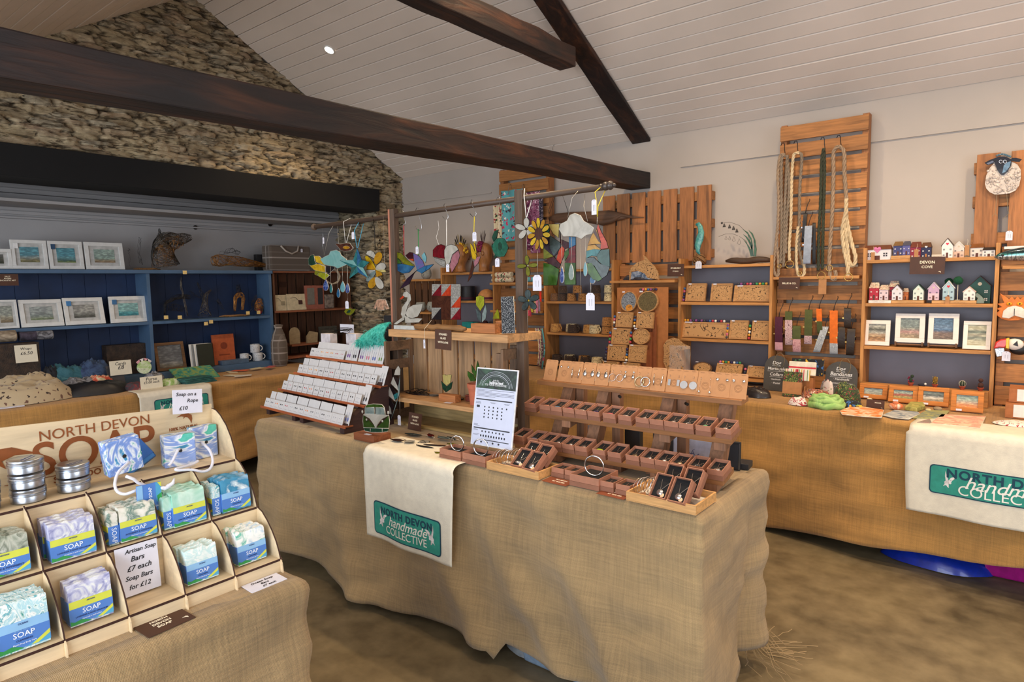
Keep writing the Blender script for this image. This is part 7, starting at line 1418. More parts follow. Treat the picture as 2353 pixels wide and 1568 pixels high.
# cacti in pots, on the lowest shelf
zc=.842; m=MB().box(-.765,YF-.10,zc-.09,-.16,YF-.005,zc-.02); m2=m
m=MB().box(-.765,YF-.06,TZ+.002,-.16,YF-.004,zc-.003); tag(m.build('step_shelf',PX,bev=.002),'low pine step in front of the cottage shelving, carrying felt cacti','shelf')
CG=M('2c3a28',.9,bump=.8); CR=M('7a1c3a',.9)
for lab,x,kind in(('felt cactus with crimson pads in a terracotta pot, leftmost',905,'pad'),('tall yellow-dotted felt cactus in a terracotta pot',1215,'dot'),('round striped felt cactus in a terracotta pot',1565,'ball'),('brown two-part felt cactus in a terracotta pot, rightmost',1800,'two')):
 Y=YF-.035; p=oy(*K5(x,350),Y); t=thing('felt_cactus',lab,'cactus',(p.x,Y,zc-.002),group='felt cacti in pots'); m=MB().lathe([(.009,0),(.012,.012),(.015,.014),(.015,.019),(.012,.019),(.011,.014)],14); m.build('pot',M('a84a30',.8),t,'auto')
 m=MB(); h0=.018
 if kind=='pad':m.ball((0,0,h0+.014),.011,10,(.8,.5,1.5)); m.ball((.006,0,h0+.036),.009,10,(1,.5,1)); m.build('cactus_body',CG,t,True); m=MB(); [m.ball((x_,-.004,h0+z_),.005,8)for x_,z_ in((-.012,.024),(.012,.012),(-.010,.008),(-.008,.030))]; m.build('crimson_pads',CR,t,True)
 elif kind=='dot':m.ball((0,0,h0+.022),.012,12,(1,1,1.9)); m.build('cactus_body',M('7a5a20',.9),t,True); m=MB(); [m.ball((.0115*math.cos(q*2.4),.0115*math.sin(q*2.4),h0+.002+q*.0022),.002,6)for q in range(18)]; m.build('yellow_dots',M('e8c840',.8),t,True)
 elif kind=='ball':m.ball((0,0,h0+.014),.016,14,(1,1,1.05)); m.build('cactus_body',CG,t,True); m=MB(); [m.tube([(.0165*math.cos(q*PI/4)*math.sin(a*PI/8),.0165*math.sin(q*PI/4)*math.sin(a*PI/8),h0+.014+.0172*math.cos(a*PI/8))for a in range(8)],.0006,4)for q in range(8)]; m.build('stripes',CREAM,t)
 else:m.ball((0,0,h0+.012),.013,12,(1,1,1.2)); m.ball((0,0,h0+.038),.011,12); m.build('cactus_body',M('4a2c24',.9,bump=.8),t,True)
m=MB(); random.seed(8); p=oy(*K5(1060,340),YF-.045); t=thing('felt_badger','small black and white felt badger lying between the cacti','ornament',(p.x,YF-.04,zc-.002)); m.ball((-.005,0,.009),.010,10,(2,.9,.9)); m.build('body',M('2c2c3a',.9,bump=.8),t,True); m=MB().ball((.012,-.003,.016),.007,8); m.build('head',WHITE,t,True)
# felt pads lying flat
for lab,P_,col,s in(('orange and white felt soap or purse lying flat, leftmost',[(0,700),(170,630),(560,690),(530,785),(280,770),(30,745)],['d85a1c','e88a4a','f0d8c0','c84a14'],1),('grey-blue felt purse with pale edge',[(540,755),(700,690),(1000,715),(1020,740),(880,805),(680,785)],['5a6878','8a94a0','c8c8c4','4a5460'],2),('green-grey felt pad beside the grey-blue purse',[(930,790),(1030,735),(1100,690),(1400,700),(1330,780),(1130,800)],['8a9480','a8a468','6a7a78','b8b898'],3),('large pink and cream felt mat at the counter edge',[(1160,860),(1290,745),(1860,775),(1790,925),(1400,880)],['e0c0a0','d89888','e8ccb0','d8a890'],4),('olive yellow felt hat or bowl',[(830,680),(900,620),(1060,625),(1090,670),(980,705)],['a8a050','c0b468','8a8c48','b4a860'],5),('red and grey patterned cloth corner under the pink mat',[(980,850),(1150,800),(1180,860)],['a87a70','8a8078','c8a090'],6)):
 q=[oz(*K5(x,y),TZ+.006)for x,y in P_]; c=sum((v for v in q),V())/len(q); t=thing('felt_pad',lab,'felt',(c.x,c.y,TZ+.004+.0015*s*.0),group='felt pieces lying on the counter'); m=MB().slab([(v.x-c.x,v.y-c.y)for v in q],0,.007 if s!=5 else .022); m.build('felt_body',marble(col,14,1.5,.95),t,True if 0 else 'auto',bev=.003)
 if s in(1,2,4):m=MB().tube([(v.x-c.x,v.y-c.y,.004)for v in q],.0022,5,True); m.build('pale_edge',M('d8ccb8',.9),t,True)
for lab,x,y,mt,s in(('small dark felted ram figure on the counter',430,600,M('3a3436',.95,bump=1),1),('cream and orange felted bird on the counter',715,640,marble(['e8d8b8','d86a30','e8dcc4','7a6058'],20,1,.95),2),('small pale felted ball on the counter',1130,660,M('d8c490',.95,bump=1),3),('brown felted scrap beside the pale ball',1250,655,M('9a8468',.95,bump=1),4)):
 p=oz(*K5(x,y),TZ+.02); t=thing('felt_animal',lab,'felt ornament',(p.x,max(p.y,3.66),TZ+.004)); k={1:1.0,2:1.15,3:.45,4:.7}[s]; m=MB().ball((0,0,.017*k),.022*k,14,(1.35,.9,.78)); m.build('body',mt,t,True)
 if s<3:m=MB().ball((-.018 if s==1 else .0,-.008,.036),.012,10,(1.3,1,.9)); m.build('head',M('d8c8a8' if s==1 else 'd87a50',.95),t,True)
# ---- animals on the right pallet
t=thing('glass_sheep','large pearly glass sheep with a black face hanging on the right pallet','glass ornament',oy(*K6(600,680),4.345)); lo=t.location.copy(); Lk=lambda x,y,d=0:oy(*K6(x,y),4.345)-lo+V((0,-d,0))
P_=[(495,255),(430,330),(385,430),(368,540),(385,600),(430,650),(500,682),(580,680),(700,665),(780,625),(825,560),(848,450),(845,350),(800,280),(720,240),(600,220)]
q=[Lk(*p)for p in P_]; m=MB().prism([(v.x,v.z)for v in q],-.004,.004); m.build('fleece_panel',M('c8bcb0',.4,coat=.5,name='pearl_glass'),t); m=MB(); random.seed(5)
for k in range(150):
 x=random.uniform(375,840); y=random.uniform(250,670)
 if((x-607)/235)**2+((y-460)/215)**2<.93:m.ball(Lk(x,y,.004),random.uniform(.005,.0085),8,(1,.6,1))
m.build('glass_pebbles',M('b8aca4',.12,var=.25,sc_=60,coat=1,name='pearl_glass'),t,True)
BG=M('171c2c',.15,coat=1,name='black_glass')
for nm,P_,mt in(('face',[(500,200),(560,175),(640,175),(725,215),(720,290),(670,380),(620,425),(580,420),(530,350),(505,280)],BG),('ear',[(500,200),(430,225),(362,262),(400,292),(470,275),(505,250)],BG),('ear',[(725,195),(790,195),(860,215),(830,250),(770,245),(722,235)],BG),('cheek_panel',[(620,300),(650,260),(715,240),(700,310),(640,385),(600,400)],glass('8ab0d0','3a5a8a',.2)),('ear_panel',[(390,270),(470,235),(490,250),(420,285)],glass('8a94b0','5a6484',.2))):
 q=[Lk(*p)for p in P_]; dd=.014 if 'panel' in nm else .012; m=MB().prism([(v.x,v.z)for v in q],-dd,-.004); m.build(nm,mt,t)
m=MB(); [m.tube([Lk(x+22*math.cos(a*PI/6),247+22*math.sin(a*PI/6),.015)for a in range(12)],.0018,5,True)for x in(580,636)]; m.build('wire_eyes',SILVER,t,True); m=MB(); [m.ball(Lk(530+k*22,165-18*math.sin(k*.5),.010),.006,8)for k in range(9)]; m.build('topknot',M('4a6a7c',.2,coat=1),t,True)
m=MB().tube([Lk(525,685),Lk(505,930),Lk(460,975)],.0014,4); m.tube([Lk(505,935),Lk(535,972)],.0014,4); m.tube([Lk(660,680),Lk(670,880),Lk(690,930),Lk(605,1010)],.0014,4); m.tube([Lk(690,935),Lk(705,950),Lk(692,1180)],.0010,4); m.build('string_legs',M('8a7a60',.9),t); price_tag(t,None,Lk(690,1230,.002),.030,.05)
t=thing('mackerel_ornament','shiny blue-green mackerel ornament on the ledge at the right edge','fish ornament',(oy(*K4(1540,500),4.23).x,4.23,1.545)); m=MB(); P_=[]; L_=.30
m.tube([(L_*i/14,0,.012*math.sin(i*PI/14))for i in range(15)],.03,14,rr=[.002]+[.036*math.sin(PI*(.08+.84*i/14))**.8 for i in range(1,15)]); m.v=[(x,y*.5,z)for x,y,z in m.v]
tt=NT('mackerel'); z=tt.n('SeparateXYZ',{0:tt.coord()}).outputs[2]; c=tt.ramp(tt.math('ADD',tt.math('MULTIPLY',z,12),.5),[(.25,'8a7a78'),(.52,'a0988e'),(.60,'2f8f86'),(.75,'17343c')]); n_=tt.noise(60,tt.coord((2,1,.6)),2); c=tt.mix(tt.ramp(n_,[(.5,0.0),(.56,.7)]),c,'14282c'); m.build('fish_body',tt.out(c,.18,.3,coat=1),t,True)
m=MB().ball((.035,-.012,.008),.006,10,(1,.5,1)); m.build('eye',BLACK,t,True); m=MB().prism([(.10,.035),(.15,.05),(.16,.035)],-.002,.002); m.build('fin',M('1c4a50',.3),t)
m=MB(); a=oy(2335,577,4.24); m.box(-.05,0,0,.10,.05,.014); tag(m.build('white_packet',WHITE,loc=(a.x,4.245,1.585)),'white flat packet above the mackerel at the right edge','packet')
CO=M('d87c3c',.85,bump=.6,name='felt'); t=thing('cat_mask','orange felt tiger cat mask hanging on the right pallet','mask',oy(*K4(1720,980),4.27)); lo=t.location.copy(); Lm=lambda x,y,d=0:oy(*K4(x,y),4.27)-lo+V((0,-d,0))
P_=[(1545,1020),(1600,990),(1560,965),(1625,950),(1570,915),(1650,905),(1600,800),(1680,850),(1700,870),(1730,835),(1760,875),(1790,835),(1820,870),(1850,835),(1880,870),(1910,900),(1920,1000),(1890,1060),(1800,1090),(1700,1095),(1620,1075)]
q=[Lm(*p)for p in P_]; m=MB().prism([(v.x,v.z)for v in q],-.006,.006); m.build('mask_face',CO,t,bev=.003); m=MB(); q=[Lm(*p)for p in[(1625,1060),(1640,990),(1690,950),(1760,935),(1830,950),(1880,985),(1900,1040),(1860,1070),(1760,1040),(1700,1070)]]; m.prism([(v.x,v.z)for v in q],-.016,-.005); m.build('muzzle',M('dcd4c8',.9),t,bev=.003)
m=MB(); a=Lm(1755,1040); m.box(a.x-.001,-.018,a.z,a.x+.0015,-.015,Lm(1755,965).z); m.build('mouth_line',INK,t)
for x in(1705,1815):m=MB().ball(Lm(x,915,.008),.011,12,(1.2,.5,.8)); m.build('eye',M('e8a020',.4),t,True); m=MB().ball(Lm(x,915,.013),.004,8,(1,.5,1)); m.build('pupil',BLACK,t,True)
t=thing('puffin_head','white puffin head mask with orange-red beak on the right pallet','mask',oy(*K4(1740,1340),4.26)); lo=t.location.copy(); Lp=lambda x,y,d=0:oy(*K4(x,y),4.26)-lo+V((0,-d,0)); s=Lp(1840,1340).x-Lp(1740,1340).x
m=MB().ball(Lp(1760,1345),s*1.0,18,(1,.6,.78)); m.build('head',WHITE,t,True); m=MB().ball(Lp(1810,1400,-.012),s*1.1,16,(1,.5,.7)); m.build('black_nape',BLACK,t,True)
m=MB(); q=[Lp(*p)for p in[(1535,1390),(1560,1320),(1610,1290),(1680,1280),(1690,1340),(1660,1380),(1600,1375)]]; m.prism([(v.x,v.z)for v in q],-.028,.01); m.build('red_beak',M('c8281c',.4,coat=.5),t,bev=.006); m=MB(); q=[Lp(*p)for p in[(1670,1280),(1705,1275),(1700,1390),(1665,1380)]]; m.prism([(v.x,v.z)for v in q],-.031,.01); m.build('yellow_band',M('e8c040',.4),t,bev=.003)
m=MB(); q=[Lp(*p)for p in[(1545,1385),(1650,1375),(1660,1460),(1570,1480)]]; m.prism([(v.x,v.z)for v in q],-.02,.008); m.build('silver_fish',M('9a9a9c',.3,.6,.4,200),t,bev=.003); m=MB(); q=[Lp(*p)for p in[(1745,1340),(1790,1300),(1800,1355)]]; m.prism([(v.x,v.z)for v in q],-.075,-.04); m.build('eye',BLACK,t); price_tag(t,None,Lp(1672,1465,.03),.036,.05)
# cartons and printed cloth at the right edge
for lab,x0,y0,x1,y1,Y in(('upper brown carton with a white label at the right edge',2160,405,2700,590,4.02),('lower brown carton with a white label at the right edge',2110,600,2800,830,3.96)):
 a0,a1,c0,c1=pbox(K5,x0,y0,x1,y1,Y); c0=TZ+.004 if 'lower' in lab else c0; t=thing('cardboard_box',lab,'box',(a0,Y,c0),group='brown cartons at the right edge'); h=c1-c0;
 if 'upper' in lab:zl=oy(*K5(2110,600),3.96).z+.001; t.location.z=zl; h=c1-zl
 m=MB().box(0,0,0,.15,.16,h-.001); b_=m.build('carton',CARD_ if 0 else M('a8683c',.8),t,bev=.001); m=MB().box(.032,-.0008,h*.1,.15,0,h*.98); m.build('white_label',WHITE,b_)
p=oz(*K5(2200,900),TZ); heap('printed_cloth','white cloth printed with red and black figures at the right counter edge','cloth',p.x+.03,p.y+.05,TZ+.004,.22,.14,.014,cells('e6e0d6',['a82030','3a2c30','c87a5a'],55,.30),9)
# ---- left part: heads, hats, vases, scarves
HEADM=wood('a06a38','z',dark=.75,isl=0,rough=.4)
def head(label,x,Yh,zb,face,crown):
 p=oy(x,600,Yh); t=thing('mannequin',label,'mannequin head',(p.x,Yh,zb),R(face),group='carved display heads'); m=MB()
 pr=[(0,.062,.055,0),(.015,.05,.05,0),(.05,.040,.044,.0),(.085,.046,.055,.008),(.115,.058,.074,.0),(.15,.066,.084,-.004),(.19,.070,.088,-.008),(.225,.060,.078,-.008),(.25,.035,.05,-.006),(.258,.008,.012,-.006)]
 n=20; vs=[]
 for z,rx_,ry_,oy_ in pr:
  for i in range(n):
   a=2*PI*i/n; x_=rx_*math.cos(a); y_=oy_+ry_*math.sin(a)
   if .10<z<.20 and math.sin(a)<-.97:y_-={.115:.004,.15:.014,.19:.0}.get(z,0)
   vs.append((x_,y_,z))
 m.add(vs,[(j*n+i,j*n+(i+1)%n,(j+1)*n+(i+1)%n,(j+1)*n+i)for j in range(len(pr)-1)for i in range(n)]+[tuple(range(n-1,-1,-1)),tuple((len(pr)-1)*n+i for i in range(n))])
 m.build('head',HEADM,t,True,sub=1); m=MB().tube([(0,-.088,.185),(0,-.098,.165),(0,-.108,.150),(0,-.098,.143)],.006,6,rr=[.004,.006,.009,.006]); m.build('nose',HEADM,t,True)
 for s in(-1,1):m=MB().ball((s*.026,-.077,.178),.010,8,(1.2,.4,.7)); m.build('eye',HEADM,t,True); m=MB().ball((s*.069,.004,.160),.018,8,(.35,.8,1.2)); m.build('ear',HEADM,t,True)
 m=MB().ball((0,-.082,.122),.015,8,(1.2,.35,.4)); m.build('mouth',M('7a4424',.5),t,True)
 cm,fm,seed,nf,Lf=crown; random.seed(seed); m=MB()
 for k in range(46):a=R(random.uniform(-10,190)); m.ball((.076*math.cos(a)*1.0,random.uniform(-.04,.0),.185+.078*math.sin(a)),random.uniform(.007,.013),7)
 m.build('flower_crown',cm,t,True)
 for k in range(nf):
  a=R(20+140*k/(nf-1))if seed==1 else R(50+60*k/(nf-1)); o_=V((.072*math.cos(a),0,.20+.06*math.sin(a))); d=V((math.cos(a),random.uniform(-.1,.1),math.sin(a)*1.1)); L=Lf*random.uniform(.8,1.1); sd=V((-d.z,0,d.x)).normalized()*.009
  m=MB(); m.add([o_,o_+d*L*.35+sd,o_+d*L*.8+sd*1.1,o_+d*L+d.cross(V((0,1,0)))*.004,o_+d*L*.8-sd,o_+d*L*.35-sd,o_+d*L*.5+V((0,-.002,0))],[(0,6,1),(1,6,2),(2,6,3),(3,6,4),(4,6,5),(5,6,0)]); m.build('feather',fm[k%len(fm)],t,thick=.0008)
head('carved brown head wearing a yellow flower crown with striped feathers',1058,4.33,1.551,160,(M('e0b030',.9),[M('2c241c',.8),M('8a7a50',.8),M('1c1814',.8)],1,11,.085))
head('carved brown head in profile wearing a purple crown with dark feathers',1112,4.33,1.551,-62,(M('7a1c48',.9),[M('2c1420',.8),M('4a2a30',.8)],2,6,.10))
t=thing('top_hat','black top hat on the shelf behind the patchwork glass','hat',(oy(1075,690,4.33).x,4.33,1.301)); m=MB().lathe([(.105,.002),(.105,.006),(.07,.008),(.068,.012),(.064,.10),(.066,.125),(.062,.128),(.001,.128)],28); m.build('felt_body',BLACK,t,'auto'); m=MB().lathe([(.0705,.010),(.070,.030),(.068,.030),(.069,.010)],28); m.build('band',M('3a1020',.7),t,'auto')
t=thing('straw_hat','pleated straw cloche hat with a plum band on the shelf','hat',(oy(1118,680,4.33).x,4.33,1.301)); m=MB().lathe([(.10,.002),(.09,.012)]+[(.078*math.cos(a*PI/20)+(.003 if a%2 else 0),.015+.085*math.sin(a*PI/20))for a in range(10)]+[(.001,.10)],28); m.build('straw_crown',M('c88a50',.8,bump=.5),t,True); m=MB().lathe([(.092,.010),(.084,.030),(.080,.030),(.088,.010)],28); m.build('plum_band',M('5a1a30',.8),t,True)
VAS=marble(['6a6c68','8a8c86','9a9c94','4a4c48'],20,1,.9)
for lab,x,Yv,zb,r,h,s in(('grey lidded stone pot high behind the hummingbird',980,4.30,1.501,.05,.10,1),('grey stone bowl left of the patchwork glass, left one',965,4.2,1.20,.055,.085,2),('grey round stone pot left of the patchwork glass, right one',985,4.2,1.20,.055,.09,3)):
 p=oy(x,640,Yv); t=thing('stone_pot',lab,'pot',(p.x+(.04 if s==3 else 0)+(.0 if s!=1 else-.0),Yv,zb),group='grey stone pots'); m=MB().lathe([(r*.6,.001),(r*.95,h*.25),(r,h*.55),(r*.8,h*.9),(r*.7,h),(r*.6,h),(r*.75,h*.6),(.001,h*.2)],20); m.build('pot_body',VAS,t,True)
m=MB().box(-4.70,4.12,1.18,-4.25,4.36,1.198); tag(m.build('shelf_board',PX,bev=.001),'pine shelf on the dark pallet carrying grey stone pots','shelf'); m=MB().box(-4.70,4.2,1.48,-4.25,4.36,1.4985); tag(m.build('shelf_board',PX,bev=.001),'upper pine shelf on the dark pallet beside the pier','shelf')
for lab,x,z,w,h,mt in(('turquoise fabric box on the shelf behind the yellow tulip',1075,1.051,.13,.055,M('1a8a88',.8)),('dark maroon fabric hat on the shelf behind the tulips',1108,1.051,.10,.07,M('3a1418',.9))):
 p=oy(x,740,4.30); m=MB(); m.box(-w/2,-.04,0,w/2,.04,h)if 'box' in lab else m.lathe([(w/2,.001),(w*.4,.01),(w*.33,h*.8),(w*.2,h),(.001,h)],20); tag(m.build('fabric_box' if 'box' in lab else 'fabric_hat',mt,None,'auto' if 'hat' in lab else False,loc=(p.x,4.33,z+.001),bev=.004),lab,'box' if 'box' in lab else 'hat')
SC=[cells('dccfae',['a82030','2a4a2a','6a3a20'],40,.35),cells('5aa8b0',['c8285a','e8e0d8','3a3040'],32,.33),cells('6a2048',['c87a9a','e8d8d8','2a1420'],60,.36),cells('a05a78',['e8d0d8','5a1c38'],60,.36),cells('3a3040',['8a7a8a','c8b8c0'],60,.36)]
for i,(lab,x0,x1,yt,yb,k)in enumerate((('cream scarf with red poppies, leftmost on the left rack',1040,1118,220,700,0),('turquoise scarf with pink cats, centre left on the left rack',1115,1325,80,560,1),('plum print scarf, centre right on the left rack',1320,1400,100,640,2),('rose print scarf, right on the left rack',1385,1480,90,670,3),('dark grey print scarf, far right on the left rack',1470,1505,130,500,4))):
 Y=4.27; a=oy(*CB(x0,yt),Y); b=oy(*CB(x1,yt),Y); c=oy(*CB(x0,yb),Y); w=b.x-a.x; h=a.z-c.z
 def f(u,v,s=i,w=w,h=h):return(w*(u-.5)*(1-.25*math.sin(PI*v)*(.3)),-.008-.018*abs(math.sin(PI*(1-v)*.5))*0-.012*noise.noise(V((u*5,v*1.5,s)))-.010*math.sin(u*PI*4+s),-h*v)
 m=MB().sheet(f,16,24); o=m.build('scarf',SC[k],None,True,loc=((a.x+b.x)/2,Y+.02,a.z),thick=.003); tag(o,lab,'scarf','printed scarves on the left rack')
for i,(x,y0)in enumerate(((1250,60),(1375,45))):
 p=oy(*CB(x-50,0),4.31); z=oy(*CB(x,20),4.31).z; m=MB().tube([(0,.018,-.02),(0,.02,.0),(0,.005,.012),(0,-.012,0),(.006,-.03,-.05),(.01,-.035,-.07),(.004,-.045,-.075)],.002,5); tag(m.build('hook',STEEL,None,True,loc=(p.x,4.315,z)),'wire hook over the top slat of the left rack, '+['left','right'][i]+' one','hook')
for lab,x0,x1,y,k in(('cream rolled floral cloth on the ledge beside the right post',1035,1225,905,0),('turquoise rolled floral cloth on the ledge right of the post',1315,1440,890,1),('poppy print folded cloth above the rolled cloths',1030,1215,770,0)):
 a=oy(*CB(x0,y),4.27); b=oy(*CB(x1,y),4.27); z=1.4565+.022 if k==0 and y>800 else(1.4565+.022 if y>800 else None); m=MB(); r=.021
 if z is None:z=1.4565+.066
 m.cyl((0,0,0),(b.x-a.x,0,0),r,n=14); tag(m.build('cloth_roll',SC[k]if k==0 else SC[1],None,'auto',loc=(a.x,4.28,z)),lab,'cloth')
FB=crop(1200,660,7.13)
for i,(x,y0,y1,c)in enumerate(((165,210,410,'b8b040'),(215,180,430,'c8a078'),(245,190,430,'c87a98'),(285,200,400,'8a7088'),(305,70,240,'e0301c'),(140,380,480,'a83048'),(110,380,470,'c84a5a'))):
 p=oy(*FB(x,y0),4.22); q=oy(*FB(x,y1),4.22); h=p.z-q.z; t=thing('key_fob','fabric key fob, %s of the bunch hanging right of the post'%OR[i],'key fob',(p.x,4.215,q.z),group='fabric key fobs'); m=MB().box(-.009,-.003,0,.009,.003,h); m.build('fabric_strap',M(c,.85,var=.2,sc_=90),t,bev=.002); m=MB().tube([(.008*math.cos(a*PI/6),0,h+.008+.008*math.sin(a*PI/6))for a in range(12)],.0013,5,True); m.build('split_ring',STEEL,t,True)
for i in range(6):
 x=215+i*22; t=thing('fabric_garland','long printed fabric strand, %s of the bundle beside the mug shelf'%OR[i],'fabric strand',oy(*FB(x,680),4.24),group='fabric strands beside the mugs'); lo=t.location.copy(); m=MB(); e=[(x,680),(x+25-i*2,760),(x+55-i*4,900),(x+62-i*4,1050),(x+50-i*6,1200),(x+30-i*6,1270+i*14)]
 m.tube([oy(*FB(*p),4.23-.004*i)-lo for p in e],.006,6); m.build('strand',SC[(i*2+1)%5]if i%2 else M(['c8b89a','b8c09a','7a7068'][i//2],.9,var=.3,sc_=90),t,True)
# white acrylic stands and blocks on the golden counter behind the jewellery
WHT=M('ece8e0',.4,var=.02)
for lab,x0,y0,x1,y1,bl in(('white board with small block stands, left behind the jewellery',1318,915,1420,930,[(1333,'w',1),(1369,'w',1),(1386,'b',1)]),('white board with small block stands, right behind the jewellery',1540,940,1670,960,[(1557,'b',2),(1595,'w',1),(1619,'b',1),(1660,'w',1)])):
 Y=3.62; a=oz(x0,y0,TZ+.03); a=oy(x0,y0,3.78); b=oy(x1,y1,3.72); zb=TZ+.012; t=thing('display_board',lab,'display board',((a.x+b.x)/2,3.90,TZ+.006),group='white boards of stands'); w=b.x-a.x+.04; m=MB().box(-w/2,-.07,0,w/2,.07,.008); m.build('board',WHT,t,bev=.001)
 for x,c,s in bl:
  p=oy(x,930,3.87); m=MB(); d=.027; m.box(p.x-t.location.x-d,-.055,.0085,p.x-t.location.x+d,-.005,.05 if c=='w' else .042); bk=m.build('block',WHT if c=='w' else M('2c1410',.4),t,bev=.002)
  m=MB().cyl((p.x-t.location.x,-.03,.042),(p.x-t.location.x,-.03,.10),.0018,n=6); m.build('pin',STEEL,bk)
  if s==2:m=MB().box(p.x-t.location.x-.012,-.032,.09,p.x-t.location.x+.012,-.029,.125); m.build('glass_square',GL['clear'],bk)
# ---- linen banners with the printed emblem
LIN=M('ddd5c3',.9,var=.03,bump=.25,bs=260,name='linen'); TEAL=M('2f8f7f',.85,var=.06); TEALD=M('143f52',.85,var=0); GULL=M('d8d4d4',.85,var=.1,sc_=60)
GU=[(-.30,.95),(-.18,.55),(-.02,.22),(.10,.18),(.30,.42),(.62,.52),(.98,.47),(.70,.36),(.45,.18),(.34,.02),(.38,-.10),(.26,-.16),(.12,-.14),(0,-.25),(.12,-.5),(-.05,-.42),(-.2,-.28),(-.52,-.42),(-.34,-.18),(-.40,-.02),(-.24,.1),(-.34,.5)]
def banner(label,ex0,ex1,top0,side_fn,w,drop_,mark,loc,rz,seed=0,top=.25):
 """a linen runner: lies back `top` metres on the table and hangs `drop_` in front"""
 t=thing('linen_banner',label,'banner',loc,rz,group='printed linen banners'); L=top+drop_
 def wv(x,z):return-.006*(1+math.sin(x*9+seed))*min(1,max(0,-z)*6)-.012*max(0,-z)*math.sin(x*23+seed*2)-.004
 def f(u,v):
  x=w*(u-.5); s=v*L
  if s<top-.03:return(x,top-s-.0,.0045+.001*math.sin(x*20+s*15))
  if s<top+.02:a=(s-top+.03)/.05*PI/2; return(x,.03-.035*math.sin(a)+wv(x,0)*math.sin(a)*0,.0045-.03*(1-math.cos(a)))
  z=-(s-top-.02)-.026; return(x*(1+.03*math.sin(seed+z*5)),-.005+wv(x,z)*1.0+.002,z)
 m=MB().sheet(f,40,60); m.build('linen',LIN,t,True,thick=.0012)
 cx,cz,mw,mh=mark; y=lambda x,z:wv(x,z)-.0062
 def flat(P_,mat,nm,par,d=0,sub=True):
  m=MB(); n=len(P_); c=(sum(p[0]for p in P_)/n,sum(p[1]for p in P_)/n); rings=6; vs=[]
  for r in range(rings+1):
   for p in P_:x=c[0]+(p[0]-c[0])*r/rings; z=c[1]+(p[1]-c[1])*r/rings; vs.append((x,y(x,z)-d,z))
  m.add(vs,[(r*n+i,r*n+(i+1)%n,(r+1)*n+(i+1)%n,(r+1)*n+i)for r in range(rings)for i in range(n)]); return m.build(nm,mat,par,True)
 def rr(w,h,r,k=8):
  P_=[]
  for sx,sz,a0 in((1,1,0),(-1,1,90),(-1,-1,180),(1,-1,270)):P_+=[(cx+sx*(w/2-r)+r*math.cos(R(a0+a*90/4)),cz+sz*(h/2-r)+r*math.sin(R(a0+a*90/4)))for a in range(5)]
  Q=[]
  for i in range(len(P_)):
   a,b=P_[i],P_[(i+1)%len(P_)]; n=max(1,int(math.hypot(b[0]-a[0],b[1]-a[1])/.02))
   for j in range(n):Q.append((a[0]+(b[0]-a[0])*j/n,a[1]+(b[1]-a[1])*j/n))
  return Q
 bord=flat(rr(mw+.010,mh+.010,.018),TEALD,'emblem_border',t); e=flat(rr(mw,mh,.015),TEAL,'emblem',t,.0007)
 def wtext(s,size,x,z,tw,mat,**k):
  o=text(s,size,mat,e,(0,0,0),w=tw,**k); me=o.data.copy(); o.data=me; kx=o.scale[0]; o.scale=(1,1,1); o.rotation_euler=(0,0,0)
  for v in me.vertices:X_=x+v.co.x*kx; Z_=z+v.co.y*kx; v.co=(X_,y(X_,Z_)-.0016-v.co.z,Z_)
 wtext('NORTH DEVON',.04,cx-.0,cz+mh*.27,mw*.78,TEALD,bold=.035,sp=1.15); wtext('handmade',.05,cx+.01,cz+mh*.02,mw*.58,WHT,shear=.35,bold=.004); wtext('COLLECTIVE',.04,cx,cz-mh*.29,mw*.62,WHT)
 for sx,fl in((-1,1),(1,1)):s=mh*.43; q=[(cx+sx*mw*.38+a*s*.75*(1 if sx<0 else-1)*.9,cz-mh*.05+b*s)for a,b in GU]; flat(q,GULL,'gull_print',e,.0012)
 return t
yh=1.762
a=oy(852,1180,yh); b=oy(1040,1200,yh)
banner('linen banner with teal lettered emblem hanging on the middle stall',0,0,0,None,.545,.385,(.0,-.295+.0,.415,.135),((oz(850,1027,TZ).x+oz(1062,1063,TZ).x)/2+.005,1.752,TZ+.002),R(-1.5),1,.20)
fx=oz(2098,975,TZ); yr=fx.y-.05
banner('linen banner with teal emblem hanging on the wall counter at the right edge',0,0,0,None,.82,.40,(-.03,-.235,.57,.125),(fx.x+.40,3.50,TZ+.002),R(-4),2,.22)
banner('linen banner with teal emblem on the left counter, partly behind the soap card',0,0,0,None,.50,.20,(.03,-.11,.36,.10),(-4.625,2.02,TZ+.002),PI/2,4,.16)
# ================================================================ the recess: blue shelves, wire sculptures, bags
L1=crop(0,500,3.485); A2=crop(580,460,3.92)
BLU=M('456180',.6,var=.06,sc_=6,name='blue_paint'); BLD=M('172c4e',.65,var=.12,sc_=5,name='blue_paint'); XF=-5.24
t=thing('blue_shelving_unit','blue painted wooden shelving unit with dark blue boarded back in the recess','shelf',(0,0,0))
m=MB().box(-5.46,.35,1.565,XF+.012,3.165,1.592); m.build('top_board',BLU,t,bev=.002)
for a,b in((.36,2.12),(2.145,3.13)):m=MB().box(-5.44,a,1.178,XF,b,1.199); m.build('shelf_board',BLU,t,bev=.001)
for y in(.35,2.12,3.13):m=MB().box(-5.44,y,.805,XF+.002,y+.025,1.5645); m.build('upright',BLU,t,bev=.001)
m=MB().box(-5.46,.33,.752,XF+.02,3.175,.804); m.build('plinth',BLU,t,bev=.002)
m=MB(); [m.box(-5.452,.36+i*.1415,.805,-5.4405,.36+i*.1415+.139,1.564)for i in range(20)]; m.build('back_boards',BLD,t)
BRC=wood('5e3c28','z',dark=.6,isl=.2); BRY=wood('8a5236','y',dark=.7,isl=.1)
t=thing('crate_shelving','stacked dark wooden crates used as shelves beside the blue unit','shelf',(0,0,0))
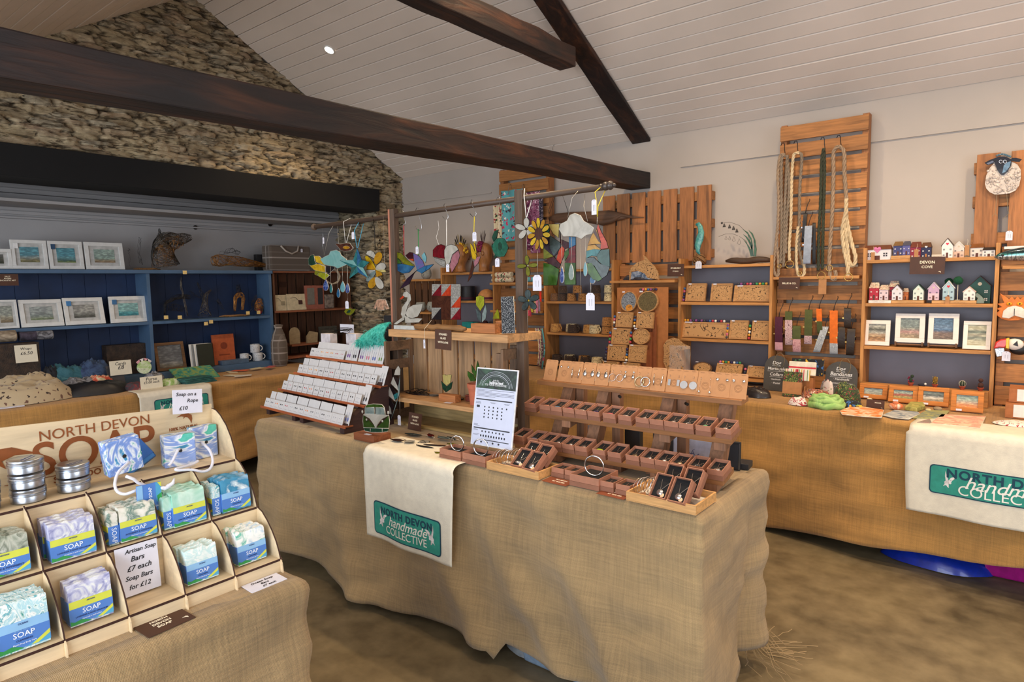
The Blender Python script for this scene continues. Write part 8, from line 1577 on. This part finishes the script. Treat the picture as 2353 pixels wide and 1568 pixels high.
m=MB(); [m.box(-5.50,3.19+i*.095,.754,-5.49,3.19+i*.095+.082,1.575)for i in range(9)]; m.build('back_slats',BRC,t,bev=.001)
for z,x in((1.59,-5.25),(1.233,-5.24)):m=MB().box(-5.488,3.18,z-.016,x,4.02,z); m.build('shelf_board',BRY,t,bev=.001)
for y in(3.18,4.0):m=MB().box(-5.488,y,.754,-5.26,y+.018,1.573); m.build('end_panel',BRC,t)
m=MB().box(-5.487,3.33,.905,-5.24,3.66,.921); m.build('half_shelf',BRY,t); m=MB().box(-5.487,3.2,.80,-5.2,3.99,.815); m.build('low_board',BRY,t)
WFR=M('d2d2d0',.5,var=.03,name='white_frame'); MNT=M('b4b4b2',.6,name='mount'); ts='white framed landscapes on the blue unit'
S1=['5a6a38','6a6a3c','8a8468','8fa0a0','5f98a8']; S2=['4c7a2c','7a8a3c','4a6a68','6fa0a8','5a98a8']; S3=['7a5a38','8a6848','9a8a70','8aa098','9ab0a8']
for lab,x0,y0,x1,y1,z,pic,tc,ln in(('dark landscape picture cut by the left edge on the blue unit top',-190,250,105,400,1.593,(['2c3420','3a4030','5a5a50','6a6a68'],.12,20,.15,20),None,6),('white frame with green hills and white tag, first whole frame on the top',105,180,395,405,1.593,(S1,.13,22,.16,21),'e0e0e0',8),('white frame with green field and dark blue tag on the top',405,190,680,405,1.593,(S2,.13,24,.16,22),'2a4a6a',8),('white frame with brown moorland, right of three on the top',695,200,1003,408,1.593,(S3,.13,22,.14,23),None,8),
 ('white frame with brown sketch at the left edge, middle shelf',-30,660,160,885,1.20,(['6a5a48','8a7a60','a09a88','9aa098'],.13,30,.2,24),None,10),('wide white frame with green meadow, middle shelf',175,655,520,868,1.20,(['4a6a2c','6a8048','8a9484','8f9a98','98a0a0'],.13,20,.1,25),None,14),('wide white frame with dark grey moor and blue tag, middle shelf',530,640,850,850,1.20,(['3a3c3c','4a4c48','5a5c58','8a8c88','a0a09c'],.13,25,.14,26),'3a78b0',14),('white frame with turquoise sea and rocks, rightmost on the middle shelf',890,632,1188,828,1.20,(['7a8468','5f8a88','3a8a98','58a0a8','8ab8b8'],.12,22,.2,27),'3a6a98',6)):
 frame(lab,L1,x0,y0,x1,y1,None,z,WFR,pic,ln,.11,X=XF-.03,mount=MNT,tagc=tc,group=ts)
t=card('stall_sign','brown four-line sign hanging under the blue unit top at the left edge','sign',.115,.075,ox(*L1(62,500),XF+.012),(0,0,PI/2),SIGNB,[('SALLY',.012,0,.022,.03),('ROGERS',.012,0,.009,.038),('ENCAUSTIC ART',.012,0,-.004,.085)],CREAM,bold=.02)
t.location.z-=.0
# wire sculptures
WIR=[M('6a6258',.35,.85,.2,name='wire'),M('a8763c',.35,.8,.2,name='copper_wire'),M('3c3a38',.4,.8,.2,name='wire')]
def wirework(name,label,parts,zb,X=XF-.10,seed=1,r=.0011,cat='wire sculpture',tags=(),base=None):
 """parts: (crop fn, spine points (x, y, radius px), strand count, material)"""
 random.seed(seed); c=ox(*parts[0][0](*parts[0][1][0][:2]),X); t=thing(name,label,cat,(X,c.y,zb),group='wire sculptures in the recess'); lo=t.location.copy()
 for cr,sp_,n,mi in parts:
  m=MB(); S=[(ox(*cr(x,y),X)-lo,(ox(*cr(x+q,y),X)-ox(*cr(x,y),X)).length)for x,y,q in sp_]; K=len(S)-1
  for k in range(n):
   a=random.uniform(0,2*PI); f=random.random(); L=random.uniform(.15,.6); P_=[]; tw=random.uniform(-5,5)
   for i in range(7):
    g=min(.999,max(0,f+L*(i/6-.5)))*K; j=int(g); h=g-j; p=S[j][0].lerp(S[j+1][0],h); q=S[j][1]*(1-h)+S[j+1][1]*h; d=(S[j+1][0]-S[j][0]).normalized(); u=d.cross(V((1,0,0))); u=u.normalized()if u.length>.1 else V((0,1,0)); w=V((1,0,0)); b=a+tw*(i/6-.5); p=p+u*q*math.cos(b)+w*q*.7*math.sin(b); p.z=max(p.z,.002); P_.append(p)
   m.tube(P_,r,4)
  m.build('wire_strands',WIR[mi],t,True)
 if base:a=ox(*L1(base[0],0),X).y-lo.y; b=ox(*L1(base[1],0),X).y-lo.y; m=MB().tube([(0,a+(b-a)*i/6,.008+.002*math.sin(i*2))for i in range(7)],.008,8,rr=[.003,.008,.01,.009,.01,.008,.003]); m.build('driftwood_base',DRIFT,t,True)
 for i,(x,y)in enumerate(tags):p=ox(*L1(x,y),X+.115)-lo; m=MB().box(p.x,p.y-.016,p.z-.014,p.x+.001,p.y+.016,p.z+.014); m.build('paper_tag',M('d8bc7c',.8),t,rot=None)
 return t
wirework('wire_horse_head','large wire horse head with pricked ears on top of the blue unit',[(L1,[(1330,395,110),(1310,330,95),(1300,250,80),(1290,190,55),(1340,160,50),(1420,180,50),(1480,165,42),(1530,160,20)],190,0),(L1,[(1320,390,100),(1310,300,80),(1350,220,60),(1450,185,45)],90,1),(L1,[(1285,180,22),(1280,130,16),(1275,90,5)],24,2),(L1,[(1250,390,20),(1230,300,25),(1250,200,25),(1290,150,20),(1360,140,12)],60,2)],1.593,tags=((1480,440),))
wirework('wire_reclining_figure','reclining copper wire figure lying at the right end of the blue unit top',[(L1,[(1700,350,35),(1750,345,48),(1830,345,35),(1900,350,40),(2000,365,28),(2130,385,12)],150,1),(L1,[(1760,290,12),(1850,260,20),(1920,290,14)],20,2)],1.593,seed=4)
wirework('wire_twig_figure','thin dark wire twig figure on driftwood beside the brown moorland frame',[(L1,[(1130,380,12),(1110,260,10),(1120,160,14)],14,2),(L1,[(1040,390,6),(1035,290,6),(1030,250,10)],8,2)],1.593,seed=5,r=.0008,base=(1040,1260))
wirework('wire_tree','bent dark wire tree on the right middle shelf, leftmost',[(L1,[(1320,780,8),(1320,690,10),(1400,640,20),(1470,630,18),(1520,640,16)],60,2),(L1,[(1340,720,25),(1420,720,30),(1470,740,20)],26,2),(L1,[(1500,790,8),(1475,660,8),(1450,560,8),(1450,480,6)],40,0)],1.20,seed=6,r=.0009,tags=((1330,800),(1440,800)))
wirework('wire_tree','spreading grey wire tree with raised branches on the right middle shelf',[(L1,[(1640,790,55),(1640,700,25),(1650,620,15),(1690,580,5)],70,0),(L1,[(1640,700,12),(1620,620,14),(1580,520,5)],30,2),(L1,[(1600,650,8),(1520,590,6)],14,2)],1.20,seed=7,r=.0009,tags=((1650,850),(1690,835)))
wirework('wire_figure','small dark wire sprig on driftwood, right middle shelf',[(L1,[(1790,740,6),(1760,690,12),(1740,655,14)],22,2)],1.20,seed=8,base=(1710,1960),r=.0009)
wirework('wire_figure','standing copper wire figure with wings on the right middle shelf',[(L1,[(1880,750,8),(1885,640,14),(1920,610,22),(1950,640,14),(1940,740,10)],80,1),(L1,[(1915,600,20),(1905,540,14)],30,2)],1.206,seed=9,tags=((1985,765),))
wirework('wire_bird','red and copper wire bird nest at the right end of the middle shelf',[(L1,[(2070,750,30),(2075,700,34),(2080,650,14)],60,1),(L1,[(2010,760,8),(2030,680,14),(2050,620,6)],20,2)],1.20,seed=10,tags=((2070,760),))
m=MB(); p=ox(*L1(2075,700),XF-.09); m.ball((0,0,0),.022,10,(.7,1,1.2),.2); tag(m.build('red_bead_cluster',M('8a2838',.5,var=.4,sc_=120),None,True,loc=(p.x+.0,p.y,1.235)),'dark red bead cluster inside the wire nest on the middle shelf','beads')
# bottom shelf and counter
def xbox(name,label,cat,cr,x0,y0,x1,y1,X,d,mat,z=None,group=None,rz=0,bev=.002,lean=0):
 a=ox(*cr(x0,y1),X); b=ox(*cr(x1,y1),X); c=ox(*cr((x0+x1)/2,y0),X); z=a.z if z is None else z; w=b.y-a.y; h=max(.004,c.z-z); t=thing(name,label,cat,(X,(a.y+b.y)/2,z),PI/2+rz,group); t.rotation_euler=(-R(lean),0,PI/2+rz); m=MB().box(-w/2,0,0,w/2,d,h); o=m.build('body',mat,t,bev=bev); return t,w,h,o
ZB=.8055
frame('brown framed dim picture at the left of the lower right compartment',L1,1262,1000,1500,1215,None,ZB,wood('6a4a2c','x'),(['5a5248','7a7468','8a8a88','6a6c70'],.1,14,.3,30),12,.1,X=XF-.02)
for i in range(4):
 t,w,h,o=xbox('greeting_card',['pale card at the back of the card row','grey card, third from the front of the row','white card, second from the front of the row','dark card with pale bird, front of the row'][i],'card',L1,1530+i*20,1010,1690+i*10,1165,XF-.03+i*.012,.002,[WHITE,M('8a8a88',.6),WHITE,M('22281e',.5)][i],ZB,'greeting cards in the blue unit',lean=8)
t,w,h,o=xbox('book','orange-brown book with a round emblem standing in the blue unit','book',L1,1718,935,1890,1135,XF-.06,.022,M('a8522c',.6),ZB,lean=5); m=MB().cyl((0,-.001,h*.62),(0,0,h*.62),w*.16,n=18); m.box(-w*.25,-.001,h*.3,w*.25,0,h*.34); m.build('cover_emblem',M('7a3218',.6),o)
xbox('flat_book','grey-blue book lying flat under the enamel mugs','book',L1,1780,1140,1995,1175,XF+.005,.09,M('4a6078',.5),.8045)
ENM=cells('d4d6d8',['4a5058','a88a8c'],75,.25)
for i,(x,z,s)in enumerate(((1955,0,1.0),(2062,0,1.15),(2045,1,1.1))):
 p=ox(*L1(x,1100),XF-.06); t=thing('enamel_mug','white enamel mug with flower print, '+['lower left','lower right','top'][i]+' of three','mug',(p.x,p.y,ZB+.0005+z*.0735+.0),R(60),'white enamel mugs'); m=MB(); r=.036*s; h=.072; m.lathe([(r*.94,.0),(r,.003),(r,h),(r*.96,h),(r*.94,.006),(.001,.005)],24); m.build('mug_body',ENM,t,'auto'); m=MB().tube([(r+.020*math.sin(a*PI/8),0,h*.5-.022*math.cos(a*PI/8))for a in range(9)],.0035,6); m.build('handle',WHITE,t,True); m=MB().tube([(r*math.cos(a*PI/12),r*math.sin(a*PI/12),h)for a in range(24)],.0012,5,True); m.build('dark_rim',M('5a5e66',.4),t)
WICK=M('2c2018',.7,bump=1,bs=150,var=.5,name='wicker')
xbox('wicker_basket','dark wicker basket box in the lower left compartment','basket',L1,860,1015,1210,1180,XF-.09,.09,WICK,ZB); xbox('wicker_basket','dark wicker magazine basket of bags at the left edge','basket',L1,-60,1010,330,1230,XF+.14,.11,WICK,TZ+.004)
def pcard(label,x0,y0,x1,y1,X,lines,group='handwritten price cards'):
 t,w,h,o=xbox('price_card',label,'card',L1,x0,y0,x1,y1,X,.0012,M('d8d0bc',.7,var=.02),None,group,lean=6,bev=0)
 for i,(s,k)in enumerate(lines):text(s,h*.2,INK,o,(0,-.0005,h*(.78-.26*i)),w=w*k,shear=.2)
 return t
pcard('cream handwritten price card on the dark basket at the left',128,1020,308,1168,XF+.155,[('Wraps',.5),('\u00a36.50',.55)])
pcard('cream price card standing behind the black cloth',885,1145,1060,1270,-5.0,[('Cards',.5),('\u00a38',.3)])
t=pcard('white price card standing at the counter edge',1130,1280,1308,1390,-4.78,[('Purse',.5),('\u00a35.00 each',.7)]); t.location.z=TZ+.004
LEAF=cells('b8a484',['3a2a24','6a4a3c','b8a484'],34,.26); CL=[marble(c,16,1.5,.9)for c in(['1f4a5a','3a6a78','2a5a68','5a8a90'],['16243c','2c3c5c','3c5070','1c2c44'],['5a5a60','8a8a90','3a3a40','a8a8a8'],['8a2c20','c8553a','d8c8a8','5a8048'],['78a050','a8c47c','d8dcc0','4a6a38'])]
for lab,x,y,X,w,d,h,mt,s in(('large beige bag printed with dark leaves at the left edge of the counter',180,1420,-4.92,.60,.30,.13,LEAF,1),('beige leaf printed bag lying behind the large one',200,1280,-5.10,.52,.20,.17,LEAF,2),('flat black knitted cloth in the middle of the left counter',760,1420,-4.93,.46,.28,.085,BLACK,3),('teal knitted cloth heap in the basket row',500,1190,-5.14,.30,.16,.20,CL[0],4),('dark navy knitted cloth heap in the basket row',740,1150,-5.14,.26,.16,.22,CL[1],5),('grey patterned scarf heap behind the black cloth',620,1290,-5.03,.24,.16,.11,CL[2],6),('red and green printed scarf heap behind the black cloth',790,1270,-5.02,.20,.14,.11,CL[3],7),
 ('black folded cloth at the left shelf',400,1200,-5.12,.12,.12,.20,M('22242c',.9),8),('green and white printed cloth at the counter edge',1360,1320,-4.85,.14,.10,.05,CL[4],9),('grey patterned cloth under the green card fan',1230,1260,-4.95,.16,.12,.10,CL[2],10),('dark red and grey socks heap beside the price card',1090,1330,-4.84,.16,.12,.055,marble(['5a1c20','3a3a40','7a2c2c','8a8a88'],18,1,.9),11)):
 p=ox(*L1(x,y),X); heap('fabric_pile',lab,'cloth',X,p.y,TZ+.004,w,d,h,mt,s,group='cloth goods on the left counter',rz=PI/2)
for i,(x,y,r,mt)in enumerate(((60,1005,.038,marble(['c8b8a0','7a6a58','d8c8b0'],12,1)),(230,975,.03,M('3a3440',.9,var=.4)),(360,985,.03,CL[2]))):
 p=ox(*L1(x,y),XF+.06); m=MB().cyl((0,-.05,0),(0,.05,0),r,n=14); z=ox(*L1(0,1012),XF+.13).z; tag(m.build('rolled_cloth',mt,None,'auto',loc=(XF+.05,p.y,z+r+.003),bev=.006),'rolled bundle on the dark basket, '+['cream one at the left','dark one in the middle','grey patterned one at the right'][i],'cloth','rolled bundles on the basket')
t=thing('card_fan','green leaf-printed pincushion with a fan of small pink cards','stationery',ox(*L1(1155,1200),-5.0)); m=MB().cyl((-.01,0,-.0),(.01,0,0),.048,n=24); m.build('green_disc',CL[4],t,bev=.003)
for k in range(4):m=MB().box(-.002,-.016,.03,-.001,.016,.065); m.build('pink_card',M('d8a0a8' if k%2 else 'e0d8d8',.7),t,rot=(R(-40+26*k),0,0))
t.location.z=max(t.location.z,TZ+.055)
xbox('dark_notebook','dark grey notebook leaning behind the red printed scarf','book',L1,880,1175,1010,1340,-4.98,.012,M('2c2c32',.6),None,lean=25)
t=thing('mosaic_cushion','green and teal painted board lying propped on the counter','board',(-5.02,ox(*L1(1570,1200),-5.02).y,TZ+.02)); t.rotation_euler=(0,R(28),0); m=MB().box(-.12,-.16,0,.10,.16,.012); m.build('painted_board',marble(['1f5a50','3a8a78','8a9a4a','2c6a68'],16,1.5,.7),t,bev=.004)
for i in range(4):p=ox(*L1(1590,1320),-4.80); m=MB().box(-.06,-.11,0,.06,.11,.009); tag(m.build('flat_booklet',picture(['2f6a68','4a8a70','a8a84a','5aa0a8'],.1,20,.3,40+i),None,loc=(-4.80-.004*i,p.y-.01*i,TZ+.004+i*.0105),rot=(0,0,.06*i),bev=.001),'teal and green booklet, %s of the stack by the linen banner'%['lowest','second from the bottom','third from the bottom','topmost'][i],'booklet','booklets stacked on the left counter')
for i,(x,y,c)in enumerate(((1780,1230,'d8c8a8'),(1850,1270,'d8ccb0'),(1920,1235,'d8603c'),(1950,1280,'c8c4bc'),(2060,1225,'c8c0a0'),(2180,1215,'b85a58'))):
 p=oz(*L1(x,y),TZ+.004); p.x=min(max(p.x,-5.15),-4.74); m=MB().prism([(-.07,0),(.05,-.03),(.08,.03),(-.04,.05)],0,.003); tag(m.build('paper_pouch',M(c,.8,var=.06,sc_=40),None,loc=(p.x,min(p.y,3.35),TZ+.006+.004*i),rot=(R(-90),0,.5*i)),['cream cloth pouch lying flat, leftmost','cream cloth pouch with writing, second','orange-red card among the cream pouches','white card at the front of the pouches','pale green flat packet toward the crates','red and pink flat packet toward the crates'][i],'pouch','flat pouches at the right of the left counter')
xbox('white_sheet','white paper lying at the left edge of the counter','paper',L1,-60,1525,200,1532,-4.74,.08,PAPER,TZ+.003,bev=0)
# crates
PLD=cells('6a625a',['8a8078','4a443e'],30,.3)
def plaid(col,line):
 t=NT('plaid'); s=t.n('SeparateXYZ',{0:t.coord()}); f=[t.ramp(t.math('FRACT',t.math('MULTIPLY',s.outputs[i],9)),[(0,1.0),(.1,0.0),(.45,.25),(.52,0.0),(.9,0.0)],'CONSTANT')for i in(0,2)]
 return t.out(t.mix(t.math('MAXIMUM',f[0],f[1]),col,line),.9,sheen=.2)
PLD=plaid('5e5248','9a9088')
a=ox(*A2(140,620),-5.30); b=ox(*A2(500,400),-5.30); t=thing('plaid_bag','brown-grey plaid wool bag with a cream strap on top of the crates','bag',(-5.33,(a.y+b.y)/2,1.592)); w=b.y-a.y; h=b.z-1.592; m=MB().box(-.07,-w/2,0,.07,w/2,h*.93); m.build('bag_body',PLD,t,bev=.02); m=MB().tube([(.08,-w*.25,h*.9),(.085,-w*.15,h*.72),(.085,0,h*.62),(.085,w*.14,h*.72),(.08,w*.18,h*.92)],.008,6); m.build('cream_strap',M('b8aca0',.85),t,True); price_tag(t,None,(.09,w*.24,h*.75),.02,.03,rz=PI/2)
t=xbox('black_box','small black box between wire figure and plaid bag','box',A2,40,490,140,545,-5.40,.05,BLACK,1.593)
t=thing('plaid_bag','tall plaid wool bottle bag standing at the left of the lower crate','bag',(-5.165,ox(*A2(240,1300),-5.165).y,TZ+.004)); m=MB().lathe([(.06,.001),(.07,.05),(.07,.2),(.05,.28),(.03,.33),(.04,.36),(.02,.365)],16); m.build('bag_body',PLD,t,True)
for i,(lab,x0,y0,x1,y1)in enumerate((('cream card print on the crate shelf, left',172,855,325,975),('cream card with a brown tassel on the crate shelf',315,845,488,970))):
 t,w,h,o=xbox('display_card',lab,'card',A2,x0,y0,x1,y1,-5.29+.012*i,.002,M('b8ac90',.7),1.234,'cards on the crate shelf',lean=5)
 m=MB().box(w*.1,-.004,h*.35,w*.3,-.0005,h*.6); m.tube([(-w*.3,-.002,h*.75),(-w*.05,-.003,h*.8),(w*.12,-.003,h*.55)],.0014,4); m.build('leather_fob',M('3a1c18',.6),o)if i else m.build('printed_twig',M('8a8068',.7),o)
for i,(x0,x1)in enumerate(((480,580),(580,650))):
 t,w,h,o=xbox('carved_frame','pinkish carved wooden stand with grey slate, '+['left','right'][i]+' of two on the crate shelf','ornament',A2,x0,770,x1,955,-5.28,.02,M('8a5244',.6),1.234,'carved stands on the crate shelf'); m=MB().box(-w*.32,-.002,h*.2,w*.32,0,h*.9); m.build('slate_panel',M('6a6862' if i==0 else '2c2c30',.5),o)
t,w,h,o=xbox('leather_strap_bundle','grey cloth bundle on the crate shelf behind the raindrops','cloth',A2,655,850,740,950,-5.28,.05,M('6a6058',.9,var=.4),1.234,bev=.012)
t=thing('wooden_arch','pale arched wooden board on the half shelf of the crates','board',(-5.28,ox(*A2(385,1280),-5.28).y,.922),PI/2); m=MB().prism([(-.055,0),(.055,0),(.055,.10)]+[(.055*math.cos(a*PI/8),.10+.055*math.sin(a*PI/8))for a in range(9)],0,.01); m.build('arch_board',M('9a8666',.7),t,bev=.002)
m=MB().prism([(-.06,0),(.05,0),(.06,.09),(-.02,.11),(-.06,.06)],0,.02); tag(m.build('paper_bag',M('9a8666',.8),None,loc=(-5.26,ox(*A2(545,1280),-5.26).y,.922),rot=(0,0,PI/2)),'crumpled pale paper bag beside the arched board','paper bag')
frame('dim framed picture with an orange shape at the right of the lower crate',A2,615,1030,775,1260,None,.93,M('3a3a34',.6),(['3a3830','4a463c','9a5a28','5a564c'],.12,8,.3,41),4,.12,X=-5.27)
t=[o for o in bpy.data.objects if o.get('label','').startswith('dim framed')][0]; t.location.z=.818
t=card('stall_sign','small dark sign fixed to the crate slats under the plaid bag','sign',.075,.05,ox(*A2(285,760),-5.47),(0,0,PI/2),SIGNB,[],CREAM); t.location.x=-5.478
t=thing('twig_ring','pale driftwood ring hanging on the recess corner behind the raindrops','ornament',ox(*A2(720,690),-5.20)); m=MB(); random.seed(2); [m.tube([(.004*k,(.075+.004*k)*math.cos(a*PI/10),(.065+.003*k)*math.sin(a*PI/10)+.004*math.sin(a*2+k))for a in range(20)],.005,6,True)for k in range(3)]; m.build('twigs',M('9a8e7c',.8),t,True); m=MB().tube([(0,0,.068),(-.02,0,.16),(-.33,0,.20)],.001,4); m.build('cord',CREAM,t)
# plastic boxes under the tables
for lab,px,py,w,d,h,c,al in(('clear grey plastic storage crate under the middle table',1290,1555,.46,.36,.17,'8fa6c0',.75),('crumpled clear plastic bag under the middle table',1180,1500,.22,.2,.09,'a8b0b8',.6),('large blue plastic bag of goods under the wall counter',2140,1310,.50,.24,.085,'1430a0',1),('magenta plastic box under the wall counter at the right edge',2350,1335,.35,.3,.09,'a01478',1)):
 p=oz(px,py,.02); mt=M(c,.3,var=.1,alpha=al,coat=.3,name='plastic')
 if 'bag' in lab:heap('plastic_bag',lab,'bag',p.x,p.y+(.16 if 'clear' not in lab else .12),.003,w,d,h,mt,3)
 else:
  t=thing('storage_box',lab,'storage box',(p.x+.02,p.y+d*.5,.003)); m=MB(); x,y=w/2,d/2; m.hexa([(-x*.9,-y*.9,0),(x*.9,-y*.9,0),(x*.9,y*.9,0),(-x*.9,y*.9,0),(-x,-y,h),(x,-y,h),(x,y,h),(-x,y,h)]); b_=m.build('box_body',mt,t,bev=.008); m=MB().box(-x-.01,-y-.01,h+.001,x+.01,y+.01,h+.014); m.build('lid',mt,t,bev=.004)
  if 'clear' in lab:m=MB().cyl((-.02,-y-.0,h*.55),(-.02,-y-.004,h*.55),.045,n=24); l_=m.build('round_label',WHITE,b_); text('THE',.022,INK,l_,(-.02,-y-.006,h*.5))
m=MB(); p=oy(790,523,YJ)if 0 else ox(100,0,BX+.05)
for i,(x,y)in enumerate(((448,523),(620,516))):p=ox(x,y,BX); m=MB().cyl((0,0,0),(.012,0,0),.018,n=12); m.cyl((.012,0,0),(.035,0,0),.009,n=10); tag(m.build('wall_bracket',DARKM,None,loc=p),'small dark metal bracket on the recess wall, '+['above the wire sculptures','above the plaid bag'][i],'bracket','brackets on the recess wall')
m=MB(); p=oy(1220,352,YW-.02); q=ox(1270,345,XB); m.tube([(0,0,.0),(.0,.0,.02),(.008,0,.03),(.012,0,.018)],.0015,5); tag(m.build('wire_hook',STEEL,None,True,loc=(q.x+.002,q.y,q.z)),'tiny wire hook on the tie beam','hook')
